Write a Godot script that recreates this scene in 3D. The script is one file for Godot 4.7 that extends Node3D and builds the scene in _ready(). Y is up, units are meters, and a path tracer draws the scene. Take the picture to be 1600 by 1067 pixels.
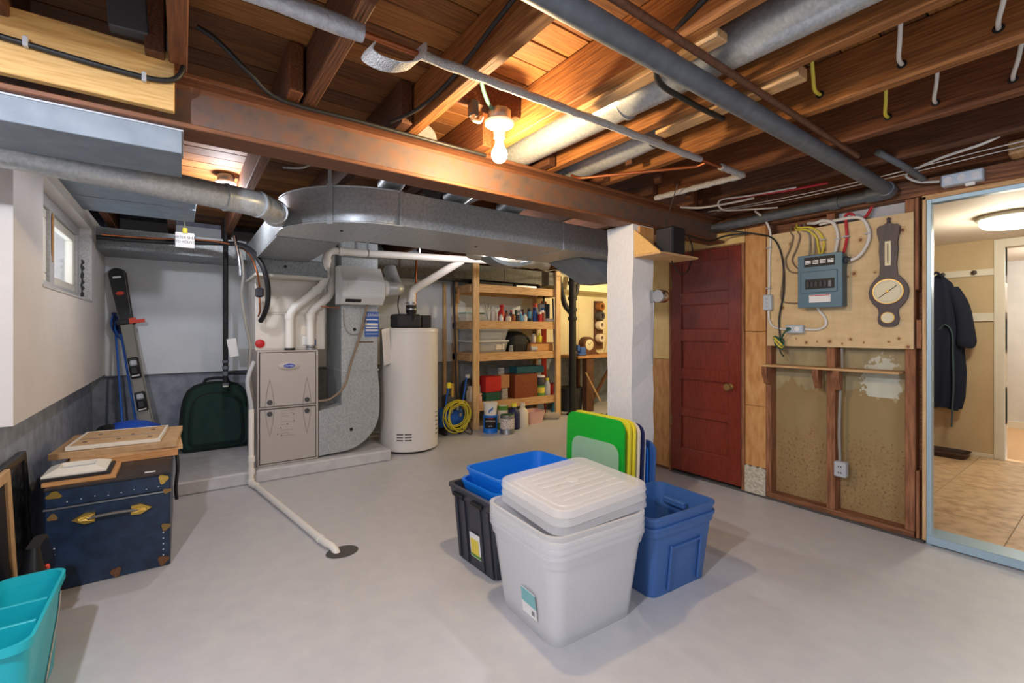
extends Node3D

var M := {}
var taken := {}
var rng := RandomNumberGenerator.new()
var font: SystemFont

# ---------------------------------------------------------------- materials
func rgb8(r: float, g: float, b: float, a := 1.0) -> Color:
	return Color(r / 255.0, g / 255.0, b / 255.0, a)

func plain(c: Color, rough := 0.6, metal := 0.0) -> StandardMaterial3D:
	var m := StandardMaterial3D.new()
	m.albedo_color = c
	m.roughness = rough
	m.metallic = metal
	return m

func noise_tex(cols: Array, freq: float, seed_: int, cellular := false, size := 384) -> NoiseTexture2D:
	var n := FastNoiseLite.new()
	n.seed = seed_
	n.frequency = freq
	if cellular:
		n.noise_type = FastNoiseLite.TYPE_CELLULAR
		n.cellular_return_type = FastNoiseLite.RETURN_CELL_VALUE
		n.fractal_type = FastNoiseLite.FRACTAL_NONE
	else:
		n.noise_type = FastNoiseLite.TYPE_SIMPLEX_SMOOTH
		n.fractal_type = FastNoiseLite.FRACTAL_FBM
		n.fractal_octaves = 5
	var t := NoiseTexture2D.new()
	t.width = size
	t.height = size
	t.seamless = true
	t.noise = n
	if cols.size():
		var g := Gradient.new()
		var offs := PackedFloat32Array()
		var cc := PackedColorArray()
		for i in cols.size():
			offs.append(0.12 + 0.76 * i / maxf(1.0, cols.size() - 1))
			cc.append(cols[i])
		g.offsets = offs
		g.colors = cc
		t.color_ramp = g
	return t

# a surface with a grain: scale is repeats per metre along x, y and z
func grain(cols: Array, scale: Vector3, freq := 0.012, rough := 0.7, metal := 0.0, seed_ := 1, cellular := false, bump := 0.0) -> StandardMaterial3D:
	var m := plain(Color.WHITE, rough, metal)
	m.albedo_texture = noise_tex(cols, freq, seed_, cellular)
	m.uv1_triplanar = true
	m.uv1_world_triplanar = true
	m.uv1_scale = scale
	if bump > 0.0:
		m.heightmap_enabled = true
		m.heightmap_texture = noise_tex([], freq, seed_, cellular)
		m.heightmap_scale = bump
	return m

func make_materials() -> void:
	var P := Vector3.ONE
	M.floor = grain([rgb8(194, 194, 197), rgb8(197, 197, 199), rgb8(199, 199, 200), rgb8(202, 202, 202)], P * 0.9, 0.02, 0.4, 0.0, 3, false, 0.1)
	M.pad = grain([rgb8(192, 192, 194), rgb8(206, 206, 207)], P * 0.9, 0.02, 0.5, 0.0, 5, false, 0.25)
	M.white_wall = grain([rgb8(214, 214, 214), rgb8(224, 224, 223)], P * 0.7, 0.01, 0.6, 0.0, 7)
	M.tan_wall = grain([rgb8(216, 210, 204), rgb8(222, 216, 210)], P * 0.7, 0.01, 0.55, 0.0, 8)
	M.back_wall = grain([rgb8(212, 219, 226), rgb8(219, 225, 231)], P * 0.5, 0.012, 0.5, 0.0, 9)  # white boards, with the faint blue of daylight put into the colour
	M.cream_wall = grain([rgb8(226, 216, 178), rgb8(234, 226, 192)], P * 0.5, 0.012, 0.6, 0.0, 10)
	M.foundation = grain([rgb8(128, 136, 148), rgb8(142, 150, 164), rgb8(152, 160, 174)], P * 0.8, 0.025, 0.75, 0.0, 11, false, 0.3)
	M.blue_board = grain([rgb8(118, 130, 140), rgb8(134, 146, 156)], P, 0.02, 0.6, 0.0, 12)
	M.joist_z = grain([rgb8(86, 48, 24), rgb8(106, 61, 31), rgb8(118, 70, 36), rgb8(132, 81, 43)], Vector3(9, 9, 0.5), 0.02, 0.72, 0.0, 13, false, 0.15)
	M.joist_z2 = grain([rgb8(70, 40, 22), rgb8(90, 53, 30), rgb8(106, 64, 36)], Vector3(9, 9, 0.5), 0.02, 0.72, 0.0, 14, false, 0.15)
	M.joist_z3 = grain([rgb8(122, 74, 34), rgb8(148, 93, 43), rgb8(168, 110, 54)], Vector3(9, 9, 0.5), 0.02, 0.72, 0.0, 15, false, 0.15)  # lit copy of the joist wood, bulb glow put into the colour
	M.board_x = grain([rgb8(112, 69, 33), rgb8(138, 88, 42), rgb8(154, 101, 50)], Vector3(0.5, 9, 9), 0.02, 0.7, 0.0, 16, false, 0.1)
	M.board_x2 = grain([rgb8(94, 57, 29), rgb8(116, 73, 37), rgb8(132, 86, 44)], Vector3(0.5, 9, 9), 0.02, 0.7, 0.0, 17, false, 0.1)
	M.board_x3 = grain([rgb8(128, 81, 39), rgb8(154, 101, 48), rgb8(172, 117, 58)], Vector3(0.5, 9, 9), 0.02, 0.7, 0.0, 18, false, 0.1)
	M.leak_stop_slab = plain(rgb8(70, 46, 30), 0.9)
	M.plank_x = grain([rgb8(206, 160, 92), rgb8(220, 178, 110), rgb8(228, 190, 124)], Vector3(0.8, 10, 10), 0.02, 0.65, 0.0, 19)
	M.stud_y = grain([rgb8(112, 70, 46), rgb8(146, 96, 64), rgb8(168, 116, 80)], Vector3(6, 0.5, 6), 0.02, 0.75, 0.0, 20)
	M.plate_z = grain([rgb8(92, 58, 38), rgb8(132, 86, 56), rgb8(158, 108, 74)], Vector3(6, 6, 0.5), 0.02, 0.75, 0.0, 21)
	M.pine_y = grain([rgb8(196, 154, 104), rgb8(216, 178, 128), rgb8(226, 192, 144)], Vector3(7, 0.6, 7), 0.02, 0.6, 0.0, 22)
	M.pine_x = grain([rgb8(184, 138, 90), rgb8(208, 166, 116), rgb8(220, 182, 132)], Vector3(0.6, 7, 7), 0.02, 0.6, 0.0, 23)
	M.pine_z = grain([rgb8(184, 138, 90), rgb8(208, 166, 116), rgb8(220, 182, 132)], Vector3(7, 7, 0.6), 0.02, 0.6, 0.0, 24)
	M.orange_ply = grain([rgb8(186, 128, 70), rgb8(206, 150, 90), rgb8(216, 166, 106)], Vector3(3, 0.8, 3), 0.015, 0.6, 0.0, 25)
	M.yellow_ply = grain([rgb8(226, 190, 120), rgb8(236, 204, 138)], Vector3(2, 0.8, 2), 0.015, 0.6, 0.0, 26)
	M.stained = grain([rgb8(112, 92, 60), rgb8(146, 124, 84), rgb8(160, 140, 98), rgb8(150, 120, 76)], P * 0.9, 0.022, 0.75, 0.0, 27)
	M.plaster = grain([rgb8(196, 186, 160), rgb8(214, 208, 188), rgb8(226, 222, 208)], P * 4, 0.02, 0.8, 0.0, 28, false, 1.2)
	M.door_red = grain([rgb8(112, 40, 25), rgb8(124, 46, 29), rgb8(134, 53, 34)], Vector3(6, 0.8, 6), 0.02, 0.3, 0.0, 29)
	M.steel_rust = grain([rgb8(104, 66, 44), rgb8(120, 76, 49), rgb8(132, 85, 54)], Vector3(0.7, 8, 8), 0.03, 0.6, 0.1, 30)
	M.steel_web = grain([rgb8(98, 86, 84), rgb8(110, 93, 87), rgb8(120, 94, 82), rgb8(126, 92, 74)], Vector3(1.0, 1.0, 1.0), 0.03, 0.6, 0.15, 39)
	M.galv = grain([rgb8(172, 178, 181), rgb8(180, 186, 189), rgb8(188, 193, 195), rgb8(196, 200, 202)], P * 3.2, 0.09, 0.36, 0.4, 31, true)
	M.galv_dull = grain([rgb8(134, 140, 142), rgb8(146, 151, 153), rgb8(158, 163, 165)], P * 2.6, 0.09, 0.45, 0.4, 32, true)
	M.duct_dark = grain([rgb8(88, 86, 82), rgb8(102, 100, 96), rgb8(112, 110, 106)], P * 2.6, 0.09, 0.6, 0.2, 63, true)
	M.grey_pipe = grain([rgb8(96, 104, 112), rgb8(118, 126, 134)], P * 2, 0.02, 0.5, 0.2, 33)
	M.cast_iron = grain([rgb8(26, 26, 28), rgb8(44, 44, 46)], P * 3, 0.03, 0.55, 0.3, 34, false, 0.6)
	M.brown_pipe = grain([rgb8(88, 60, 44), rgb8(128, 84, 58)], P * 4, 0.03, 0.6, 0.3, 35)
	M.copper = plain(rgb8(176, 104, 66), 0.4, 0.8)
	M.foil = grain([rgb8(178, 177, 176), rgb8(206, 205, 204), rgb8(226, 225, 223)], P * 14, 0.03, 0.6, 0.1, 36, false, 0.8)
	M.foil_grey = grain([rgb8(176, 180, 188), rgb8(196, 200, 207)], P * 5, 0.02, 0.35, 0.3, 37, false, 0.3)
	M.post_white = grain([rgb8(222, 224, 228), rgb8(227, 229, 232), rgb8(232, 233, 236)], Vector3(5, 1.5, 5), 0.03, 0.7, 0.0, 38)
	M.ply_panel = plain(Color.WHITE, 0.6)
	M.hall_tan = grain([rgb8(206, 182, 142), rgb8(214, 191, 152)], P * 0.6, 0.01, 0.6, 0.0, 40)
	M.hall_ceiling = plain(rgb8(232, 222, 208), 0.7)
	M.hall_tile = grain([rgb8(176, 142, 104), rgb8(204, 172, 134), rgb8(222, 194, 158)], P * 1.6, 0.014, 0.3, 0.0, 41)
	M.hall_tile2 = grain([rgb8(182, 150, 112), rgb8(208, 178, 140), rgb8(216, 188, 152)], P * 1.3, 0.016, 0.3, 0.0, 42)
	M.grout = plain(rgb8(168, 142, 112), 0.8)
	M.white_trim = plain(rgb8(236, 230, 214), 0.45)
	M.far_floor = grain([rgb8(222, 176, 124), rgb8(236, 196, 148)], Vector3(6, 6, 0.5), 0.02, 0.35, 0.0, 43)
	M.metal_blue_lit = plain(rgb8(168, 196, 212), 0.35, 0.35)  # blue light falling on the metal is part of this colour
	M.white_plastic = plain(rgb8(236, 236, 232), 0.4)
	M.off_white = plain(rgb8(222, 218, 206), 0.5)
	M.pvc = plain(rgb8(238, 234, 226), 0.35)
	M.black = plain(rgb8(24, 24, 26), 0.55)
	M.black_gloss = plain(rgb8(20, 20, 22), 0.25)
	M.charcoal = plain(rgb8(50, 52, 58), 0.5)
	M.dark_grey = plain(rgb8(70, 72, 76), 0.6)
	M.mid_grey = plain(rgb8(132, 134, 138), 0.6)
	M.light_grey = plain(rgb8(186, 190, 196), 0.5)
	M.chrome = plain(rgb8(206, 208, 212), 0.18, 1.0)
	M.steel = plain(rgb8(160, 164, 170), 0.35, 0.9)
	M.brass = plain(rgb8(204, 168, 84), 0.35, 0.85)
	M.old_brass = plain(rgb8(146, 116, 70), 0.55, 0.6)
	M.furnace = plain(rgb8(188, 180, 174), 0.45, 0.15)
	M.coil_case = grain([rgb8(214, 208, 198), rgb8(226, 221, 212)], P, 0.01, 0.45, 0.1, 44)
	M.heater = plain(rgb8(232, 228, 224), 0.35)
	M.humid = plain(rgb8(218, 219, 216), 0.42)
	M.cable_white = plain(rgb8(226, 222, 214), 0.5)
	M.cable_grey = plain(rgb8(150, 146, 138), 0.55)
	M.cable_tan = plain(rgb8(142, 122, 100), 0.6)
	M.cable_yellow = plain(rgb8(226, 210, 76), 0.5)
	M.cable_red = plain(rgb8(196, 44, 56), 0.5)
	M.cable_black = plain(rgb8(34, 34, 34), 0.5)
	M.cable_green = plain(rgb8(84, 130, 116), 0.5)
	M.breaker = plain(rgb8(84, 118, 138), 0.42, 0.1)
	M.breaker_dark = plain(rgb8(64, 92, 110), 0.45, 0.1)
	M.device_grey = plain(rgb8(196, 208, 220), 0.4, 0.2)
	M.walnut = grain([rgb8(62, 50, 56), rgb8(80, 66, 70)], Vector3(5, 0.8, 5), 0.02, 0.45, 0.0, 45)
	M.dial = plain(rgb8(228, 220, 186), 0.4)
	M.ivory = plain(rgb8(236, 226, 186), 0.5)
	M.trunk_blue = grain([rgb8(20, 36, 58), rgb8(26, 45, 70), rgb8(34, 55, 82)], P * 1.5, 0.02, 0.38, 0.0, 46)
	M.trunk_top = grain([rgb8(36, 30, 30), rgb8(56, 46, 42)], P * 2, 0.02, 0.5, 0.0, 47)
	M.rust = grain([rgb8(94, 62, 42), rgb8(138, 96, 64)], P * 12, 0.03, 0.8, 0.2, 48)
	M.strap = grain([rgb8(60, 58, 56), rgb8(120, 116, 110), rgb8(176, 170, 160)], P * 10, 0.05, 0.6, 0.0, 49)
	M.fibreboard = grain([rgb8(188, 150, 106), rgb8(204, 168, 124)], P * 2, 0.02, 0.75, 0.0, 50)
	M.frame_wood = grain([rgb8(196, 140, 84), rgb8(216, 160, 100)], Vector3(1, 8, 8), 0.02, 0.5, 0.0, 51)
	M.suitcase = grain([rgb8(20, 48, 42), rgb8(28, 60, 52)], P * 8, 0.05, 0.85, 0.0, 52)
	M.suitcase_dark = plain(rgb8(12, 22, 22), 0.7)
	M.ski_grey = plain(rgb8(124, 120, 108), 0.4)
	M.ski_black = plain(rgb8(40, 40, 42), 0.4)
	M.red = plain(rgb8(196, 34, 34), 0.45)
	M.orange_red = plain(rgb8(218, 70, 44), 0.5)
	M.blue = plain(rgb8(30, 96, 190), 0.5)
	M.bag_blue = plain(rgb8(28, 84, 196), 0.55)
	M.navy = plain(rgb8(30, 38, 84), 0.5)
	M.bin_blue = plain(rgb8(20, 120, 226), 0.35)
	M.tote_blue = plain(rgb8(62, 104, 166), 0.4)
	M.tote_black = plain(rgb8(54, 56, 66), 0.42)
	M.green = plain(rgb8(22, 172, 44), 0.35)
	M.yellow = plain(rgb8(240, 226, 60), 0.4)
	M.cream = plain(rgb8(234, 224, 206), 0.45)
	M.turquoise = plain(rgb8(28, 186, 200), 0.35)
	var clear := plain(rgb8(252, 252, 252, 0.45), 0.3)
	clear.transparency = BaseMaterial3D.TRANSPARENCY_ALPHA
	clear.backlight_enabled = true
	clear.backlight = Color(0.75, 0.76, 0.78)
	M.frost = clear
	var film := plain(rgb8(236, 240, 242, 0.22), 0.3)
	film.transparency = BaseMaterial3D.TRANSPARENCY_ALPHA
	M.film = film
	var pane := plain(rgb8(235, 242, 246, 0.08), 0.05)
	pane.transparency = BaseMaterial3D.TRANSPARENCY_ALPHA
	M.pane = pane
	M.robe = grain([rgb8(22, 28, 46), rgb8(34, 42, 64)], P * 10, 0.05, 0.95, 0.0, 53)
	M.robe_belt = grain([rgb8(46, 66, 78), rgb8(78, 102, 112)], Vector3(20, 20, 20), 0.06, 0.9, 0.0, 54)
	M.tray = plain(rgb8(66, 46, 38), 0.5)
	M.label_blue = plain(rgb8(56, 98, 178), 0.5)
	M.label_white = plain(rgb8(240, 240, 238), 0.55)
	M.label_yellow = plain(rgb8(238, 214, 78), 0.5)
	M.label_teal = plain(rgb8(128, 190, 194), 0.5)
	M.label_green = plain(rgb8(92, 150, 60), 0.5)
	M.mold = grain([rgb8(150, 148, 144), rgb8(186, 184, 181), rgb8(204, 202, 200)], P * 5, 0.03, 0.8, 0.0, 55)
	M.sash_paint = grain([rgb8(172, 170, 168), rgb8(206, 205, 203)], P * 4, 0.03, 0.6, 0.0, 56)
	M.card = grain([rgb8(170, 120, 78), rgb8(186, 138, 94)], P * 3, 0.02, 0.85, 0.0, 57)
	M.mahogany = grain([rgb8(120, 58, 32), rgb8(146, 76, 44)], Vector3(2, 8, 8), 0.02, 0.45, 0.0, 58)
	M.bench_wood = grain([rgb8(166, 118, 70), rgb8(196, 146, 92)], Vector3(0.8, 8, 8), 0.02, 0.6, 0.0, 59)
	M.old_post = grain([rgb8(80, 52, 36), rgb8(116, 78, 54)], Vector3(6, 0.8, 6), 0.02, 0.8, 0.0, 60)
	M.teal = plain(rgb8(38, 110, 126), 0.5)
	M.dark_green = plain(rgb8(28, 86, 70), 0.45)
	M.amber = plain(rgb8(150, 92, 46), 0.3)
	M.purple = plain(rgb8(120, 60, 120), 0.4)
	M.sky_blue = plain(rgb8(88, 160, 206), 0.4)
	M.maroon = plain(rgb8(120, 30, 44), 0.4)
	M.pink = plain(rgb8(226, 182, 172), 0.5)
	M.hose_yellow = plain(rgb8(214, 200, 60), 0.45)
	M.roll_cloth = grain([rgb8(150, 138, 120), rgb8(206, 198, 182)], P * 14, 0.05, 0.9, 0.0, 61)
	M.grit = grain([rgb8(66, 64, 62), rgb8(112, 109, 106), rgb8(156, 153, 149)], P * 10, 0.05, 0.95, 0.0, 62, false, 1.5)
	var glow := plain(rgb8(255, 244, 224), 0.4)
	glow.emission_enabled = true
	glow.emission = rgb8(255, 226, 180)
	glow.emission_energy_multiplier = 9.0
	M.bulb_glow = glow
	var glow2 := plain(rgb8(255, 252, 240), 0.4)
	glow2.emission_enabled = true
	glow2.emission = rgb8(246, 255, 226)
	glow2.emission_energy_multiplier = 1.5
	M.lamp_glow = glow2

# ---------------------------------------------------------------- geometry
func mk() -> SurfaceTool:
	var st := SurfaceTool.new()
	st.begin(Mesh.PRIMITIVE_TRIANGLES)
	st.set_smooth_group(-1)
	return st

# corners run counter-clockwise seen from outside
func quad(st: SurfaceTool, a: Vector3, b: Vector3, c: Vector3, d: Vector3) -> void:
	for v in [a, c, b, a, d, c]:
		st.add_vertex(v)

func tri(st: SurfaceTool, a: Vector3, b: Vector3, c: Vector3) -> void:
	st.add_vertex(a)
	st.add_vertex(c)
	st.add_vertex(b)

func uvquad(st: SurfaceTool, a: Vector3, b: Vector3, c: Vector3, d: Vector3) -> void:
	var vs := [a, c, b, a, d, c]
	var us := [Vector2(0, 1), Vector2(1, 0), Vector2(1, 1), Vector2(0, 1), Vector2(0, 0), Vector2(1, 0)]
	for i in 6:
		st.set_uv(us[i])
		st.add_vertex(vs[i])

# a convex face, turned away from the point inside
func face(st: SurfaceTool, pts: Array, inside: Vector3) -> void:
	var n: Vector3 = (pts[1] - pts[0]).cross(pts[2] - pts[0])
	if n.dot(pts[0] - inside) < 0.0:
		pts = pts.duplicate()
		pts.reverse()
	for i in range(1, pts.size() - 1):
		tri(st, pts[0], pts[i], pts[i + 1])

func box(st: SurfaceTool, x0: float, x1: float, y0: float, y1: float, z0: float, z1: float, b := 0.0) -> void:
	cbox(st, Vector3((x0 + x1) / 2, (y0 + y1) / 2, (z0 + z1) / 2), Vector3(absf(x1 - x0), absf(y1 - y0), absf(z1 - z0)), b)

func cbox(st: SurfaceTool, c: Vector3, s: Vector3, b := 0.0, basis := Basis()) -> void:
	var h := s / 2
	st.set_smooth_group(-1)
	if b <= 0.0:
		for ax in 3:
			for sg in [-1.0, 1.0]:
				var pts := []
				for k in [[-1, -1], [1, -1], [1, 1], [-1, 1]]:
					var v := Vector3()
					v[ax] = sg * h[ax]
					v[(ax + 1) % 3] = k[0] * h[(ax + 1) % 3]
					v[(ax + 2) % 3] = k[1] * h[(ax + 2) % 3]
					pts.append(c + basis * v)
				face(st, pts, c)
		return
	b = minf(b, minf(h.x, minf(h.y, h.z)) * 0.9)
	for ax in 3:
		var u := (ax + 1) % 3
		var w := (ax + 2) % 3
		for sg in [-1.0, 1.0]:
			var pts := []
			for k in [[-1, -1], [1, -1], [1, 1], [-1, 1]]:
				var v := Vector3()
				v[ax] = sg * h[ax]
				v[u] = k[0] * (h[u] - b)
				v[w] = k[1] * (h[w] - b)
				pts.append(c + basis * v)
			face(st, pts, c)
		for s1 in [-1.0, 1.0]:
			for s2 in [-1.0, 1.0]:
				var pts := []
				for k in [[-1, 0], [1, 0], [1, 1], [-1, 1]]:
					var v := Vector3()
					v[ax] = k[0] * (h[ax] - b)
					v[u] = s1 * (h[u] - (0.0 if k[1] == 0 else b))
					v[w] = s2 * (h[w] - (b if k[1] == 0 else 0.0))
					pts.append(c + basis * v)
				face(st, pts, c)
	for sx in [-1.0, 1.0]:
		for sy in [-1.0, 1.0]:
			for sz in [-1.0, 1.0]:
				var pts := []
				for ax in 3:
					var v := Vector3(sx * (h.x - b), sy * (h.y - b), sz * (h.z - b))
					v[ax] = [sx, sy, sz][ax] * h[ax]
					pts.append(c + basis * v)
				face(st, pts, c)

func smooth_line(pts: Array, sub := 5) -> Array:
	var out := []
	var n := pts.size()
	for i in n - 1:
		var p0: Vector3 = pts[maxi(i - 1, 0)]
		var p1: Vector3 = pts[i]
		var p2: Vector3 = pts[i + 1]
		var p3: Vector3 = pts[mini(i + 2, n - 1)]
		for k in sub:
			var t := float(k) / sub
			out.append(0.5 * ((2.0 * p1) + (p2 - p0) * t + (2.0 * p0 - 5.0 * p1 + 4.0 * p2 - p3) * t * t + (3.0 * p1 - p0 - 3.0 * p2 + p3) * t * t * t))
	out.append(pts[n - 1])
	return out

# corners replaced by short arcs of radius r
func bent(pts: Array, r: float, sub := 6) -> Array:
	var out := [pts[0]]
	for i in range(1, pts.size() - 1):
		var p: Vector3 = pts[i]
		var a: Vector3 = p + (pts[i - 1] - p).normalized() * minf(r, (pts[i - 1] - p).length() * 0.49)
		var b: Vector3 = p + (pts[i + 1] - p).normalized() * minf(r, (pts[i + 1] - p).length() * 0.49)
		for k in sub + 1:
			var t := float(k) / sub
			out.append(a.lerp(p, t).lerp(p.lerp(b, t), t))
	out.append(pts[-1])
	return out

func tube(st: SurfaceTool, pts: Array, r, sides := 10, caps := true, squash := 1.0) -> void:
	var n := pts.size()
	var rings := []
	var t0: Vector3 = (pts[1] - pts[0]).normalized()
	var up := Vector3.UP if absf(t0.y) < 0.9 else Vector3.RIGHT
	var nx := t0.cross(up).normalized()
	for i in n:
		var t: Vector3 = (pts[mini(i + 1, n - 1)] - pts[maxi(i - 1, 0)]).normalized()
		nx = (nx - t * nx.dot(t)).normalized()
		var ny := t.cross(nx)
		var rr: float = r[i] if r is Array else r
		var ring := []
		for k in sides:
			var a := TAU * k / sides
			ring.append(pts[i] + nx * cos(a) * rr + ny * sin(a) * rr * squash)
		rings.append(ring)
	st.set_smooth_group(1)
	for i in n - 1:
		for k in sides:
			var k2 := (k + 1) % sides
			quad(st, rings[i][k], rings[i][k2], rings[i + 1][k2], rings[i + 1][k])
	st.set_smooth_group(-1)
	if caps:
		for k in range(1, sides - 1):
			tri(st, rings[0][0], rings[0][k + 1], rings[0][k])
			tri(st, rings[n - 1][0], rings[n - 1][k], rings[n - 1][k + 1])

# prof: Vector2(radius, height) from the bottom up the outside; axis is local y
func lathe(st: SurfaceTool, prof: Array, sides := 20, xf := Transform3D()) -> void:
	var group := 2
	for i in prof.size() - 1:
		var p: Vector2 = prof[i]
		var q: Vector2 = prof[i + 1]
		if i > 0:
			var d0: Vector2 = (p - prof[i - 1]).normalized()
			if d0.dot((q - p).normalized()) < 0.75:
				group += 1
		st.set_smooth_group(group)
		for k in sides:
			var a0 := TAU * k / sides
			var a1 := TAU * (k + 1) / sides
			var u0 := Vector3(cos(a0), 0, -sin(a0))
			var u1 := Vector3(cos(a1), 0, -sin(a1))
			var a := xf * (u0 * p.x + Vector3.UP * p.y)
			var b := xf * (u1 * p.x + Vector3.UP * p.y)
			var c := xf * (u1 * q.x + Vector3.UP * q.y)
			var d := xf * (u0 * q.x + Vector3.UP * q.y)
			if p.x < 1e-5:
				tri(st, a, c, d)
			elif q.x < 1e-5:
				tri(st, a, b, c)
			else:
				quad(st, a, b, c, d)
	st.set_smooth_group(-1)

# a polygon in local x, y pushed from z = 0 to z = depth
func prism(st: SurfaceTool, poly: Array, depth: float, xf := Transform3D(), soft := false) -> void:
	var p := PackedVector2Array(poly)
	if Geometry2D.is_polygon_clockwise(p):
		p.reverse()
	var idx := Geometry2D.triangulate_polygon(p)
	st.set_smooth_group(-1)
	for i in range(0, idx.size(), 3):
		var t := [p[idx[i]], p[idx[i + 1]], p[idx[i + 2]]]
		if (t[1] - t[0]).cross(t[2] - t[0]) < 0:
			t.reverse()
		tri(st, xf * Vector3(t[0].x, t[0].y, depth), xf * Vector3(t[1].x, t[1].y, depth), xf * Vector3(t[2].x, t[2].y, depth))
		tri(st, xf * Vector3(t[0].x, t[0].y, 0), xf * Vector3(t[2].x, t[2].y, 0), xf * Vector3(t[1].x, t[1].y, 0))
	if soft:
		st.set_smooth_group(3)
	for i in p.size():
		var a := p[i]
		var b := p[(i + 1) % p.size()]
		quad(st, xf * Vector3(a.x, a.y, 0), xf * Vector3(b.x, b.y, 0), xf * Vector3(b.x, b.y, depth), xf * Vector3(a.x, a.y, depth))
	st.set_smooth_group(-1)

func arc2(c: Vector2, r: float, a0: float, a1: float, n: int) -> Array:
	var out := []
	for i in n + 1:
		var a := deg_to_rad(lerpf(a0, a1, float(i) / n))
		out.append(c + Vector2(cos(a), sin(a)) * r)
	return out

func rring(w: float, d: float, r: float, y: float, cx := 0.0, cz := 0.0, n := 5) -> Array:
	var out := []
	r = minf(r, minf(w, d) * 0.499)
	for q in 4:
		var sx: float = [1, -1, -1, 1][q]
		var sz: float = [-1, -1, 1, 1][q]
		for i in n + 1:
			var a := deg_to_rad(q * 90.0 + 90.0 * i / n)
			out.append(Vector3(cx + sx * (w / 2 - r) + cos(a) * r, y, cz + sz * (d / 2 - r) - sin(a) * r))
	return out

# rings as [width, depth, radius, y] or [width, depth, radius, y, cx, cz], from the bottom outside upwards and on to the inside
func loft(st: SurfaceTool, rings: Array, xf := Transform3D(), cap0 := true, cap1 := true) -> void:
	var pr := []
	for g in rings:
		pr.append(rring(g[0], g[1], g[2], g[3], g[4] if g.size() > 4 else 0.0, g[5] if g.size() > 5 else 0.0))
	var n: int = pr[0].size()
	for i in pr.size() - 1:
		st.set_smooth_group(2 + i)
		for k in n:
			var k2 := (k + 1) % n
			quad(st, xf * pr[i][k], xf * pr[i][k2], xf * pr[i + 1][k2], xf * pr[i + 1][k])
	st.set_smooth_group(-1)
	for k in range(1, n - 1):
		if cap0:
			tri(st, xf * pr[0][0], xf * pr[0][k + 1], xf * pr[0][k])
		if cap1:
			tri(st, xf * pr[-1][0], xf * pr[-1][k], xf * pr[-1][k + 1])

func turn(deg: float, axis := Vector3.UP, at := Vector3.ZERO) -> Transform3D:
	return Transform3D(Basis(axis, deg_to_rad(deg)), at)

# local y laid along the vector from a to b
func along(a: Vector3, b: Vector3) -> Transform3D:
	var y := (b - a).normalized()
	var x := (Vector3.UP if absf(y.y) < 0.95 else Vector3.RIGHT).cross(y).normalized()
	return Transform3D(Basis(x, y, x.cross(y)), a)

# ---------------------------------------------------------------- objects
func numbered(called: String) -> String:
	if not taken.has(called):
		taken[called] = 0
		return called
	taken[called] += 1
	return "%s_%03d" % [called, taken[called]]

func tag(o: Node3D, label: String, category: String, group := "", kind := "") -> Node3D:
	o.set_meta("label", label)
	o.set_meta("category", category)
	if group:
		o.set_meta("group", group)
	if kind:
		o.set_meta("kind", kind)
	return o

func thing(called: String, label: String, category: String, at := Vector3.ZERO, deg := 0.0, group := "", kind := "") -> Node3D:
	var o := Node3D.new()
	o.name = numbered(called)
	add_child(o)
	o.position = at
	o.rotation_degrees.y = deg
	tag(o, label, category, group, kind)
	return o

# a part whose shape is in its parent's own axes
func part(called: String, st, m: Material, parent: Node3D) -> MeshInstance3D:
	var o := MeshInstance3D.new()
	o.name = called
	if st is SurfaceTool:
		st.generate_normals()
		o.mesh = st.commit()
	else:
		o.mesh = st
	o.material_override = m
	parent.add_child(o, true)
	return o

# a part whose shape is given in the axes of the room
func wpart(called: String, st: SurfaceTool, m: Material, parent: Node3D) -> MeshInstance3D:
	var o := part(called, st, m, parent)
	o.transform = parent.global_transform.affine_inverse()
	return o

# a thing of one mesh, given in the axes of the room
func solo(called: String, st: SurfaceTool, m: Material, label: String, category: String, group := "", kind := "") -> MeshInstance3D:
	var o := MeshInstance3D.new()
	o.name = numbered(called)
	st.generate_normals()
	o.mesh = st.commit()
	o.material_override = m
	add_child(o)
	tag(o, label, category, group, kind)
	return o

func copy(src: Node3D, at: Vector3, deg: float, label := "") -> Node3D:
	var base: String = src.name
	var c: Node3D = src.duplicate()
	c.name = numbered(base)
	add_child(c)
	c.position = at
	c.rotation_degrees.y = deg
	if label:
		c.set_meta("label", label)
	return c

func letters(text: String, height: float, at: Vector3, basis: Basis, m: Material, parent: Node3D, called := "lettering") -> void:
	var t := TextMesh.new()
	t.font = font
	t.text = text
	t.font_size = 32
	t.pixel_size = height / 24.0
	t.depth = 0.0012
	var o := part(called, t, m, parent)
	o.transform = parent.global_transform.affine_inverse() * Transform3D(basis, at)

func cable(called: String, pts: Array, r: float, m: Material, label: String, sub := 6, category := "cable", group := "") -> MeshInstance3D:
	var st := mk()
	tube(st, smooth_line(pts, sub), r, 7)
	return solo(called, st, m, label, category, group)

func lamp(called: String, at: Vector3, energy: float, c: Color, size := 0.03) -> void:
	var l := OmniLight3D.new()
	l.name = called
	l.light_color = c
	l.light_energy = energy
	l.light_size = size
	l.omni_range = 12.0
	l.omni_attenuation = 2.0
	l.shadow_enabled = true
	add_child(l)
	l.position = at

const WALL_R := Basis(Vector3(0, 0, 1), Vector3(0, 1, 0), Vector3(-1, 0, 0))

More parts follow.
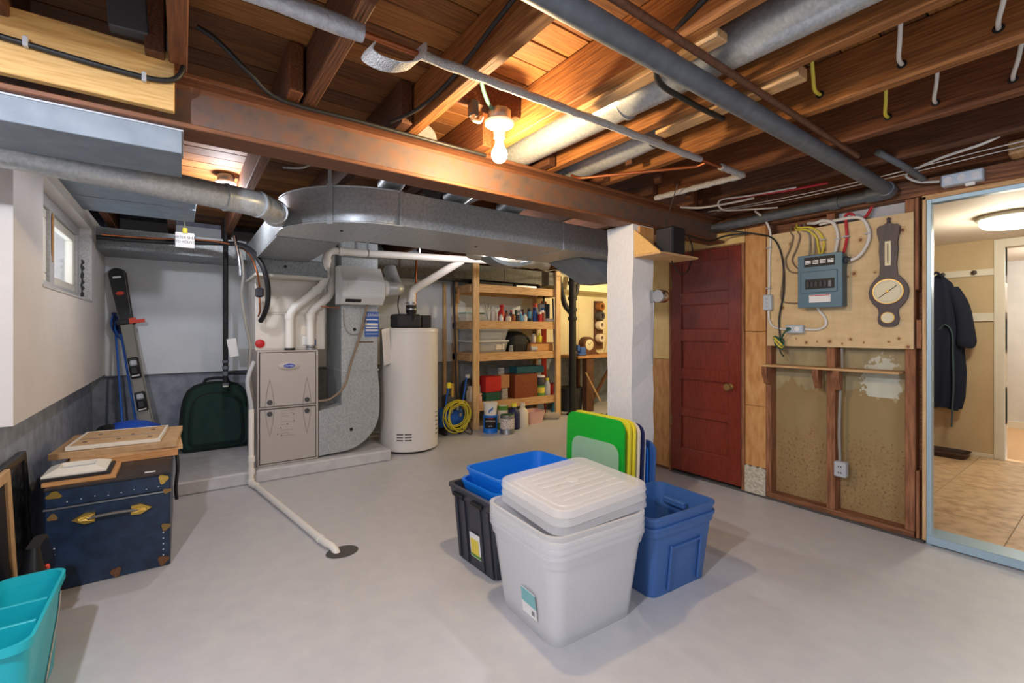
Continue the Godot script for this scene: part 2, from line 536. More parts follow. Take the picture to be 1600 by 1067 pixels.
# ---------------------------------------------------------------- scene
func _ready() -> void:
	rng.seed = 4711
	font = SystemFont.new()
	font.font_names = PackedStringArray(["Droid Sans"])
	# camera: level, 36 degrees towards +x, lens shifted a little
	var cam := Camera3D.new()
	cam.name = "camera"
	cam.projection = Camera3D.PROJECTION_FRUSTUM
	cam.near = 0.05
	cam.far = 60.0
	cam.size = 0.05 * 1067.0 / 710.0
	cam.frustum_offset = Vector2(0, -0.05 * 15.5 / 710.0)
	add_child(cam)
	cam.position = Vector3(0, 1.25, 0)
	cam.rotation_degrees = Vector3(0, -36, 0)
	cam.current = true
	# daylight outside, seen through the small window only
	var env := Environment.new()
	env.background_mode = Environment.BG_COLOR
	env.background_color = rgb8(226, 236, 250)
	env.background_energy_multiplier = 4.0
	env.tonemap_mode = Environment.TONE_MAPPER_LINEAR
	env.tonemap_exposure = 1.4
	env.sdfgi_enabled = true
	env.ssao_enabled = true
	env.ssil_enabled = true
	var we := WorldEnvironment.new()
	we.name = "world"
	we.environment = env
	add_child(we)
	make_materials()
	build_shell()
	build_ceiling()
	build_window_wall()
	build_service_wall()
	build_hall()
	build_beam_and_post()
	build_ceiling_lamps()
	build_ducts()
	build_pipes()
	build_furnace()
	build_heater()
	build_shelf()
	build_workbench()
	build_corner()
	build_trunk()
	build_bins()
	build_panel_things()

func build_shell() -> void:
	var st := mk()
	box(st, -1.85, 3.62, -0.12, 0.0, -5.75, 3.2)
	box(st, 3.62, 6.55, -0.12, 0.0, -5.75, -2.97)
	solo("floor", st, M.floor, "smooth grey painted concrete basement floor", "floor", "", "structure")
	# plinth under furnace and suitcase
	st = mk()
	cbox(st, Vector3(0.52, 0.0525, -4.925), Vector3(2.25, 0.105, 1.34), 0.012)
	solo("plinth", st, M.pad, "low grey concrete plinth under the furnace", "plinth", "", "structure")
	# back wall: white boards above, painted foundation below
	var w := thing("wall_back", "white boarded back wall above a blue grey foundation strip", "wall", Vector3(1, 0, -5.6), 0, "", "structure")
	st = mk()
	box(st, -0.9, 6.5, 0.0, 2.4, -5.75, -5.6)
	wpart("foundation", st, M.foundation, w)
	var cuts := [-0.57, 0.62, 1.84, 3.02, 4.22, 5.42, 6.4]
	for i in cuts.size() - 1:
		st = mk()
		box(st, cuts[i] + 0.001, cuts[i + 1] - 0.001, 0.84, 2.3, -5.6, -5.55, 0.002)
		wpart("wall_board", st, M.back_wall if i < 4 else M.cream_wall, w)
	# unseen walls that close the basement; the white ones bounce light back
	var a := thing("wall_rear_unseen", "unseen white wall behind the basement room, bouncing light", "wall", Vector3(1, 0, 3.1), 0, "", "structure")
	st = mk()
	box(st, -1.85, 3.62, 0.0, 2.45, 3.1, 3.25)
	wpart("wall_face", st, M.white_wall, a)
	a = thing("wall_side_unseen", "unseen white wall of the alcove, bouncing light", "wall", Vector3(-1.8, 0, 0), 0, "", "structure")
	st = mk()
	box(st, -1.95, -1.8, 0.0, 2.45, -2.8, 3.1)
	wpart("wall_face", st, M.white_wall, a)
	a = thing("wall_workshop", "cream walls round the workshop corner", "wall", Vector3(6.4, 0, -4), 0, "", "structure")
	st = mk()
	box(st, 6.4, 6.55, 0.0, 2.45, -5.75, -2.9)
	box(st, 3.68, 6.4, 0.0, 2.45, -2.97, -2.87)
	wpart("wall_face", st, M.cream_wall, a)

func build_ceiling() -> void:
	var c := thing("ceiling", "open basement ceiling of brown joists under orange floor boards", "ceiling", Vector3(1, 2.16, -1), 0, "", "structure")
	var st := mk()
	box(st, -1.95, 3.68, 2.374, 2.46, -5.75, 3.25)
	box(st, 3.68, 6.55, 2.374, 2.46, -5.75, -2.87)
	wpart("leak_stop_slab", st, M.leak_stop_slab, c)  # added slab over the boards, stops light leaking through their gaps
	var mats := [M.board_x, M.board_x2, M.board_x3]
	var z := -5.7
	var i := 0
	while z < 3.1:
		var wd := 0.118 + rng.randf() * 0.03
		st = mk()
		var lift := rng.randf() * 0.003
		box(st, -1.8, 3.62 if z > -2.98 else 6.4, 2.35 + lift, 2.374, z + 0.003, z + wd - 0.003, 0.002)
		wpart("floor_board", st, mats[(i * 7 + i / 3) % 3], c)
		z += wd
		i += 1
	# joists lapped over the steel beam
	var front := [-1.3, -0.87, -0.43, -0.01, 0.415, 0.86, 1.28, 1.7, 2.13, 2.6, 3.07, 3.5]
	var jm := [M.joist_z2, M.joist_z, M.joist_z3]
	for k in front.size():
		st = mk()
		var jx: float = front[k]
		cbox(st, Vector3(jx, 2.2555, 0.47), Vector3(0.052, 0.189, 5.24), 0.004)
		wpart("joist", st, jm[2] if jx > 0.8 and jx < 2.2 else jm[k % 2], c)  # joists round the bulb get the brighter, lamp-lit wood colour
		if jx < -0.6:
			continue
		st = mk()
		cbox(st, Vector3(jx - 0.062, 2.2555, -3.74), Vector3(0.052, 0.189, 3.72), 0.004)
		wpart("joist", st, jm[(k + 1) % 2], c)
	for k in 6:
		st = mk()
		cbox(st, Vector3(3.9 + k * 0.44, 2.2555, -4.3), Vector3(0.052, 0.189, 2.6), 0.004)
		wpart("joist", st, jm[k % 2], c)
	# nailing cleats along the round duct, and blocks between joists
	for b in [[1.345, 2.165, -1.06, 0.06, 0.03, 0.62, M.pine_z], [1.79, 2.175, -1.0, 0.07, 0.045, 0.6, M.pine_z]]:
		st = mk()
		cbox(st, Vector3(b[0], b[1], b[2]), Vector3(b[3], b[4], b[5]), 0.003)
		wpart("cleat", st, b[6], c)
	for b in [[1.07, -1.68, 0.36], [0.2, -2.6, 0.3], [1.49, -2.4, 0.3], [2.36, -1.2, 0.0]]:
		if b[2] > 0.0:
			st = mk()
			cbox(st, Vector3(b[0], 2.285, b[1]), Vector3(b[2], 0.13, 0.05), 0.003)
			wpart("blocking", st, M.joist_z2, c)
	for b in [[1.965, -1.62], [2.35, -1.72], [2.8, -1.8], [3.22, -1.5]]:
		st = mk()
		cbox(st, Vector3(b[0], 2.24, b[1]), Vector3(0.02, 0.17, 0.045), 0.003)
		wpart("bridging", st, M.joist_z2, c)
	# black discs paint the dark inside the cable holes
	for b in [[2.104, -0.76], [2.104, -0.5], [2.104, -0.26], [2.574, -0.66], [2.574, -0.5], [2.574, -0.28]]:
		st = mk()
		lathe(st, [Vector2(0, 0), Vector2(0.015, 0), Vector2(0.015, 0.0012), Vector2(0, 0.0012)], 14, along(Vector3(b[0], 2.215, b[1]), Vector3(b[0] - 0.1, 2.215, b[1])))
		wpart("painted_hole", st, M.black, c)

func build_window_wall() -> void:
	var w := thing("wall_left", "tan wall board with a window opening above a grey foundation", "wall", Vector3(-0.57, 0, -4.2), 0, "", "structure")
	var st := mk()
	box(st, -0.9, -0.66, 0.0, 0.86, -5.6, -2.3)
	wpart("foundation", st, M.foundation, w)
	# board in pieces round the opening z -4.80..-3.27, y 1.49..2.05
	st = mk()
	box(st, -0.9, -0.57, 0.855, 1.49, -5.56, -2.76)
	box(st, -0.9, -0.57, 2.05, 2.16, -5.56, -2.76)
	box(st, -0.9, -0.57, 1.49, 2.05, -5.56, -4.80)
	box(st, -0.9, -0.57, 1.49, 2.05, -3.27, -2.76)
	wpart("wall_board", st, M.tan_wall, w)
	st = mk()
	box(st, -1.8, -0.9, 0.0, 2.45, -2.86, -2.76)
	box(st, -1.0, -0.9, 0.0, 1.3, -5.75, -2.86)
	box(st, -1.0, -0.75, 2.16, 2.45, -5.75, -2.86)
	wpart("return_wall", st, M.white_wall, w)
	# grey painted boards that line the joist bays over the window
	for k in 3:
		st = mk()
		box(st, -0.7, 0.08 if k > 0 else -0.1, 2.12 + 0.0, 2.135, -3.5 - k * 0.46, -3.06 - k * 0.46, 0.002)
		wpart("lining_board", st, M.blue_board, w)
	# window
	var n := thing("window_1", "small weathered basement window high in the tan wall", "window", Vector3(-0.6, 1.49, -4.0), 0, "", "structure")
	st = mk()
	box(st, -0.72, -0.64, 1.49, 1.545, -4.80, -3.27)
	box(st, -0.72, -0.64, 1.98, 2.05, -4.80, -3.27)
	box(st, -0.72, -0.64, 1.545, 1.98, -3.34, -3.27)
	box(st, -0.72, -0.64, 1.545, 1.98, -4.80, -4.72)
	box(st, -0.72, -0.64, 1.545, 1.98, -3.95, -3.83)
	wpart("window_frame", st, M.sash_paint, n)
	for s in [[-3.34, -3.83], [-3.95, -4.72]]:
		var f := mk()
		box(f, -0.70, -0.655, 1.545, 1.6, s[1], s[0], 0.006)
		box(f, -0.70, -0.655, 1.925, 1.98, s[1], s[0], 0.006)
		box(f, -0.70, -0.655, 1.6, 1.925, s[0] - 0.06, s[0], 0.006)
		box(f, -0.70, -0.655, 1.6, 1.925, s[1], s[1] + 0.06, 0.006)
		var sash := wpart("sash", f, M.white_trim, n)
		f = mk()
		box(f, -0.682, -0.676, 1.6, 1.925, s[1] + 0.06, s[0] - 0.06)
		wpart("pane", f, M.pane, sash)
	st = mk()
	box(st, -0.645, -0.575, 1.49, 2.0, -4.80, -4.79)
	wpart("weathered_reveal", st, M.sash_paint, n)
	st = mk()
	var rag := []
	for k in 14:
		rag.append(Vector2(0.018 + 0.008 * sin(k * 2.7), 1.52 + k * 0.022))
	for k in 14:
		rag.append(Vector2(0.002 + 0.004 * sin(k * 1.9), 1.52 + (13 - k) * 0.022))
	prism(st, rag, 0.001, Transform3D(Basis(), Vector3(-0.632, 0, -4.79)))
	wpart("mould_patch", st, M.charcoal, n)
	st = mk()
	box(st, -0.66, -0.565, 1.475, 1.492, -4.82, -3.25, 0.003)
	wpart("sill", st, M.sash_paint, n)
	# peeling strip hanging beside the mullion
	st = mk()
	prism(st, [Vector2(0, 0), Vector2(0.03, -0.02), Vector2(0.025, -0.22), Vector2(0.012, -0.3), Vector2(0.0, -0.18)], 0.004, Transform3D(WALL_R.rotated(Vector3.UP, PI), Vector3(-0.636, 1.97, -3.86)))
	wpart("peeling_strip", st, M.frame_wood, n)

func ply_texture() -> ImageTexture:
	var im := Image.create(512, 500, false, Image.FORMAT_RGB8)
	var n := FastNoiseLite.new()
	n.seed = 77
	n.frequency = 0.012
	n.fractal_octaves = 4
	var knots := []
	for p in [[45, 118], [14, 232], [230, 98], [352, 76], [398, 208], [452, 120], [64, 330], [330, 206], [310, 216], [28, 466], [160, 482], [318, 466], [362, 478], [440, 474], [470, 462], [496, 492], [120, 466], [200, 478], [246, 476], [290, 484], [135, 215], [480, 60], [98, 52]]:
		knots.append([Vector2(p[0], p[1]), 2.0 + rng.randf() * 4.0])
	for y in 500:
		for x in 512:
			var wob := n.get_noise_2d(x * 0.5, y * 2.6) * 0.5 + n.get_noise_2d(x * 3.0, y * 0.6 + 400.0) * 0.25
			var c := Vector3(222, 194, 146) + Vector3(20, 22, 24) * wob
			var p := Vector2(x, y)
			for k in knots:
				var d: float = ((p - k[0]) * Vector2(1.0, 0.9)).length() + n.get_noise_2d(x * 6.0, y * 6.0) * 2.0
				if d < k[1]:
					c = c.lerp(Vector3(118, 66, 36), 0.85)
				elif d < k[1] * 2.2:
					c = c.lerp(Vector3(196, 150, 100), 0.5)
			im.set_pixel(x, y, Color(c.x / 255.0, c.y / 255.0, c.z / 255.0))
	return ImageTexture.create_from_image(im)

func stain_texture(seed_: int, patch: bool) -> ImageTexture:
	# old wallboard behind the studs: brown water stains with an outline, a bare white patch, dark specks
	var w := 160
	var h := 420
	var im := Image.create(w, h, false, Image.FORMAT_RGB8)
	var n := FastNoiseLite.new()
	n.seed = seed_
	n.frequency = 0.012
	n.fractal_octaves = 5
	for y in h:
		for x in w:
			var a := n.get_noise_2d(x * 1.4, y * 0.7)
			var b := n.get_noise_2d(x * 9.0 + 300.0, y * 9.0)
			var c := Vector3(172, 158, 120) + Vector3(20, 18, 14) * a
			var edge := 240.0 + 60.0 * n.get_noise_2d(x * 2.0 + 90.0, y * 0.5)
			if y > edge:
				c = c.lerp(Vector3(152, 116, 68), 0.6 + 0.3 * b)
			elif y > 110.0 + 40.0 * n.get_noise_2d(x * 1.5, 33.0):
				c = c.lerp(Vector3(156, 132, 86), 0.8)
			if b > 0.42 and y > 235 + 60.0 * n.get_noise_2d(x * 3.0, y * 3.0):
				c = c.lerp(Vector3(104, 74, 46), 0.6)
			if patch:
				var pa: float = Vector2((x - 98.0) / 44.0, (y - 92.0) / 62.0).length() + 0.5 * n.get_noise_2d(x * 5.0, y * 5.0)
				if y < 125 and pa < 1.0:
					c = Vector3(206, 208, 190) + Vector3(12, 12, 12) * a
			im.set_pixel(x, y, Color(c.x / 255.0, c.y / 255.0, c.z / 255.0))
	return ImageTexture.create_from_image(im)

func build_service_wall() -> void:
	var w := thing("wall_right", "timber framed service wall with plywood sheets and open studs", "wall", Vector3(3.55, 0, -1.6), 0, "", "structure")
	var st := mk()
	# plywood sheets
	for s in [[-2.95, -2.475, 0.03, 1.0, M.orange_ply], [-2.95, -2.475, 1.003, 2.02, M.yellow_ply], [-2.475, -1.80, 1.945, 2.05, M.yellow_ply], [-1.795, -1.642, 1.253, 2.05, M.orange_ply], [-1.795, -1.642, 0.683, 1.25, M.orange_ply], [-1.795, -1.642, 0.22, 0.68, M.orange_ply]]:
		st = mk()
		box(st, 3.55, 3.565, s[2], s[3], s[0], s[1], 0.001)
		wpart("plywood_sheet", st, s[4], w)
	st = mk()
	var pts := []
	for k in 9:
		pts.append(Vector2(-1.795 + 0.153 * k / 8.0, 0.215 + 0.012 * sin(k * 2.3)))
	pts.append(Vector2(-1.642, 0.0))
	pts.append(Vector2(-1.795, 0.0))
	prism(st, pts.map(func(p): return Vector2(-p.x, p.y)), 0.03, Transform3D(Basis(Vector3(0, 0, -1), Vector3(0, 1, 0), Vector3(1, 0, 0)), Vector3(3.54, 0, 0)))
	wpart("plaster_patch", st, M.plaster, w)
	# wallboard behind the studs
	for s in [[-1.61, -1.245, 90, false], [-1.19, -0.83, 91, true]]:
		st = mk()
		uvquad(st, Vector3(3.635, 0.04, s[0]), Vector3(3.635, 0.04, s[1]), Vector3(3.635, 1.16, s[1]), Vector3(3.635, 1.16, s[0]))
		var m := plain(Color.WHITE, 0.75)
		m.albedo_texture = stain_texture(s[2], s[3])
		wpart("stained_wallboard", st, m, w)
	st = mk()
	box(st, 3.637, 3.68, 0.0, 2.45, -2.95, -0.75)
	box(st, 3.567, 3.68, 2.05, 2.36, -2.95, 3.1)
	box(st, 3.62, 3.68, 2.02, 2.45, -0.71, 0.3)
	box(st, 3.62, 3.68, 0.0, 2.45, 0.3, 3.1)
	box(st, 3.57, 3.637, 0.0, 2.05, -2.95, -2.475)
	box(st, 3.57, 3.637, 0.0, 2.05, -1.795, -1.642)
	wpart("wall_core", st, M.plate_z, w)
	st = mk()
	box(st, 3.55, 3.62, 0.0, 2.05, 0.3, 3.1)
	wpart("wall_board", st, M.white_wall, w)
	# bare insulation board behind the top bay
	st = mk()
	box(st, 3.62, 3.634, 1.95, 2.05, -1.2, -0.84)
	wpart("insulation_board", st, M.light_grey, w)
	# studs and plates
	for s in [[-1.642, -1.605], [-1.245, -1.195], [-0.83, -0.782]]:
		st = mk()
		box(st, 3.552, 3.637, 0.05, 2.05, s[0], s[1], 0.003)
		wpart("stud", st, M.stud_y, w)
	st = mk()
	box(st, 3.548, 3.637, 0.012, 0.05, -1.64, -0.785, 0.003)
	wpart("bottom_plate", st, M.plate_z, w)
	st = mk()
	box(st, 3.535, 3.637, 2.052, 2.15, -2.9, 3.0, 0.004)
	wpart("top_plate", st, M.plate_z, w)
	st = mk()
	box(st, 3.47, 3.62, 0.992, 1.008, -1.64, -0.84, 0.002)
	wpart("ledge_board", st, M.pine_z, w)
	for z in [-1.625, -1.29, -1.17]:
		st = mk()
		prism(st, [Vector2(0, 0), Vector2(0.075, 0), Vector2(0.075, -0.05), Vector2(0.03, -0.13), Vector2(0, -0.13)], 0.035, Transform3D(Basis(Vector3(-1, 0, 0), Vector3(0, 1, 0), Vector3(0, 0, -1)), Vector3(3.552, 0.992, z + 0.02)))
		wpart("ledge_bracket", st, M.stud_y, w)
	# concrete seam along the foot
	st = mk()
	box(st, 3.535, 3.6, 0.0, 0.014, -2.45, -0.74, 0.002)
	wpart("foot_seam", st, M.grit, w)
	# equipment plywood
	st = mk()
	uvquad(st, Vector3(3.53, 1.145, -1.622), Vector3(3.53, 1.145, -0.785), Vector3(3.53, 1.965, -0.785), Vector3(3.53, 1.965, -1.622))
	M.ply_panel.albedo_texture = ply_texture()
	wpart("knotty_plywood", st, M.ply_panel, w)
	st = mk()
	box(st, 3.5305, 3.551, 1.145, 1.965, -1.622, -0.785)
	wpart("plywood_edge", st, M.pine_z, w)
	# ragged door jamb timbers
	for s in [[-0.782, -0.765, 1.5, 2.05, M.stud_y], [-0.776, -0.762, 0.02, 0.42, M.stud_y], [-0.748, -0.73, 0.02, 2.045, M.pine_y], [-0.775, -0.75, 1.15, 1.32, M.stud_y]]:
		st = mk()
		box(st, 3.54, 3.637, s[2], s[3], s[0], s[1], 0.002)
		wpart("jamb_timber", st, s[4], w)
	st = mk()
	box(st, 3.54, 3.637, 2.025, 2.052, -0.748, 0.3, 0.002)
	wpart("head_timber", st, M.pine_z, w)
	# metal doorway frame, the bluish light on it put into its colour
	var fr := thing("door_2", "metal frame and threshold of the open doorway tinted with blue light", "doorway", Vector3(3.55, 0, -0.7), 0, "", "structure")
	st = mk()
	box(st, 3.545, 3.6, 0.0, 2.025, -0.73, -0.708, 0.002)
	wpart("jamb", st, M.metal_blue_lit, fr)
	st = mk()
	box(st, 3.545, 3.6, 2.0, 2.025, -0.708, 0.3, 0.002)
	wpart("head", st, M.metal_blue_lit, fr)
	st = mk()
	box(st, 3.535, 3.7, 0.008, 0.056, -0.73, 0.3, 0.003)
	wpart("threshold", st, M.metal_blue_lit, fr)
	# red panelled door
	var d := thing("door_1", "dark red five panel wooden door with round knob", "door", Vector3(3.55, 0, -2.136), 0, "", "structure")
	st = mk()
	var z0 := -2.449
	var z1 := -1.823
	box(st, 3.535, 3.57, 0.035, 1.93, z0, z0 + 0.1, 0.003)
	box(st, 3.535, 3.57, 0.035, 1.93, z1 - 0.1, z1, 0.003)
	var panels := [[0.235, 0.52], [0.584, 0.84], [0.93, 1.17], [1.27, 1.48], [1.583, 1.84]]
	var lo := 0.035
	for r in panels:
		box(st, 3.535, 3.57, lo, r[0], z0 + 0.1, z1 - 0.1, 0.003)
		lo = r[1]
	box(st, 3.535, 3.57, lo, 1.93, z0 + 0.1, z1 - 0.1, 0.003)
	wpart("stiles_and_rails", st, M.door_red, d)
	for r in panels:
		st = mk()
		box(st, 3.552, 3.566, r[0] - 0.008, r[1] + 0.008, z0 + 0.09, z1 - 0.09)
		wpart("panel", st, M.door_red, d)
		for e in [r[0], r[1]]:
			st = mk()
			cbox(st, Vector3(3.546, e, (z0 + z1) / 2), Vector3(0.014, 0.014, z1 - z0 - 0.2), 0.005, Basis(Vector3.BACK, 0.785))
			wpart("panel_bead", st, M.door_red, d)
	st = mk()
	lathe(st, [Vector2(0.0, -0.002), Vector2(0.022, 0), Vector2(0.024, 0.004), Vector2(0.01, 0.012), Vector2(0.01, 0.03), Vector2(0.024, 0.036), Vector2(0.03, 0.05), Vector2(0.026, 0.062), Vector2(0.0, 0.066)], 20, along(Vector3(3.535, 0.811, -1.905), Vector3(3.4, 0.811, -1.905)))
	wpart("knob", st, M.old_brass, d)
	for y in [0.42, 1.62]:
		st = mk()
		box(st, 3.53, 3.545, y, y + 0.09, z0 - 0.012, z0 + 0.012, 0.003)
		wpart("hinge", st, M.old_brass, d)
	st = mk()
	box(st, 3.54, 3.637, 0.0, 1.945, -2.475, -2.452)
	box(st, 3.54, 3.637, 0.0, 1.945, -1.82, -1.797)
	box(st, 3.54, 3.637, 1.933, 1.946, -2.452, -1.82)
	wpart("door_frame", st, M.stud_y, d)

func build_hall() -> void:
	var f := thing("floor_hall", "beige marbled vinyl tile floor beyond the doorway", "floor", Vector3(5, 0, -0.8), 0, "", "structure")
	var st := mk()
	box(st, 3.66, 6.4, -0.1, 0.012, -2.87, 2.1)
	wpart("grout_bed", st, M.grout, f)
	var s := 0.46
	for i in 6:
		for k in 8:
			var x0 := 3.70 + i * s
			var z0 := -2.75 + k * s
			if z0 > 1.0:
				continue
			st = mk()
			box(st, x0 + 0.002, minf(x0 + s - 0.002, 6.398), 0.012, 0.0165, z0 + 0.002, z0 + s - 0.002, 0.001)
			wpart("tile", st, M.hall_tile if (i * 3 + k * 5) % 2 else M.hall_tile2, f)
	var c := thing("ceiling_hall", "smooth cream ceiling of the hall beyond the doorway", "ceiling", Vector3(5, 2.15, -0.8), 0, "", "structure")
	st = mk()
	box(st, 3.68, 8.6, 2.15, 2.25, -2.87, 2.1)
	wpart("ceiling_face", st, M.hall_ceiling, c)
	var w := thing("wall_hall", "tan hall wall with a white cased opening", "wall", Vector3(6.4, 0, -1), 0, "", "structure")
	st = mk()
	box(st, 6.4, 6.5, 0.0, 2.15, -2.87, -0.745)
	box(st, 6.4, 6.5, 2.06, 2.15, -0.745, 0.2)
	box(st, 6.4, 6.5, 0.0, 2.15, 0.2, 2.1)
	wpart("wall_face", st, M.hall_tan, w)
	st = mk()
	box(st, 3.68, 6.4, 0.0, 2.15, -2.87, -2.8)
	box(st, 3.68, 8.6, 0.0, 2.15, 2.0, 2.1)
	wpart("end_wall", st, M.hall_tan, w)
	var t := thing("trim_1", "white flat casing round the far hall opening", "trim", Vector3(6.4, 0, -0.78), 0, "", "structure")
	st = mk()
	box(st, 6.375, 6.4, 0.016, 2.14, -0.82, -0.745, 0.003)
	box(st, 6.375, 6.4, 2.06, 2.14, -0.745, 0.2, 0.003)
	box(st, 6.4, 6.5, 0.016, 2.06, -0.76, -0.745)
	wpart("casing", st, M.white_trim, t)
	t = thing("baseboard_hall", "thin white baseboard along the tan hall wall", "baseboard", Vector3(6.39, 0, -1.5), 0, "", "structure")
	st = mk()
	box(st, 6.385, 6.4, 0.016, 0.05, -2.8, -0.82, 0.002)
	wpart("strip", st, M.white_trim, t)
	var r := thing("floor_far", "light wooden floor of the bright far room", "floor", Vector3(7.5, 0, 0), 0, "", "structure")
	for k in 18:
		st = mk()
		box(st, 6.5 + k * 0.12, 6.5 + k * 0.12 + 0.119, -0.1, 0.016, -2.6, 2.0, 0.001)
		wpart("floor_board", st, M.far_floor, r)
	w = thing("wall_far", "white wall of the bright far room", "wall", Vector3(8.6, 0, 0), 0, "", "structure")
	st = mk()
	box(st, 8.6, 8.7, 0.0, 2.2, -2.7, 2.1)
	box(st, 6.5, 8.6, 0.0, 2.2, -2.7, -2.6)
	wpart("wall_face", st, M.white_wall, w)
	st = mk()
	box(st, 8.58, 8.6, 0.016, 0.1, -2.6, 2.0)
	wpart("skirting", st, M.white_trim, w)
	# peg rails
	for y in [[1.8, 1.865, "white peg rail with dark knobs on the tan wall"], [1.35, 1.43, "plain white lower rail on the tan hall wall"]]:
		var p := thing("peg_rail", y[2], "rail", Vector3(6.39, y[0], -1.5))
		st = mk()
		box(st, 6.38, 6.4, y[0], y[1], -2.6, -0.82, 0.003)
		wpart("board", st, M.white_trim, p)
		if y[0] > 1.5:
			for z in [-1.18, -0.95, -1.5]:
				st = mk()
				lathe(st, [Vector2(0.006, 0), Vector2(0.006, 0.02), Vector2(0.02, 0.026), Vector2(0.022, 0.04), Vector2(0.0, 0.048)], 12, along(Vector3(6.38, y[0] + 0.035, z), Vector3(6.0, y[0] + 0.035, z)))
				wpart("peg", st, M.tray, p)
	# bathrobe on its hook
	var b := thing("bathrobe", "dark navy bathrobe hanging from a peg in the hall", "bathrobe", Vector3(6.3, 0.45, -1.2))
	st = mk()
	var rings := []
	# y, half width in z, half depth in x, centre z, fold amount
	for g in [[0.47, 0.17, 0.055, -1.21, 0.02], [0.6, 0.18, 0.06, -1.2, 0.022], [0.85, 0.19, 0.065, -1.2, 0.02], [1.05, 0.18, 0.07, -1.2, 0.016], [1.25, 0.19, 0.08, -1.19, 0.014], [1.45, 0.17, 0.08, -1.2, 0.012], [1.62, 0.14, 0.075, -1.2, 0.01], [1.74, 0.1, 0.06, -1.2, 0.006], [1.80, 0.05, 0.04, -1.2, 0.003], [1.84, 0.012, 0.012, -1.19, 0.0]]:
		var ring := []
		for k in 36:
			var a := TAU * k / 36
			var rip: float = g[4] * sin(a * 9.0 + g[0] * 2.0)
			ring.append(Vector3(6.285 + cos(a) * (g[2] + rip), g[0] + 0.012 * sin(a * 5.0) * (1.0 if g[0] < 0.5 else 0.0), g[3] + sin(a) * (g[1] + rip)))
		rings.append(ring)
	st.set_smooth_group(2)
	for i in rings.size() - 1:
		for k in 36:
			var k2 := (k + 1) % 36
			quad(st, rings[i][k2], rings[i][k], rings[i + 1][k], rings[i + 1][k2])
	st.set_smooth_group(-1)
	wpart("body", st, M.robe, b)
	st = mk()
	tube(st, smooth_line([Vector3(6.29, 1.68, -1.1), Vector3(6.27, 1.5, -1.03), Vector3(6.26, 1.3, -1.0), Vector3(6.25, 1.16, -0.99), Vector3(6.26, 1.1, -1.0)], 5), [0.05, 0.055, 0.058, 0.06, 0.062, 0.062, 0.063, 0.064, 0.064, 0.065, 0.066, 0.067, 0.068, 0.07, 0.072, 0.074, 0.072, 0.07, 0.066, 0.06, 0.04], 14)
	wpart("sleeve", st, M.robe, b)
	st = mk()
	tube(st, smooth_line([Vector3(6.22, 1.27, -1.175), Vector3(6.2, 1.32, -1.135), Vector3(6.2, 1.24, -1.085), Vector3(6.21, 1.0, -1.080), Vector3(6.215, 0.72, -1.075), Vector3(6.22, 0.5, -1.085), Vector3(6.22, 0.3, -1.090)], 6), 0.022, 8, true, 0.3)
	wpart("belt", st, M.robe_belt, b)
	st = mk()
	tube(st, smooth_line([Vector3(6.22, 1.82, -1.24), Vector3(6.2, 1.85, -1.2), Vector3(6.22, 1.8, -1.16)], 4), 0.012, 8)
	wpart("collar_loop", st, M.robe, b)
	# boot tray
	st = mk()
	loft(st, [[0.3, 0.56, 0.05, 0.018], [0.33, 0.6, 0.06, 0.06], [0.31, 0.58, 0.05, 0.06], [0.28, 0.54, 0.04, 0.028]], Transform3D(Basis(), Vector3(6.2, 0, -1.26)))
	solo("boot_tray", st, M.tray, "dark brown boot tray on the hall floor below the robe", "tray")
	# ceiling lamp
	var l := thing("ceiling_lamp", "round glowing flush ceiling lamp in the hall", "lamp", Vector3(5.15, 2.15, -0.55))
	st = mk()
	lathe(st, [Vector2(0.0, -0.03), Vector2(0.215, -0.03), Vector2(0.22, -0.02), Vector2(0.2, 0.0), Vector2(0.0, 0.0)], 36)
	part("base", st, M.white_trim, l)
	st = mk()
	lathe(st, [Vector2(0.0, -0.105), Vector2(0.12, -0.102), Vector2(0.175, -0.09), Vector2(0.195, -0.065), Vector2(0.195, -0.03), Vector2(0.0, -0.03)], 36)
	part("glass_shade", st, M.lamp_glow, l)
	lamp("hall_lamp_light", Vector3(5.15, 1.98, -0.55), 0.66, rgb8(255, 246, 222), 0.15)
	lamp("unseen_far_room_light", Vector3(7.5, 1.95, -0.2), 0.8, rgb8(255, 250, 240), 0.15)  # lamp out of view, placed to light the far room
	l = thing("unseen_far_room_lamp", "unseen flush ceiling lamp of the bright far room", "lamp", Vector3(7.5, 2.15, -0.2))
	st = mk()
	lathe(st, [Vector2(0.0, -0.09), Vector2(0.12, -0.085), Vector2(0.17, -0.05), Vector2(0.17, 0.0), Vector2(0.0, 0.0)], 28)
	part("glass_shade", st, M.lamp_glow, l)

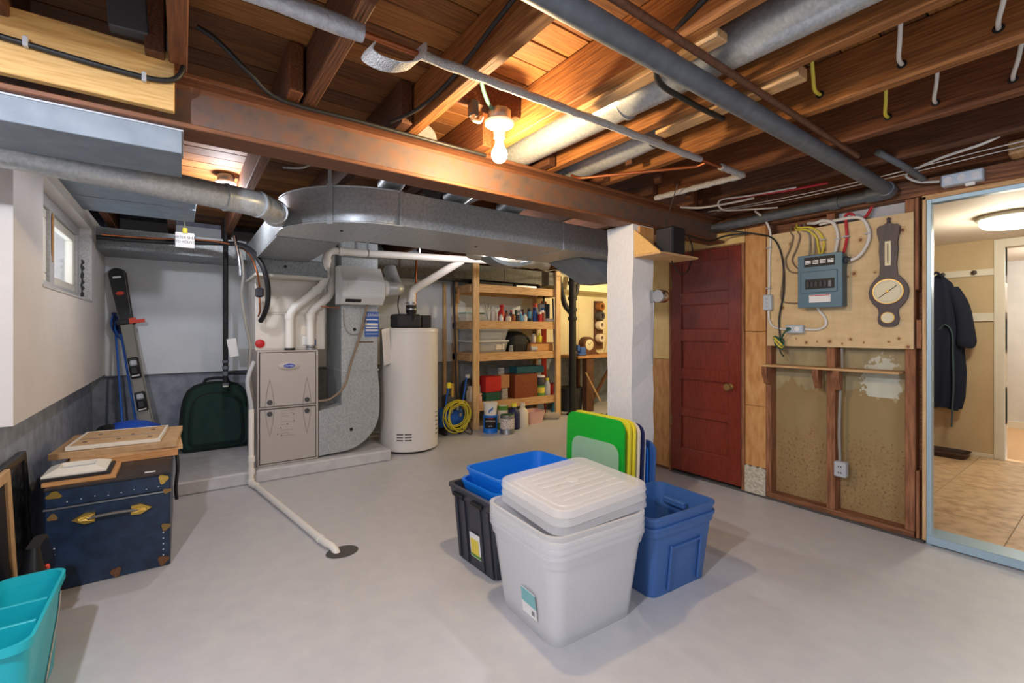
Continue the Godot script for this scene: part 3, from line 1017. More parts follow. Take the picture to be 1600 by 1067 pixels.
func build_beam_and_post() -> void:
	var b := thing("steel_beam", "long rusty steel I-beam carrying the joists", "beam", Vector3(1, 1.965, -2.03), 0, "", "structure")
	var st := mk()
	box(st, -1.8, 3.6, 2.142, 2.16, -2.10, -1.96, 0.003)
	box(st, -1.8, 3.6, 1.965, 1.983, -2.10, -1.96, 0.003)
	for s in [[1.983, -2.024, 1], [2.142, -2.024, -1]]:
		prism(st, [Vector2(0, 0), Vector2(0.03, 0), Vector2(0.008, 0.006), Vector2(0, 0.02)], 5.4, Transform3D(Basis(Vector3(0, 0, 1), Vector3(0, s[2], 0), Vector3(1, 0, 0)), Vector3(-1.8, s[0], s[1])))
	wpart("flanges", st, M.steel_rust, b)
	st = mk()
	box(st, -1.8, 3.6, 1.983, 2.142, -2.036, -2.024)
	wpart("web", st, M.steel_web, b)
	st = mk()
	box(st, -1.3, -0.02, 2.0, 2.196, -1.958, -1.925, 0.003)
	solo("nailing_plank", st, M.plank_x, "clean yellow plank fixed against the steel beam", "plank", "", "structure")
	st = mk()
	cbox(st, Vector3(-0.14, 2.28, -1.9), Vector3(0.1, 0.15, 0.05), 0.004, Basis(Vector3.BACK, 0.06))
	solo("wooden_wedge", st, M.dark_grey, "grey painted block wedged on the yellow plank", "block")
	# clip screws of the grey boxed duct under the beam
	var g := thing("boxed_chase", "blue grey boxed chase hung below the steel beam", "duct", Vector3(-0.5, 1.88, -2.1))
	st = mk()
	box(st, -1.5, 0.0, 1.88, 1.962, -2.3, -1.99, 0.002)
	wpart("casing", st, M.blue_board, g)
	st = mk()
	box(st, -1.5, 0.005, 1.958, 1.9645, -2.3, -1.985, 0.001)
	wpart("top_edge", st, M.light_grey, g)
	# white wooden post
	var p := thing("wooden_post", "rough white painted timber post under the steel beam", "post", Vector3(2.53, 0, -2.08), 0, "", "structure")
	st = mk()
	var rings := []
	for i in 15:
		var y := 1.965 * i / 14.0
		var j := 0.006
		var ring := []
		for q in [[2.42, -1.97], [2.42, -2.19], [2.64, -2.19], [2.64, -1.97]]:
			ring.append(Vector3(q[0] + rng.randf_range(-j, j), y, q[1] + rng.randf_range(-j, j)))
		rings.append(ring)
	for i in 14:
		for k in 4:
			var k2 := (k + 1) % 4
			quad(st, rings[i][k2], rings[i][k], rings[i + 1][k], rings[i + 1][k2])
	quad(st, rings[14][3], rings[14][2], rings[14][1], rings[14][0])
	wpart("timber", st, M.post_white, p)
	# small shelf with black loudspeaker on the post
	var s := thing("bracket_shelf", "little plywood shelf with a triangular bracket on the white post", "shelf", Vector3(2.6, 1.75, -1.9))
	st = mk()
	box(st, 2.43, 2.85, 1.742, 1.757, -1.965, -1.76, 0.002)
	wpart("board", st, M.pine_x, s)
	st = mk()
	prism(st, [Vector2(0, 0), Vector2(0.2, 0), Vector2(0.0, 0.17)], 0.016, Transform3D(Basis(Vector3(0, 0, 1), Vector3(0, 1, 0), Vector3(-1, 0, 0)), Vector3(2.446, 1.757, -1.965)))
	wpart("gusset", st, M.plank_x, s)
	st = mk()
	box(st, 2.47, 2.62, 1.757, 1.955, -1.965, -1.95, 0.002)
	wpart("back_board", st, M.orange_ply, s)
	var k := thing("small_loudspeaker", "small black box loudspeaker on the post shelf", "loudspeaker", Vector3(2.7, 1.757, -1.86))
	st = mk()
	box(st, 2.62, 2.76, 1.757, 1.95, -1.93, -1.80, 0.006)
	wpart("cabinet", st, M.black, k)
	st = mk()
	box(st, 2.61, 2.62, 1.765, 1.942, -1.925, -1.805, 0.003)
	wpart("grille", st, M.charcoal, k)
	# can opener on the post
	var o := thing("wall_can_opener", "chrome drum and hanging rod fixed on the white post", "can opener", Vector3(2.62, 1.49, -1.94))
	st = mk()
	lathe(st, [Vector2(0, 0), Vector2(0.042, 0), Vector2(0.045, 0.006), Vector2(0.045, 0.065), Vector2(0.04, 0.072), Vector2(0, 0.072)], 24, along(Vector3(2.6, 1.49, -1.905), Vector3(2.67, 1.49, -1.905)))
	wpart("drum", st, M.chrome, o)
	st = mk()
	box(st, 2.6, 2.635, 1.45, 1.53, -1.968, -1.94, 0.003)
	wpart("bracket", st, M.steel, o)
	st = mk()
	tube(st, [Vector3(2.61, 1.47, -1.945), Vector3(2.61, 1.25, -1.95), Vector3(2.615, 1.03, -1.955)], [0.006, 0.006, 0.003], 8)
	wpart("rod", st, M.steel, o)

func bulb_fixture(at: Vector3, label: String, energy: float, c: Color) -> void:
	# at: the top of the junction box
	var l := thing("bare_bulb_lamp", label, "lamp", at)
	var st := mk()
	lathe(st, [Vector2(0, -0.045), Vector2(0.048, -0.045), Vector2(0.052, -0.04), Vector2(0.052, 0.0), Vector2(0, 0.0)], 8)
	part("junction_box", st, M.steel, l)
	st = mk()
	lathe(st, [Vector2(0.0, -0.12), Vector2(0.024, -0.12), Vector2(0.027, -0.08), Vector2(0.03, -0.066), Vector2(0.062, -0.062), Vector2(0.066, -0.052), Vector2(0.058, -0.045), Vector2(0, -0.045)], 28)
	part("lamp_holder", st, M.white_plastic, l)
	st = mk()
	lathe(st, [Vector2(0.0, -0.228), Vector2(0.014, -0.226), Vector2(0.027, -0.217), Vector2(0.034, -0.203), Vector2(0.036, -0.19), Vector2(0.032, -0.174), Vector2(0.023, -0.157), Vector2(0.018, -0.142), Vector2(0.017, -0.118), Vector2(0, -0.118)], 24)
	part("bulb", st, M.bulb_glow, l)
	lamp("bulb_light", at + Vector3(0, -0.188, 0), energy, c, 0.034)

func build_ceiling_lamps() -> void:
	bulb_fixture(Vector3(1.13, 2.22, -1.65), "lit bare bulb in a porcelain holder between the joists", 0.7, rgb8(255, 218, 164))
	bulb_fixture(Vector3(-0.66, 2.26, -0.62), "bare bulb on the joists of the alcove side", 2.3, rgb8(236, 241, 255))
	for q in [[Vector3(1.3, 2.11, 1.2), "added fluorescent fill batten under the joists behind the standpoint"]]:
		var l := thing("added_fill_batten", q[1], "lamp", q[0])  # added behind the camera as soft fill light
		var t := mk()
		cbox(t, Vector3(0, 0.02, 0), Vector3(1.24, 0.04, 0.14), 0.006)
		part("housing", t, M.white_plastic, l)
		for z in [-0.035, 0.035]:
			t = mk()
			tube(t, [Vector3(-0.6, -0.016, z), Vector3(0.6, -0.016, z)], 0.013, 12)
			part("tube", t, M.lamp_glow, l)
		var a := AreaLight3D.new()
		a.name = "fill_batten_light"
		a.area_size = Vector2(1.2, 0.12)
		a.light_energy = 2.4
		a.light_color = rgb8(238, 243, 255)
		a.shadow_enabled = true
		a.set("area_range", 12.0)
		a.set("area_attenuation", 2.0)
		add_child(a)
		a.position = q[0] + Vector3(0, -0.04, 0)
		a.rotation_degrees = Vector3(-90, 0, 0)
	bulb_fixture(Vector3(0.25, 2.345, -3.75), "added fill bulb above the slim round pipe near the window", 0.38, rgb8(240, 244, 255))  # added to brighten the back wall and window corner
	bulb_fixture(Vector3(5.3, 2.26, -4.0), "unseen bare bulb over the workshop corner, lighting its pale wall", 1.3, rgb8(255, 230, 180))  # out of view behind the post, placed to warm the workshop wall
	bulb_fixture(Vector3(2.42, 2.26, -3.55), "unseen bare bulb between the trunk duct and the water heater", 0.5, rgb8(246, 246, 252))  # out of view behind the trunk duct, lights heater and shelving
	# pull-chain outlet next to the lamp
	var p := thing("porcelain_outlet", "cream porcelain pull fitting beside the lit bulb", "fitting", Vector3(1.0, 2.2, -1.66))
	var st := mk()
	box(st, 0.985, 1.02, 2.165, 2.23, -1.68, -1.64, 0.004)
	wpart("body", st, M.dark_grey, p)
	st = mk()
	tube(st, smooth_line([Vector3(1.0, 2.165, -1.65), Vector3(0.99, 2.145, -1.645), Vector3(1.02, 2.14, -1.64), Vector3(1.035, 2.165, -1.645)], 4), 0.009, 8)
	wpart("knob", st, M.ivory, p)

func duct_box(parent: Node3D, x0: float, x1: float, y0: float, y1: float, z0: float, z1: float, seams: Array, m: Material) -> void:
	var st := mk()
	box(st, x0, x1, y0, y1, z0, z1, 0.003)
	wpart("sheet_metal", st, m, parent)
	for x in seams:
		st = mk()
		box(st, x - 0.009, x + 0.009, y0 - 0.005, y1 + 0.005, z0 - 0.005, z1 + 0.005, 0.002)
		wpart("drive_seam", st, m, parent)

func build_ducts() -> void:
	var t := thing("trunk_duct", "large rectangular galvanized trunk duct with a curved elbow", "duct", Vector3(1.6, 1.875, -2.87))
	duct_box(t, 1.05, 3.25, 1.875, 2.078, -3.17, -2.56, [1.05, 2.35], M.galv)
	# curved elbow, outer radius 0.56, in plan
	var st := mk()
	var outer := arc2(Vector2(1.05, -3.12), 0.56, 90, 180, 18)
	var poly := []
	for p in outer:
		poly.append(Vector2(p.x, p.y))
	poly.append(Vector2(0.49, -3.3))
	poly.append(Vector2(0.9, -3.3))
	for p in arc2(Vector2(1.05, -3.32), 0.15, 180, 90, 6):
		poly.append(p)
	prism(st, poly.map(func(p): return Vector2(p.x, -p.y)), 0.203, Transform3D(Basis(Vector3(1, 0, 0), Vector3(0, 0, -1), Vector3(0, 1, 0)), Vector3(0, 1.875, 0)), true)
	wpart("elbow", st, M.galv, t)
	st = mk()
	var rim := []
	for p in outer:
		rim.append(Vector3(p.x, 1.875, p.y))
	tube(st, rim, 0.006, 6)
	rim = rim.map(func(v): return v + Vector3(0, 0.203, 0))
	tube(st, rim, 0.006, 6)
	wpart("elbow_lock_seam", st, M.galv, t)
	# hanger strap round the elbow
	st = mk()
	var a := deg_to_rad(131)
	var dir := Vector3(cos(a), 0, sin(a))
	var foot := Vector3(1.05, 0, -3.12) + dir * 0.566
	var bs := Basis(Vector3.UP, -a)
	cbox(st, foot + Vector3(0, 1.975, 0), Vector3(0.006, 0.23, 0.035), 0.001, bs)
	cbox(st, foot + Vector3(0, 2.13, 0), Vector3(0.006, 0.09, 0.018), 0.001, bs)
	wpart("hanger_strap", st, M.galv, t)
	st = mk()
	box(st, 0.5, 0.9, 1.88, 2.075, -4.98, -3.3, 0.003)
	wpart("back_run", st, M.galv_dull, t)
	st = mk()
	prism(st, [Vector2(-3.3, 1.88), Vector2(-4.3, 1.88), Vector2(-4.3, 1.86), Vector2(-3.3, 1.87)], 0.4, Transform3D(Basis(Vector3(0, 0, 1), Vector3(0, 1, 0), Vector3(-1, 0, 0)), Vector3(0.9, 0, 0)))
	wpart("stiffener", st, M.galv_dull, t)
	for h in [[1.75, 1.873, -2.86], [0.8, 1.873, -2.9]]:
		st = mk()
		lathe(st, [Vector2(0, -0.002), Vector2(0.011, -0.002), Vector2(0.011, 0.002), Vector2(0, 0.002)], 10, Transform3D(Basis(), Vector3(h[0], h[1], h[2])))
		wpart("test_hole_plug", st, M.black, t)
	# sloping boot at the far end
	st = mk()
	prism(st, [Vector2(2.7, 1.872), Vector2(3.25, 1.872), Vector2(3.25, 1.7), Vector2(3.1, 1.7)], 0.4, Transform3D(Basis(), Vector3(0, 0, -3.15)))
	wpart("end_boot", st, M.blue_board, t)
	# plenum over the furnace
	var p := thing("supply_plenum", "galvanized plenum box above the furnace coil case", "duct", Vector3(0.8, 1.73, -4.6))
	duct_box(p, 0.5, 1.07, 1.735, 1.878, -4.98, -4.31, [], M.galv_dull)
	st = mk()
	lathe(st, [Vector2(0, 0), Vector2(0.013, 0), Vector2(0.013, 0.004), Vector2(0, 0.004)], 10, along(Vector3(0.72, 1.81, -4.31), Vector3(0.72, 1.81, -4.2)))
	wpart("test_hole_plug", st, M.black, p)
	st = mk()
	box(st, 0.49, 1.02, 1.715, 1.738, -4.99, -4.295, 0.002)
	wpart("flange", st, M.off_white, p)
	# low duct along the back wall
	var b := thing("wall_duct", "flat galvanized duct along the back wall under the joists", "duct", Vector3(-0.1, 1.95, -5.25))
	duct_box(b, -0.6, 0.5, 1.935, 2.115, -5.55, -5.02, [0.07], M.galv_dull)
	for x in [-0.32, -0.05]:
		st = mk()
		lathe(st, [Vector2(0, 0), Vector2(0.014, 0), Vector2(0.014, 0.004), Vector2(0, 0.004)], 10, along(Vector3(x, 2.03, -5.02), Vector3(x, 2.03, -4.9)))
		wpart("test_hole_plug", st, M.black, b)
	b = thing("dark_return_duct", "dull duct along the top of the back wall over the shelving", "duct", Vector3(3, 1.95, -5.4))
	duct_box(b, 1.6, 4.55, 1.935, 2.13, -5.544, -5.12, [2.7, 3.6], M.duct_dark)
	b = thing("cream_soffit_box", "cream boxed soffit above the workbench", "soffit", Vector3(5.4, 1.9, -5.4))
	duct_box(b, 4.72, 6.38, 1.9, 2.1, -5.55, -5.2, [], M.cream_wall)
	# round branch over the beam, between two joists
	var r := thing("round_branch_duct", "thick round galvanized duct lying between the joists", "duct", Vector3(1.52, 2.2, -1.0))
	st = mk()
	tube(st, [Vector3(1.535, 2.235, 2.6), Vector3(1.535, 2.235, 0), Vector3(1.53, 2.24, -1.0), Vector3(1.52, 2.246, -2.03), Vector3(1.5, 2.2, -2.5), Vector3(1.5, 2.165, -2.75)], 0.079, 24)
	wpart("pipe", st, M.galv, r)
	for z in [-1.28, 0.1]:
		st = mk()
		tube(st, [Vector3(1.532, 2.238, z), Vector3(1.532, 2.238, z - 0.012)], 0.082, 24)
		wpart("crimp_ring", st, M.galv, r)
	for q in [[1.935, "second round duct rising past the joists beside the thick one"], [0.95, "short round takeoff duct behind the beam over the trunk"], [1.1, "round takeoff duct next to the trunk elbow under the boards"]]:
		var s := thing("round_takeoff_duct", q[1], "duct", Vector3(q[0], 2.2, -2.3))
		st = mk()
		if q[0] > 1.5:
			tube(st, smooth_line([Vector3(q[0], 2.262, -1.45), Vector3(q[0], 2.25, -1.7), Vector3(q[0], 2.245, -2.1), Vector3(q[0], 2.2, -2.5), Vector3(q[0], 2.14, -2.75)], 4), 0.08, 20)
		elif q[0] < 1.0:
			tube(st, smooth_line([Vector3(1.0, 2.245, -2.15), Vector3(1.02, 2.23, -2.4), Vector3(1.05, 2.16, -2.75)], 4), 0.075, 20)
		else:
			tube(st, smooth_line([Vector3(1.42, 2.24, -2.9), Vector3(1.44, 2.24, -3.4), Vector3(1.44, 2.24, -3.9)], 4), 0.075, 20)
		wpart("pipe", st, M.galv, s)
	# round pipe in front of the window wall
	var f := thing("round_feed_pipe", "slim round galvanized pipe crossing in front of the window wall", "duct", Vector3(0, 1.87, -2.45))
	st = mk()
	tube(st, [Vector3(-0.85, 1.895, -2.28), Vector3(-0.5, 1.888, -2.36), Vector3(0.19, 1.875, -2.5)], 0.058, 24)
	wpart("pipe", st, M.galv, f)
	st = mk()
	tube(st, bent([Vector3(0.16, 1.876, -2.494), Vector3(0.32, 1.873, -2.535), Vector3(0.4, 1.88, -2.68), Vector3(0.44, 1.93, -3.0), Vector3(0.52, 1.95, -3.06)], 0.08, 5), 0.061, 24)
	wpart("adjustable_elbow", st, M.galv, f)
	for k in [[0.16, 1.876, -2.494, 0.17, 1.876, -2.497], [0.3, 1.873, -2.53, 0.308, 1.873, -2.536], [0.395, 1.879, -2.66, 0.4, 1.88, -2.67]]:
		st = mk()
		tube(st, [Vector3(k[0], k[1], k[2]), Vector3(k[3], k[4], k[5])], 0.0645, 24)
		wpart("crimp_ring", st, M.galv, f)

func build_pipes() -> void:
	var st := mk()
	# grey drain across the joists
	var g := thing("grey_drain_pipe", "thick grey drain pipe crossing below the joists", "pipe", Vector3(1.5, 2.1, -0.88))
	tube(st, [Vector3(-1.2, 2.105, -0.88), Vector3(3.42, 2.1, -0.88)], 0.036, 16)
	wpart("pipe", st, M.grey_pipe, g)
	st = mk()
	tube(st, bent([Vector3(3.38, 2.1, -0.88), Vector3(3.485, 2.1, -0.88), Vector3(3.485, 2.1, -1.0)], 0.06), 0.043, 16)
	wpart("elbow", st, M.grey_pipe, g)
	g = thing("grey_wall_pipe", "grey pipe running along the top plate of the service wall", "pipe", Vector3(3.485, 2.1, -1.6))
	st = mk()
	tube(st, [Vector3(3.485, 2.1, -0.96), Vector3(3.485, 2.082, -2.3)], 0.034, 16)
	wpart("pipe", st, M.grey_pipe, g)
	for z in [-1.15, -2.05]:
		st = mk()
		tube(st, [Vector3(3.485, 2.098 + (z + 0.96) * 0.013, z), Vector3(3.485, 2.097 + (z + 0.96) * 0.013, z - 0.05)], 0.041, 16)
		wpart("coupling", st, M.grey_pipe, g)
	# thin brown pipe beside it
	st = mk()
	tube(st, [Vector3(-0.9, 2.135, -0.8), Vector3(2.76, 2.135, -0.83)], 0.0125, 10)
	solo("brown_iron_pipe", st, M.brown_pipe, "thin brown iron pipe parallel to the grey drain", "pipe")
	st = mk()
	tube(st, bent([Vector3(2.95, 2.19, -0.8), Vector3(3.12, 2.14, -0.74), Vector3(3.42, 2.12, -0.72)], 0.05), 0.017, 10)
	solo("short_iron_stub", st, M.grey_pipe, "short grey pipe stub with an open end near the top plate", "pipe")
	# wrapped water pipe
	var w := thing("wrapped_water_pipe", "water pipe wrapped in torn silver insulation below the joists", "pipe", Vector3(1.2, 2.12, -1.32))
	st = mk()
	tube(st, [Vector3(-0.9, 2.125, -1.36), Vector3(2.55, 2.12, -1.29)], 0.0095, 10)
	wpart("copper_pipe", st, M.copper, w)
	st = mk()
	var pts := []
	var rad := []
	for i in 18:
		var t := i / 17.0
		pts.append(Vector3(-0.85, 2.125, -1.36).lerp(Vector3(0.43, 2.124, -1.335), t))
		rad.append(0.026 + 0.002 * sin(i * 1.7))
	tube(st, pts, rad, 14)
	wpart("grey_sleeve", st, M.foil_grey, w)
	st = mk()
	pts = []
	rad = []
	for i in 40:
		var t := i / 39.0
		pts.append(Vector3(0.6, 2.123, -1.33).lerp(Vector3(2.12, 2.12, -1.298), t) + Vector3(0, 0.001 * sin(i * 2.1), 0.001 * cos(i * 1.3)))
		rad.append(0.0155 + 0.001 * sin(i * 2.7) + 0.0008 * sin(i * 5.1))
	tube(st, pts, rad, 12)
	wpart("foil_wrap", st, M.foil, w)
	st = mk()
	pts = []
	rad = []
	for i in 30:
		var t := i / 29.0
		var p := Vector3(2.3, 2.12, -1.293)
		if t < 0.35:
			p = p.lerp(Vector3(2.53, 2.12, -1.29), t / 0.35)
		else:
			p = Vector3(2.53, 2.12, -1.29).lerp(Vector3(2.5, 2.12, -1.85), (t - 0.35) / 0.65)
		pts.append(p)
		rad.append(0.017 + 0.0025 * sin(i * 2.3))
	tube(st, pts, rad, 12)
	wpart("foil_wrap", st, M.foil, w)
	# curled strip of torn wrap
	st = mk()
	var strip := smooth_line([Vector3(0.61, 2.15, -1.33), Vector3(0.6, 2.11, -1.31), Vector3(0.58, 2.075, -1.31), Vector3(0.53, 2.05, -1.315), Vector3(0.48, 2.05, -1.325), Vector3(0.445, 2.07, -1.34), Vector3(0.455, 2.1, -1.345)], 5)
	for i in strip.size() - 1:
		var dz := Vector3(0.008, 0.006, 0.026)
		var n: Vector3 = (strip[i + 1] - strip[i]).cross(dz).normalized() * 0.002
		var a: Vector3 = strip[i]
		var b: Vector3 = strip[i + 1]
		face(st, [a - dz + n, a + dz + n, b + dz + n, b - dz + n], a)
		face(st, [a - dz - n, a + dz - n, b + dz - n, b - dz - n], a)
		face(st, [a + dz - n, a + dz + n, b + dz + n, b + dz - n], a)
		face(st, [a - dz - n, a - dz + n, b - dz + n, b - dz - n], a)
	wpart("torn_strip", st, M.foil, w)
	st = mk()
	tube(st, bent([Vector3(1.83, 2.155, -1.93), Vector3(1.83, 2.12, -1.86), Vector3(2.2, 2.12, -1.36), Vector3(2.2, 2.13, -1.3)], 0.02), 0.008, 8)
	solo("bare_copper_branch", st, M.copper, "bare copper branch pipe rising past the steel beam", "pipe")
	# cables under the boards
	cable("joist_cable", [Vector3(-0.75, 2.11, -1.915), Vector3(-0.5, 2.1, -1.915), Vector3(-0.2, 2.085, -1.915), Vector3(-0.05, 2.09, -1.915), Vector3(0.0, 2.14, -1.92), Vector3(0.01, 2.26, -1.95)], 0.009, M.cable_black, "thick dark cable clipped across the yellow plank")
	for x in [-0.37, -0.1]:
		var c := mk()
		cbox(c, Vector3(x, 2.098 if x < -0.2 else 2.084, -1.913), Vector3(0.012, 0.03, 0.018), 0.002)
		solo("cable_clip", c, M.light_grey, "small grey clip holding the cable on the yellow plank", "clip", "cable clips on the plank")
	cable("sagging_cable", [Vector3(0.04, 2.27, -1.85), Vector3(0.1, 2.25, -1.86), Vector3(0.2, 2.19, -1.9), Vector3(0.31, 2.147, -1.947), Vector3(0.6, 2.145, -1.948), Vector3(1.0, 2.145, -1.948), Vector3(1.25, 2.145, -1.948)], 0.009, M.cable_black, "dark cable sagging down onto the top of the steel beam")
	cable("green_cable", [Vector3(0.04, 2.34, -1.12), Vector3(0.15, 2.29, -1.2), Vector3(0.25, 2.27, -1.27), Vector3(0.33, 2.3, -1.3)], 0.01, M.cable_green, "faded green cable drooping from the floor boards")
	cable("lamp_feed_cable", [Vector3(0.93, 2.29, -1.5), Vector3(1.0, 2.25, -1.58), Vector3(1.07, 2.215, -1.63), Vector3(1.11, 2.225, -1.65)], 0.009, M.cable_green, "grey green cable feeding the lit bulb")
	cable("joist_side_cable", [Vector3(0.8, 2.3, -0.6), Vector3(0.8, 2.24, -1.1), Vector3(0.82, 2.2, -1.5), Vector3(0.8, 2.18, -1.75), Vector3(0.74, 2.17, -1.93)], 0.008, M.cable_black, "black cable stapled along the side of a joist")
	cable("duct_crossing_cable", [Vector3(1.25, 2.3, -0.55), Vector3(1.26, 2.2, -0.85), Vector3(1.36, 2.15, -1.0), Vector3(1.6, 2.14, -1.02), Vector3(1.85, 2.15, -1.03)], 0.011, M.cable_black, "black cable crossing under the thick round duct")
	cable("white_beam_cable", [Vector3(0.45, 2.15, -2.75), Vector3(0.52, 2.12, -2.6), Vector3(0.56, 2.12, -2.45), Vector3(0.62, 2.15, -2.4), Vector3(0.7, 2.16, -2.42)], 0.006, M.cable_grey, "pale cable end hanging near the trunk elbow")
	# loops of cable through holes in the joists
	for q in [[1.86, 2.13, -0.88 + 0.12, M.cable_yellow, "yellow"], [1.86, 2.13, -0.5, M.cable_white, "white"], [1.86, 2.13, -0.26, M.cable_white, "white"], [2.3, 2.6, -0.66, M.cable_yellow, "yellow"], [2.3, 2.6, -0.5, M.cable_white, "white"], [2.3, 2.6, -0.28, M.cable_white, "white"]]:
		var jx: float = q[1] - 0.026
		cable("joist_hole_cable", [Vector3(jx - 0.22, 2.29, q[2] + 0.05), Vector3(jx - 0.15, 2.23, q[2] + 0.03), Vector3(jx - 0.08, 2.205, q[2] + 0.01), Vector3(jx, 2.215, q[2]), Vector3(jx + 0.01, 2.215, q[2])], 0.007, q[3], ("%s cable threaded through holes bored in the bare joists" % q[4]), 5, "cable", "%s cables through the joists" % q[4])
	# insulated gas line, tag, gas pipe
	var p := thing("black_gas_pipe", "black iron gas pipe dropping beside the furnace", "pipe", Vector3(0.33, 0.6, -5.0))
	st = mk()
	tube(st, [Vector3(0.33, 2.3, -5.0), Vector3(0.33, 0.76, -5.0)], 0.021, 12)
	wpart("pipe", st, M.cast_iron, p)
	st = mk()
	tube(st, [Vector3(0.33, 0.86, -5.0), Vector3(0.56, 0.855, -4.9)], 0.014, 10)
	wpart("branch", st, M.cast_iron, p)
	for y in [[0.96, 0.98], [0.9, 0.93], [0.84, 0.88], [0.75, 0.77]]:
		st = mk()
		tube(st, [Vector3(0.33, y[0], -5.0), Vector3(0.33, y[1], -5.0)], 0.027, 12)
		wpart("coupling", st, M.grey_pipe, p)
	st = mk()
	tube(st, [Vector3(0.33, 0.76, -5.0), Vector3(0.33, 0.735, -5.0)], 0.024, 12)
	wpart("end_cap", st, M.off_white, p)
	st = mk()
	cbox(st, Vector3(0.385, 1.1, -4.97), Vector3(0.075, 0.17, 0.003), 0.001, Basis(Vector3.BACK, 0.16))
	solo("inspection_tag", st, M.label_white, "white paper tag hanging on the black gas pipe", "tag")
	var t := thing("valve_tag", "white handwritten tag hanging from a yellow gas valve", "tag", Vector3(0.02, 2.0, -4.5))
	st = mk()
	cbox(st, Vector3(0.02, 1.985, -4.5), Vector3(0.125, 0.12, 0.004), 0.001)
	wpart("card", st, M.label_white, t)
	st = mk()
	tube(st, [Vector3(0.02, 2.08, -4.5), Vector3(0.02, 2.04, -4.5)], 0.018, 10)
	wpart("valve", st, M.yellow, t)
	letters("WATER SHUT", 0.02, Vector3(0.02, 2.005, -4.497), Basis(), M.black, t)
	letters("TO HOUSE", 0.02, Vector3(0.02, 1.97, -4.497), Basis(), M.black, t)
	cable("tag_wire", [Vector3(0.0, 2.34, -4.2), Vector3(0.01, 2.2, -4.35), Vector3(0.02, 2.08, -4.5)], 0.005, M.cable_grey, "thin cord holding the white tag below the joists")
	# refrigerant lines
	cable("copper_refrigerant_line", [Vector3(-0.5, 2.0, -4.7), Vector3(-0.2, 2.0, -4.66), Vector3(0.15, 2.02, -4.62), Vector3(0.36, 1.99, -4.55), Vector3(0.455, 1.9, -4.38), Vector3(0.5, 1.75, -4.28), Vector3(0.53, 1.62, -4.34)], 0.007, M.copper, "thin copper line curving down to the coil case")
	cable("insulated_line", [Vector3(-0.55, 2.0, -4.86), Vector3(-0.1, 2.01, -4.84), Vector3(0.25, 2.02, -4.7), Vector3(0.42, 1.97, -4.42), Vector3(0.52, 1.84, -4.27), Vector3(0.575, 1.66, -4.25), Vector3(0.585, 1.5, -4.3), Vector3(0.57, 1.4, -4.37), Vector3(0.55, 1.34, -4.45)], 0.021, M.black, "thick black foam insulated line curving down to the coil case")
	var fd := thing("filter_drier", "small dark filter can on the copper line", "filter", Vector3(0.53, 1.55, -4.36))
	st = mk()
	cbox(st, Vector3(0.53, 1.58, -4.36), Vector3(0.06, 0.08, 0.06), 0.012)
	wpart("body", st, M.charcoal, fd)
	st = mk()
	tube(st, [Vector3(0.53, 1.54, -4.36), Vector3(0.535, 1.42, -4.36), Vector3(0.53, 1.38, -4.42)], 0.007, 8)
	wpart("copper_tail", st, M.copper, fd)
	cable("braided_sheath", [Vector3(0.35, 2.05, -4.55), Vector3(0.4, 1.95, -4.5), Vector3(0.42, 1.75, -4.45), Vector3(0.41, 1.55, -4.44), Vector3(0.44, 1.3, -4.43), Vector3(0.47, 1.12, -4.42), Vector3(0.46, 0.9, -4.42), Vector3(0.49, 0.7, -4.42)], 0.012, M.cable_grey, "grey cable bundle hanging beside the furnace")
	cable("steel_flex_sheath", [Vector3(0.36, 2.06, -4.5), Vector3(0.385, 1.9, -4.46), Vector3(0.4, 1.72, -4.43)], 0.014, M.chrome, "short shiny flexible conduit above the furnace")
	# condensate drain
	var d := thing("condensate_drain", "white plastic condensate pipe running across the floor to a drain", "pipe", Vector3(0.46, 0, -4.2))
	st = mk()
	tube(st, [Vector3(0.455, 0.62, -4.22), Vector3(0.452, 0.03, -4.2)], 0.02, 14)
	wpart("upright", st, M.pvc, d)
	st = mk()
	tube(st, smooth_line([Vector3(0.48, 1.0, -4.3), Vector3(0.43, 0.85, -4.24), Vector3(0.45, 0.68, -4.22), Vector3(0.455, 0.6, -4.22)], 5), 0.016, 12)
	wpart("clear_hose", st, M.light_grey, d)
	st = mk()
	tube(st, bent([Vector3(0.452, 0.06, -4.2), Vector3(0.452, 0.027, -4.2), Vector3(0.48, 0.027, -4.1)], 0.02), 0.026, 14)
	wpart("elbow", st, M.pvc, d)
	for y in [0.1, 0.2]:
		st = mk()
		tube(st, [Vector3(0.4535, y, -4.2), Vector3(0.4535, y + 0.045, -4.2)], 0.026, 14)
		wpart("coupling", st, M.pvc, d)
	st = mk()
	tube(st, bent([Vector3(0.47, 0.026, -4.14), Vector3(0.675, 0.026, -2.76), Vector3(0.7, 0.026, -2.68), Vector3(0.715, -0.03, -2.645)], 0.05), 0.021, 14)
	wpart("floor_run", st, M.pvc, d)
	st = mk()
	tube(st, [Vector3(0.66, 0.026, -2.86), Vector3(0.664, 0.026, -2.83)], 0.025, 14)
	wpart("coupling", st, M.pvc, d)
	st = mk()
	lathe(st, [Vector2(0.0, 0.0), Vector2(0.075, 0.001), Vector2(0.088, 0.004), Vector2(0.066, 0.006), Vector2(0.0, 0.003)], 24, Transform3D(Basis(Vector3(1, 0, 0), Vector3(0, 1, 0), Vector3(0, 0, 0.8)), Vector3(0.735, 0, -2.65)))
	solo("floor_drain", st, M.grit, "rough gritty floor drain hole at the end of the white pipe", "drain")

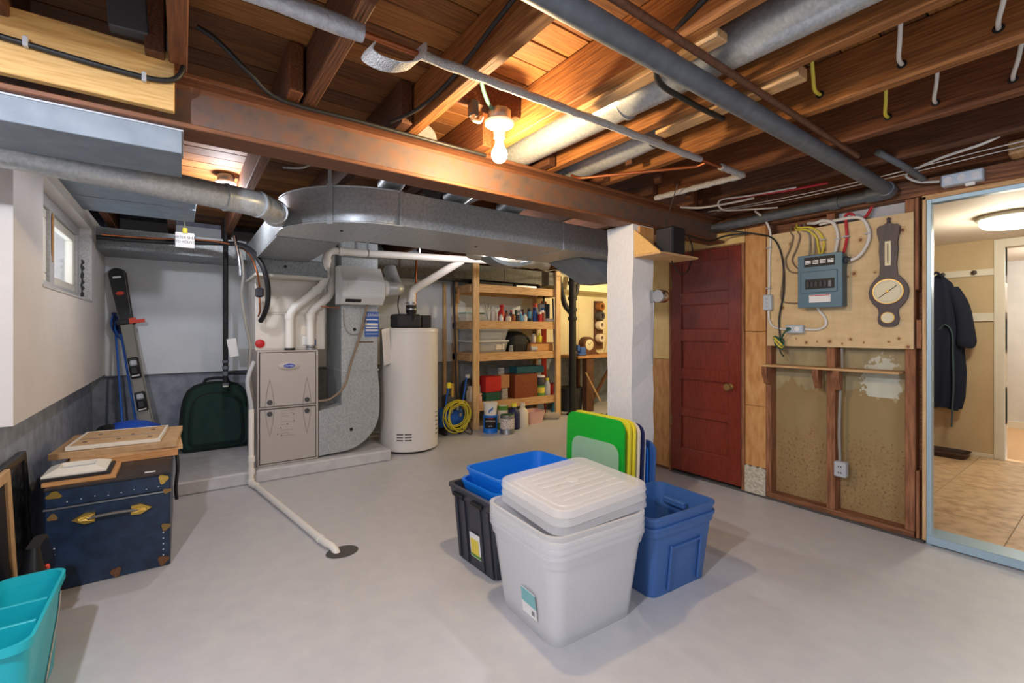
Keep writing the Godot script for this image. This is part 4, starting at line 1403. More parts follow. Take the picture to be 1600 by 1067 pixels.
func build_furnace() -> void:
	var f := thing("furnace", "beige grey gas furnace cabinet with two door panels", "furnace", Vector3(0.75, 0.105, -4.7))
	var st := mk()
	box(st, 0.512, 0.995, 0.108, 1.085, -5.05, -4.385, 0.004)
	wpart("cabinet", st, M.furnace, f)
	# cabinet edges stand round the doors, an open joint of 7 mm between
	for e in [[0.512, 0.526, 0.108, 1.085], [0.978, 0.995, 0.108, 1.085], [0.526, 0.978, 0.108, 0.122], [0.526, 0.978, 1.072, 1.085], [0.526, 0.978, 0.591, 0.604]]:
		st = mk()
		box(st, e[0], e[1], e[2], e[3], -4.385, -4.345, 0.002)
		wpart("cabinet_edge", st, M.furnace, f)
	for q in [[0.605, 1.075, "upper"], [0.125, 0.59, "lower"]]:
		st = mk()
		box(st, 0.533, 0.971, q[0] + 0.006, q[1] - 0.008, -4.384, -4.347, 0.002)
		var d := wpart("door_panel", st, M.furnace, f)
		d.set_meta("label", "%s sheet metal furnace door" % q[2])
		# face sheet with two tongues cut free by open 3 mm slits
		var up: bool = q[2] == "upper"
		var edge: float = q[0] + 0.006 if up else q[1] - 0.008
		var far: float = q[1] - 0.008 if up else q[0] + 0.006
		var sg := 1.0 if up else -1.0
		var poly := [Vector2(0.533, edge)]
		for x in [0.605, 0.9]:
			poly.append_array([Vector2(x - 0.036, edge), Vector2(x - 0.028, edge + sg * 0.09), Vector2(x - 0.014, edge + sg * 0.17), Vector2(x, edge + sg * 0.235), Vector2(x + 0.014, edge + sg * 0.17), Vector2(x + 0.028, edge + sg * 0.09), Vector2(x + 0.036, edge)])
		poly.append_array([Vector2(0.971, edge), Vector2(0.971, far), Vector2(0.533, far)])
		st = mk()
		prism(st, poly, 0.009, Transform3D(Basis(), Vector3(0, 0, -4.347)))
		wpart("face_sheet", st, M.furnace, d)
		for x in [0.605, 0.9]:
			var y0: float = q[0] + 0.03 if up else q[1] - 0.03
			st = mk()
			prism(st, [Vector2(x - 0.0325, edge), Vector2(x - 0.0245, edge + sg * 0.09), Vector2(x - 0.0105, edge + sg * 0.17), Vector2(x, edge + sg * 0.22), Vector2(x + 0.0105, edge + sg * 0.17), Vector2(x + 0.0245, edge + sg * 0.09), Vector2(x + 0.0325, edge)], 0.009, Transform3D(Basis(), Vector3(0, 0, -4.347)))
			wpart("tongue", st, M.furnace, d)
			st = mk()
			lathe(st, [Vector2(0, 0), Vector2(0.021, 0), Vector2(0.021, 0.008), Vector2(0.017, 0.012), Vector2(0, 0.012)], 18, along(Vector3(x, y0 + sg * 0.012, -4.338), Vector3(x, y0 + sg * 0.012, -4.2)))
			wpart("latch_knob", st, M.dark_grey, d)
	st = mk()
	lathe(st, [Vector2(0, 0), Vector2(0.088, 0), Vector2(0.085, 0.006), Vector2(0.07, 0.009), Vector2(0, 0.01)], 30, along(Vector3(0.755, 0.95, -4.338), Vector3(0.755, 0.95, -4.2)) * Transform3D(Basis(Vector3(1, 0, 0), Vector3(0, 1, 0), Vector3(0, 0, 0.4)), Vector3()))
	wpart("oval_plaque", st, M.furnace, f)
	st = mk()
	lathe(st, [Vector2(0, 0), Vector2(0.045, 0), Vector2(0.044, 0.003), Vector2(0, 0.003)], 26, along(Vector3(0.755, 0.954, -4.329), Vector3(0.755, 0.954, -4.2)) * Transform3D(Basis(Vector3(1, 0, 0), Vector3(0, 1, 0), Vector3(0, 0, 0.4)), Vector3()))
	wpart("emblem", st, plain(rgb8(46, 70, 178), 0.35), f)
	letters("Carrier", 0.017, Vector3(0.755, 0.954, -4.3255), Basis(), M.label_white, f)
	st = mk()
	box(st, 0.69, 0.805, 0.33, 0.575, -4.3375, -4.3365)
	wpart("instruction_label", st, grain([rgb8(176, 166, 160), rgb8(196, 188, 182)], Vector3(2, 30, 30), 0.04, 0.5, 0.0, 70), f)
	for k in 10:
		if k in [3, 6]:
			continue
		st = mk()
		box(st, 0.695, 0.8 - 0.02 * (k % 3), 0.565 - k * 0.024, 0.568 - k * 0.024, -4.3365, -4.336)
		wpart("label_line", st, M.cable_tan if k % 2 else M.mid_grey, f)
	for q in [[0.79, 0.53], [0.795, 0.47], [0.69, 0.42], [0.74, 0.45], [0.665, 0.37], [0.695, 0.355]]:
		st = mk()
		lathe(st, [Vector2(0, 0), Vector2(0.005, 0), Vector2(0.004, 0.002), Vector2(0, 0.002)], 8, along(Vector3(q[0], q[1], -4.3365), Vector3(q[0], q[1], -4.2)))
		wpart("screw", st, M.dark_grey, f)
	# coil case
	var c := thing("coil_case", "white sheet metal coil case standing on the furnace", "coil case", Vector3(0.8, 1.085, -4.7))
	st = mk()
	box(st, 0.515, 1.09, 1.085, 1.715, -5.0, -4.5, 0.004)
	wpart("casing", st, M.coil_case, c)
	st = mk()
	box(st, 0.595, 1.08, 1.1, 1.4, -4.5, -4.494, 0.002)
	wpart("access_panel", st, M.coil_case, c)
	st = mk()
	box(st, 0.595, 1.08, 1.4, 1.41, -4.5, -4.488, 0.002)
	wpart("ridge", st, M.off_white, c)
	st = mk()
	prism(st, [Vector2(0.6, 1.42), Vector2(1.08, 1.42), Vector2(0.95, 1.56), Vector2(0.7, 1.56)], 0.012, Transform3D(Basis(), Vector3(0, 0, -4.5)))
	wpart("pressed_panel", st, M.coil_case, c)
	for q in [[0.89, 1.13, 0.1, 0.08, M.label_white], [0.96, 1.12, 0.05, 0.06, M.label_blue], [0.88, 1.22, 0.06, 0.08, M.cream]]:
		st = mk()
		box(st, q[0], q[0] + q[2], q[1], q[1] + q[3], -4.494, -4.493)
		wpart("sticker", st, q[4], c)
	st = mk()
	lathe(st, [Vector2(0, 0), Vector2(0.035, 0), Vector2(0.038, 0.012), Vector2(0.02, 0.02), Vector2(0, 0.022)], 14, along(Vector3(0.55, 1.145, -4.5), Vector3(0.55, 1.145, -4.3)))
	wpart("red_drain_cap", st, M.red, c)
	# vent pipes
	var v := thing("intake_vent_pipe", "white plastic vent pipe rising from the furnace and running under the trunk", "pipe", Vector3(0.776, 1.085, -4.45))
	st = mk()
	tube(st, bent([Vector3(0.776, 1.085, -4.43), Vector3(0.776, 1.425, -4.43), Vector3(1.06, 1.69, -4.38), Vector3(1.06, 1.985, -4.29), Vector3(1.3, 1.985, -4.285), Vector3(3.35, 2.06, -4.25)], 0.07), 0.035, 18)
	wpart("pipe", st, M.pvc, v)
	for q in [[Vector3(0.776, 1.36, -4.43), Vector3(0.776, 1.41, -4.43)], [Vector3(1.06, 1.74, -4.364), Vector3(1.06, 1.78, -4.352)], [Vector3(1.06, 1.88, -4.322), Vector3(1.06, 1.91, -4.313)], [Vector3(1.16, 1.985, -4.288), Vector3(1.2, 1.985, -4.287)], [Vector3(0.98, 1.615, -4.397), Vector3(1.01, 1.643, -4.392)], [Vector3(0.81, 1.457, -4.441), Vector3(0.84, 1.485, -4.434)]]:
		st = mk()
		tube(st, q, 0.0405, 18)
		wpart("coupling", st, M.pvc, v)
	st = mk()
	tube(st, [Vector3(0.776, 1.085, -4.43), Vector3(0.776, 1.105, -4.43)], 0.043, 18)
	wpart("rubber_boot", st, M.black, v)
	for x in [1.42, 1.95]:
		st = mk()
		var yy: float = 1.985 + (x - 1.3) * 0.0366
		tube(st, [Vector3(x, yy, -4.283), Vector3(x + 0.008, yy, -4.283)], 0.038, 18)
		box(st, x - 0.004, x + 0.012, yy + 0.034, 2.2, -4.287, -4.279)
		wpart("pipe_hanger", st, M.steel, v)
	v = thing("exhaust_vent_pipe", "second white plastic vent pipe behind the first one", "pipe", Vector3(0.95, 1.085, -4.6))
	st = mk()
	tube(st, bent([Vector3(0.95, 1.085, -4.43), Vector3(0.95, 1.43, -4.43), Vector3(1.135, 1.6, -4.44), Vector3(1.135, 2.15, -4.44)], 0.06), 0.034, 18)
	wpart("pipe", st, M.pvc, v)
	for q in [[Vector3(0.95, 1.36, -4.43), Vector3(0.95, 1.415, -4.43)], [Vector3(1.135, 1.64, -4.44), Vector3(1.135, 1.69, -4.44)], [Vector3(1.07, 1.54, -4.447), Vector3(1.1, 1.568, -4.444)]]:
		st = mk()
		tube(st, q, 0.0395, 18)
		wpart("coupling", st, M.pvc, v)
	for k in 3:
		st = mk()
		tube(st, [Vector3(0.95, 1.087 + k * 0.016, -4.43), Vector3(0.95, 1.098 + k * 0.016, -4.43)], 0.043 if k != 1 else 0.039, 18)
		wpart("hose_clamp", st, M.steel if k != 1 else M.black, v)
	# return drop
	var r := thing("return_drop_duct", "galvanized return drop duct with a rounded boot beside the furnace", "duct", Vector3(1.3, 0.12, -4.6))
	st = mk()
	var poly := [Vector2(1.0, 0.125), Vector2(1.2, 0.135)]
	for p in arc2(Vector2(1.2, 0.495), 0.36, -90, 0, 12):
		poly.append(p)
	poly.append_array([Vector2(1.56, 0.7), Vector2(1.54, 0.88), Vector2(1.545, 2.1), Vector2(1.2, 2.1), Vector2(1.2, 0.57), Vector2(1.0, 0.53)])
	prism(st, poly, 0.55, Transform3D(Basis(), Vector3(0, 0, -4.9)))
	wpart("sheet_metal", st, M.galv, r)
	for q in [[1.205, 1.545, 0.87], [1.205, 1.545, 1.48]]:
		st = mk()
		box(st, q[0] - 0.008, q[1] + 0.008, q[2], q[2] + 0.018, -4.9, -4.343, 0.002)
		wpart("drive_seam", st, M.galv, r)
	st = mk()
	prism(st, [Vector2(1.215, 0.66), Vector2(1.55, 0.66), Vector2(1.535, 0.86), Vector2(1.21, 0.86)], 0.012, Transform3D(Basis(Vector3.RIGHT, -0.05), Vector3(0, 0.0, -4.39)))
	wpart("sloped_face", st, M.galv_dull, r)
	for q in [[1.29, 0.33], [1.32, 1.27]]:
		st = mk()
		lathe(st, [Vector2(0, 0), Vector2(0.016, 0), Vector2(0.016, 0.004), Vector2(0, 0.004)], 12, along(Vector3(q[0], q[1], -4.35), Vector3(q[0], q[1], -4.2)))
		wpart("test_hole_plug", st, M.black, r)
	st = mk()
	box(st, 1.34, 1.5, 1.145, 1.156, -4.35, -4.344, 0.002)
	wpart("slot", st, M.brown_pipe, r)
	# blue service label
	var lb := thing("service_label", "blue and white printed service label on the return duct", "label", Vector3(1.48, 1.25, -4.349))
	st = mk()
	box(st, 1.415, 1.555, 1.2, 1.44, -4.349, -4.347)
	wpart("sheet", st, M.label_blue, lb)
	for q in [[1.36, 1.37], [1.31, 1.328], [1.285, 1.295], [1.255, 1.272], [1.225, 1.23]]:
		st = mk()
		box(st, 1.425, 1.545, q[0], q[1], -4.347, -4.3463)
		wpart("text_band", st, M.label_white, lb)
	letters("CLEANAIR", 0.026, Vector3(1.485, 1.408, -4.346), Basis(), M.label_white, lb)
	# humidifier
	var h := thing("humidifier", "pale grey furnace humidifier on the return duct", "humidifier", Vector3(1.35, 1.51, -4.2))
	st = mk()
	prism(st, [Vector2(0, 0), Vector2(0.17, 0.0), Vector2(0.235, 0.06), Vector2(0.235, 0.2), Vector2(0.12, 0.345), Vector2(0, 0.345)], 0.385, Transform3D(Basis(Vector3(0, 0, 1), Vector3(0, 1, 0), Vector3(-1, 0, 0)), Vector3(1.53, 1.5, -4.35)))
	wpart("housing", st, M.humid, h)
	st = mk()
	for k in 7:
		box(st, 1.2, 1.5, 1.575 + k * 0.019, 1.581 + k * 0.019, -4.112, -4.104, 0.0015)
	box(st, 1.19, 1.51, 1.565, 1.71, -4.12, -4.108, 0.003)
	wpart("ribbed_cover", st, M.humid, h)
	st = mk()
	cbox(st, Vector3(1.25, 1.53, -4.146), Vector3(0.14, 0.036, 0.006), 0.001, Basis(Vector3.RIGHT, 0.75))
	wpart("name_plate", st, M.black, h)
	st = mk()
	tube(st, [Vector3(1.525, 1.66, -4.22), Vector3(1.585, 1.66, -4.22)], 0.075, 22)
	wpart("bypass_collar", st, M.humid, h)
	st = mk()
	tube(st, bent([Vector3(1.58, 1.66, -4.22), Vector3(1.7, 1.66, -4.22), Vector3(1.76, 1.72, -4.45), Vector3(1.76, 1.9, -4.6)], 0.09), 0.068, 22)
	wpart("bypass_pipe", st, M.galv, h)
	cable("humidifier_hose", [Vector3(1.4, 1.5, -4.24), Vector3(1.4, 1.4, -4.3), Vector3(1.36, 1.2, -4.32), Vector3(1.28, 0.95, -4.33), Vector3(1.22, 0.75, -4.32), Vector3(1.1, 0.64, -4.32), Vector3(1.0, 0.62, -4.36)], 0.01, M.cable_tan, "thin brown drain hose looping down from the humidifier")
	cable("humidifier_wire", [Vector3(1.22, 1.46, -4.345), Vector3(1.225, 1.32, -4.34), Vector3(1.26, 1.24, -4.34), Vector3(1.33, 1.22, -4.34), Vector3(1.39, 1.26, -4.34), Vector3(1.42, 1.36, -4.3)], 0.006, M.cable_grey, "grey wire loop below the humidifier")
	cable("saddle_valve_tube", [Vector3(1.02, 1.48, -4.35), Vector3(1.1, 1.47, -4.33), Vector3(1.18, 1.47, -4.33)], 0.006, M.copper, "little brass valve tube beside the return duct")

func build_heater() -> void:
	var h := thing("water_heater", "tall white cylindrical water heater with vent slots", "water heater", Vector3(1.985, 0, -4.62))
	var st := mk()
	lathe(st, [Vector2(0, 0.02), Vector2(0.29, 0.02), Vector2(0.302, 0.03), Vector2(0.305, 0.06), Vector2(0.305, 1.24), Vector2(0.309, 1.244), Vector2(0.309, 1.272), Vector2(0.3, 1.285), Vector2(0.0, 1.285)], 56)
	part("tank", st, M.heater, h)
	st = mk()
	lathe(st, [Vector2(0, 0.0), Vector2(0.27, 0.0), Vector2(0.27, 0.02), Vector2(0, 0.02)], 30)
	part("base_ring", st, M.black, h)
	for i in 2:
		for k in 3:
			st = mk()
			var a := deg_to_rad(-41 + i * 16)
			cbox(st, Vector3(sin(a), 0, cos(a)) * 0.302 + Vector3(0, 0.145 + k * 0.03, 0), Vector3(0.068, 0.01, 0.012), 0.002, Basis(Vector3.UP, a))
			part("vent_slot", st, M.black, h)
	for k in 6:
		st = mk()
		var a := deg_to_rad(44)
		cbox(st, Vector3(sin(a), 0, cos(a)) * 0.304 + Vector3(0, 0.17 + k * 0.045, 0), Vector3(0.05, 0.008, 0.008), 0.001, Basis(Vector3.UP, a))
		part("label_line", st, M.dark_grey, h)
	st = mk()
	cbox(st, Vector3(-0.05, 1.36, 0.02), Vector3(0.26, 0.15, 0.24), 0.02)
	cbox(st, Vector3(0.2, 1.36, -0.05), Vector3(0.12, 0.14, 0.12), 0.01)
	part("blower", st, M.charcoal, h)
	st = mk()
	lathe(st, [Vector2(0, 1.36), Vector2(0.05, 1.36), Vector2(0.048, 1.44), Vector2(0.056, 1.45), Vector2(0.056, 1.53), Vector2(0.0, 1.53)], 22, Transform3D(Basis(), Vector3(-0.02, 0, 0.1)))
	part("rubber_vent_boot", st, M.black, h)
	for y in [1.48, 1.545]:
		st = mk()
		lathe(st, [Vector2(0, y), Vector2(0.058, y), Vector2(0.058, y + 0.012), Vector2(0, y + 0.012)], 22, Transform3D(Basis(), Vector3(-0.02, 0, 0.1)))
		part("hose_clamp", st, M.steel, h)
	var v := thing("heater_vent_pipe", "white plastic vent elbow slanting up from the water heater", "pipe", Vector3(1.96, 1.53, -4.52))
	st = mk()
	tube(st, bent([Vector3(1.965, 1.53, -4.52), Vector3(1.965, 1.68, -4.52), Vector3(2.45, 2.02, -4.285)], 0.06), 0.042, 18)
	wpart("pipe", st, M.pvc, v)
	st = mk()
	tube(st, [Vector3(1.965, 1.555, -4.52), Vector3(1.965, 1.64, -4.52)], 0.048, 18)
	wpart("coupling", st, M.pvc, v)
	# manual envelope taped to the tank
	st = mk()
	cbox(st, Vector3(1.66, 1.1, -4.42), Vector3(0.004, 0.36, 0.14), 0.001, Basis(Vector3.UP, -0.9) * Basis(Vector3.RIGHT, 0.12))
	solo("manual_sleeve", st, M.label_white, "white paper sleeve tucked between return duct and heater", "paper")
	cable("heater_copper_pipe", [Vector3(2.1, 1.29, -4.72), Vector3(2.1, 1.5, -4.72), Vector3(2.12, 1.75, -4.75), Vector3(2.15, 2.1, -4.8)], 0.011, M.copper, "copper water pipe rising from the top of the heater")
	cable("heater_black_wire", [Vector3(1.85, 1.4, -4.55), Vector3(1.85, 1.52, -4.6), Vector3(1.9, 1.62, -4.7), Vector3(2.0, 1.7, -4.9)], 0.006, M.cable_black, "black wire arching over the heater blower")
	var c := thing("floor_compressor", "blue air compressor with coiled yellow hose beside the heater", "compressor", Vector3(2.66, 0, -4.95))
	st = mk()
	tube(st, [Vector3(-0.16, 0.2, -0.02), Vector3(-0.13, 0.2, -0.02), Vector3(0.13, 0.2, -0.02), Vector3(0.16, 0.2, -0.02)], [0.07, 0.12, 0.12, 0.07], 20)
	part("tank", st, M.blue, c)
	st = mk()
	cbox(st, Vector3(-0.02, 0.4, 0), Vector3(0.14, 0.16, 0.14), 0.02)
	part("pump", st, M.dark_grey, c)
	st = mk()
	tube(st, [Vector3(0.0, 0.45, 0.05), Vector3(0.0, 0.62, 0.05)], 0.022, 10)
	part("gauge_post", st, M.brass, c)
	st = mk()
	cbox(st, Vector3(-0.05, 0.6, 0.06), Vector3(0.05, 0.07, 0.04), 0.008)
	part("valve_handle", st, M.yellow, c)
	st = mk()
	tube(st, smooth_line([Vector3(0.1, 0.3, 0.06), Vector3(0.14, 0.42, 0.07), Vector3(0.18, 0.6, 0.06), Vector3(0.2, 0.68, 0.05)], 4), 0.016, 8, true, 0.5)
	part("blue_strap", st, M.blue, c)
	st = mk()
	tube(st, smooth_line([Vector3(-0.1, 0.35, 0.07), Vector3(-0.09, 0.45, 0.07), Vector3(-0.06, 0.55, 0.06), Vector3(-0.07, 0.63, 0.05)], 4), 0.016, 8, true, 0.5)
	part("blue_strap", st, M.blue, c)
	for k in 10:
		st = mk()
		var ring := []
		var ox := rng.randf_range(-0.03, 0.03)
		var oy := rng.randf_range(-0.03, 0.03)
		var rx := rng.randf_range(0.12, 0.175)
		var ry := rng.randf_range(0.14, 0.185)
		var tl := rng.randf_range(-0.05, 0.05)
		for i in 25:
			var a := TAU * i / 24.0
			ring.append(Vector3(cos(a) * rx + 0.03 + ox, 0.235 + oy + sin(a) * ry, 0.1 + k * 0.007 + tl * sin(a)))
		tube(st, ring, 0.0065, 7, false)
		part("hose_loop", st, M.hose_yellow, c)
	for q in [[-0.06, 0.3], [0.02, 0.33], [0.06, 0.25]]:
		st = mk()
		cbox(st, Vector3(q[0], q[1], 0.14), Vector3(0.035, 0.05, 0.04), 0.006)
		part("fitting", st, M.steel, c)
	for x in [-0.1, 0.1]:
		st = mk()
		cbox(st, Vector3(x, 0.045, 0), Vector3(0.04, 0.09, 0.16), 0.01)
		part("foot", st, M.black, c)
	cable("compressor_power_cord", [Vector3(2.72, 0.1, -4.85), Vector3(2.8, 0.02, -4.75), Vector3(2.88, 0.008, -4.8), Vector3(2.92, 0.05, -4.9), Vector3(2.86, 0.25, -4.98)], 0.006, M.cable_black, "thin black cord lying by the blue compressor")
	# torn wrapped duct under the trunk
	var wd := thing("wrapped_flexible_duct", "torn white wrapped duct sagging below the trunk", "duct", Vector3(2.75, 1.9, -3.75))
	st = mk()
	var pts := []
	var rad := []
	for i in 16:
		var t := i / 15.0
		pts.append(Vector3(lerpf(2.15, 3.2, t), 1.985 - 0.02 * sin(PI * t), lerpf(-3.62, -3.78, t)))
		rad.append(0.06 + 0.008 * sin(i * 2.3) + (0.012 if i == 15 else 0.0))
	tube(st, pts, rad, 16)
	wpart("paper_wrap", st, M.roll_cloth, wd)
	st = mk()
	var half := []
	for p in arc2(Vector2(0, 0), 0.2, 200, 340, 12):
		half.append(Vector2(p.x * 1.3, p.y * 0.55))
	for p in arc2(Vector2(0, 0.01), 0.19, 340, 200, 12):
		half.append(Vector2(p.x * 1.3, p.y * 0.4))
	prism(st, half, 0.16, Transform3D(Basis(), Vector3(2.5, 1.97, -3.6)), true)
	wpart("sagging_flap", st, M.galv_dull, wd)
	cable("loose_white_wire", [Vector3(3.3, 2.12, -4.2), Vector3(3.7, 2.02, -4.4), Vector3(4.0, 2.06, -4.5), Vector3(4.3, 2.0, -4.6), Vector3(4.6, 2.05, -4.7), Vector3(4.95, 2.1, -4.7)], 0.005, M.cable_grey, "loose grey wire strung under the joists by the iron stack")
	cable("second_loose_wire", [Vector3(3.4, 2.1, -4.0), Vector3(3.9, 2.08, -4.3), Vector3(4.2, 2.04, -4.45), Vector3(4.45, 2.08, -4.55), Vector3(4.9, 2.02, -4.6), Vector3(5.1, 2.1, -4.6)], 0.004, M.cable_white, "thin pale wire sagging under the joists before the shelving")

func bottle(called: String, label: String, category: String, at: Vector3, r: float, h: float, m: Material, capm: Material, neck := 0.4, group := "") -> void:
	var t := thing(called, label, category, at, 0, group)
	var st := mk()
	var s := h * 0.62
	lathe(st, [Vector2(0, 0), Vector2(r * 0.94, 0), Vector2(r, 0.006), Vector2(r, s), Vector2(r * 0.8, s + h * 0.1), Vector2(r * neck, s + h * 0.18), Vector2(r * neck, h * 0.86), Vector2(0, h * 0.86)], 16)
	part("body", st, m, t)
	st = mk()
	lathe(st, [Vector2(0, h * 0.85), Vector2(r * neck * 1.15, h * 0.85), Vector2(r * neck * 1.1, h), Vector2(0, h)], 14)
	part("cap", st, capm, t)

func can(called: String, label: String, category: String, at: Vector3, r: float, h: float, m: Material, capm: Material, band: Material = null) -> Node3D:
	var t := thing(called, label, category, at)
	var st := mk()
	lathe(st, [Vector2(0, 0), Vector2(r, 0), Vector2(r * 1.03, 0.004), Vector2(r, 0.01), Vector2(r, h - 0.012), Vector2(r * 1.03, h - 0.006), Vector2(r * 1.0, h), Vector2(r * 0.9, h), Vector2(r * 0.88, h - 0.008), Vector2(0, h - 0.008)], 26)
	part("body", st, m, t)
	st = mk()
	lathe(st, [Vector2(0, h - 0.006), Vector2(r * 0.8, h - 0.006), Vector2(r * 0.8, h + 0.002), Vector2(0, h + 0.002)], 24)
	part("lid", st, capm, t)
	if band:
		st = mk()
		lathe(st, [Vector2(r * 1.004, h * 0.28), Vector2(r * 1.006, h * 0.28), Vector2(r * 1.006, h * 0.82), Vector2(r * 1.004, h * 0.82)], 26)
		part("label_band", st, band, t)
	return t

func crate(called: String, label: String, category: String, at: Vector3, s: Vector3, m: Material, lidm: Material = null, lid_h := 0.0, deg := 0.0) -> Node3D:
	var t := thing(called, label, category, at, deg)
	var st := mk()
	cbox(st, Vector3(0, (s.y - lid_h) / 2, 0), Vector3(s.x, s.y - lid_h, s.z), 0.006)
	part("body", st, m, t)
	if lidm:
		st = mk()
		cbox(st, Vector3(0, s.y - lid_h / 2, 0), Vector3(s.x + 0.012, lid_h, s.z + 0.012), 0.004)
		part("lid", st, lidm, t)
	return t

func build_shelf() -> void:
	var s := thing("shelving_unit", "tall home built shelving unit of pine planks", "shelving", Vector3(3.74, 0, -5.2))
	var st := mk()
	for p in [[3.0, 3.09, -5.0, -4.962, 2.13], [4.4, 4.49, -5.0, -4.962, 2.13], [3.0, 3.038, -5.52, -5.43, 1.925], [4.4, 4.438, -5.52, -5.43, 1.925]]:
		st = mk()
		box(st, p[0], p[1], 0.0, p[4], p[2], p[3], 0.003)
		wpart("post", st, M.pine_y, s)
	for y in [1.85, 1.375, 0.955, 0.31]:
		st = mk()
		box(st, 3.01, 4.48, y - 0.09, y, -5.04, -5.0, 0.003)
		wpart("front_rail", st, M.pine_x, s)
		st = mk()
		box(st, 3.01, 4.48, y - 0.09, y, -5.545, -5.52, 0.003)
		wpart("back_rail", st, M.pine_x, s)
		for x in [3.0, 4.45]:
			st = mk()
			box(st, x, x + 0.038, y - 0.09, y - 0.001, -5.52, -5.04, 0.003)
			wpart("side_rail", st, M.pine_z, s)
		for k in 4:
			st = mk()
			box(st, 3.012, 4.478, y, y + 0.016, -5.52 + k * 0.13, -5.52 + k * 0.13 + 0.127, 0.002)
			wpart("shelf_plank", st, M.pine_x, s)
	st = mk()
	box(st, 3.0, 3.04, 0.01, 0.1, -5.43, -5.0, 0.003)
	wpart("foot_rail", st, M.pine_z, s)
	# thin leaning laths beside the unit
	st = mk()
	tube(st, [Vector3(2.955, 0.0, -5.3), Vector3(2.96, 2.05, -5.42)], 0.014, 8)
	solo("dark_pole", st, M.charcoal, "thin dark pole leaning beside the pine shelving", "pole")
	st = mk()
	box(st, 2.86, 2.9, 0.0, 1.9, -5.54, -5.5, 0.003)
	solo("pine_lath", st, M.pine_y, "upright pine lath against the wall behind the hose", "lath")
	st = mk()
	cbox(st, Vector3(2.97, 1.72, -5.3), Vector3(0.03, 0.2, 0.006), 0.002)
	solo("cardboard_tag", st, M.card, "brown card strip hanging on the dark pole", "tag")
	# ---- top shelf
	var y := 1.866
	crate("flat_dark_case", "long flat black case on the topmost shelf", "case", Vector3(3.45, y, -5.25), Vector3(0.55, 0.05, 0.3), M.black)
	crate("metal_tray", "shallow shiny metal tray on the topmost shelf", "tray", Vector3(3.95, y, -5.22), Vector3(0.36, 0.035, 0.28), M.steel)
	bottle("dark_jar", "small dark jar on the end of the topmost shelf", "jar", Vector3(4.24, y, -5.15), 0.035, 0.07, M.black, M.brass, 0.8)
	# ---- second shelf
	y = 1.391
	for k in 2:
		var q := crate("lidded_food_box", ["clear food box with a pale green lid on the jar shelf", "clear food box with a dark green lid beside another"][k], "container", Vector3(3.1 + k * 0.17, y, -5.28 - k * 0.04), Vector3(0.16, 0.1, 0.2), M.frost)
		st = mk()
		cbox(st, Vector3(0, 0.106, 0), Vector3(0.172, 0.014, 0.212), 0.004)
		part("lid", st, [M.label_teal, M.dark_green][k], q)
	var v := thing("dried_flower_glass", "tall glass holding thin dried stems on the jar shelf", "vase", Vector3(3.32, y, -5.13))
	st = mk()
	lathe(st, [Vector2(0, 0), Vector2(0.035, 0), Vector2(0.045, 0.13), Vector2(0.042, 0.13), Vector2(0.032, 0.01), Vector2(0, 0.01)], 16)
	part("glass", st, M.film, v)
	for k in 7:
		st = mk()
		var a := k * 0.9
		tube(st, [Vector3(0, 0.01, 0), Vector3(cos(a) * 0.03, 0.12, sin(a) * 0.02), Vector3(cos(a) * 0.07, 0.2 + 0.02 * (k % 4), sin(a) * 0.04)], 0.003, 5)
		part("stem", st, M.cable_tan, v)
	bottle("milky_bottle", "milky white plastic bottle beside the red spray bottle", "bottle", Vector3(3.47, y, -5.22), 0.045, 0.2, M.cream, M.white_plastic)
	var sp := thing("red_spray_bottle", "red trigger spray bottle on the jar shelf", "bottle", Vector3(3.56, y, -5.15))
	st = mk()
	lathe(st, [Vector2(0, 0), Vector2(0.045, 0), Vector2(0.05, 0.02), Vector2(0.048, 0.12), Vector2(0.02, 0.17), Vector2(0.016, 0.19), Vector2(0, 0.19)], 16)
	part("body", st, M.red, sp)
	st = mk()
	cbox(st, Vector3(0.0, 0.21, 0.01), Vector3(0.03, 0.04, 0.08), 0.006)
	cbox(st, Vector3(0.0, 0.18, 0.045), Vector3(0.012, 0.05, 0.012), 0.003, Basis(Vector3.RIGHT, 0.4))
	part("trigger", st, M.red, sp)
	var small := [
		[3.5, -5.07, 0.03, 0.09, "white_plastic", "steel", "squat white jar with a steel lid at the shelf front"],
		[3.63, -5.08, 0.042, 0.085, "cream", "purple", "wide cream tub with a lilac lid at the shelf front"],
		[3.68, -5.2, 0.026, 0.15, "amber", "black", "slim amber bottle with a black cap"],
		[3.73, -5.1, 0.03, 0.12, "amber", "white_plastic", "stout amber bottle with a white cap"],
		[3.78, -5.22, 0.028, 0.16, "charcoal", "red", "charcoal bottle with a red cap"],
		[3.8, -5.09, 0.03, 0.11, "dark_grey", "white_plastic", "dark grey bottle with a white cap"],
		[3.86, -5.1, 0.028, 0.13, "sky_blue", "white_plastic", "pale blue bottle with a white cap"],
		[3.88, -5.24, 0.03, 0.17, "dark_green", "black", "dark green bottle with a black cap"],
		[3.93, -5.1, 0.034, 0.11, "label_white", "sky_blue", "white bottle with a blue cap"],
		[3.98, -5.22, 0.028, 0.18, "maroon", "black", "maroon bottle with a black cap"],
		[4.0, -5.09, 0.04, 0.05, "black", "dark_grey", "low black tin between the bottles and aerosols"],
	]
	for b in small:
		bottle("shelf_bottle", b[6] + " on the jar shelf", "bottle", Vector3(b[0], y, b[1]), b[2], b[3], M[b[4]], M[b[5]], 0.55)
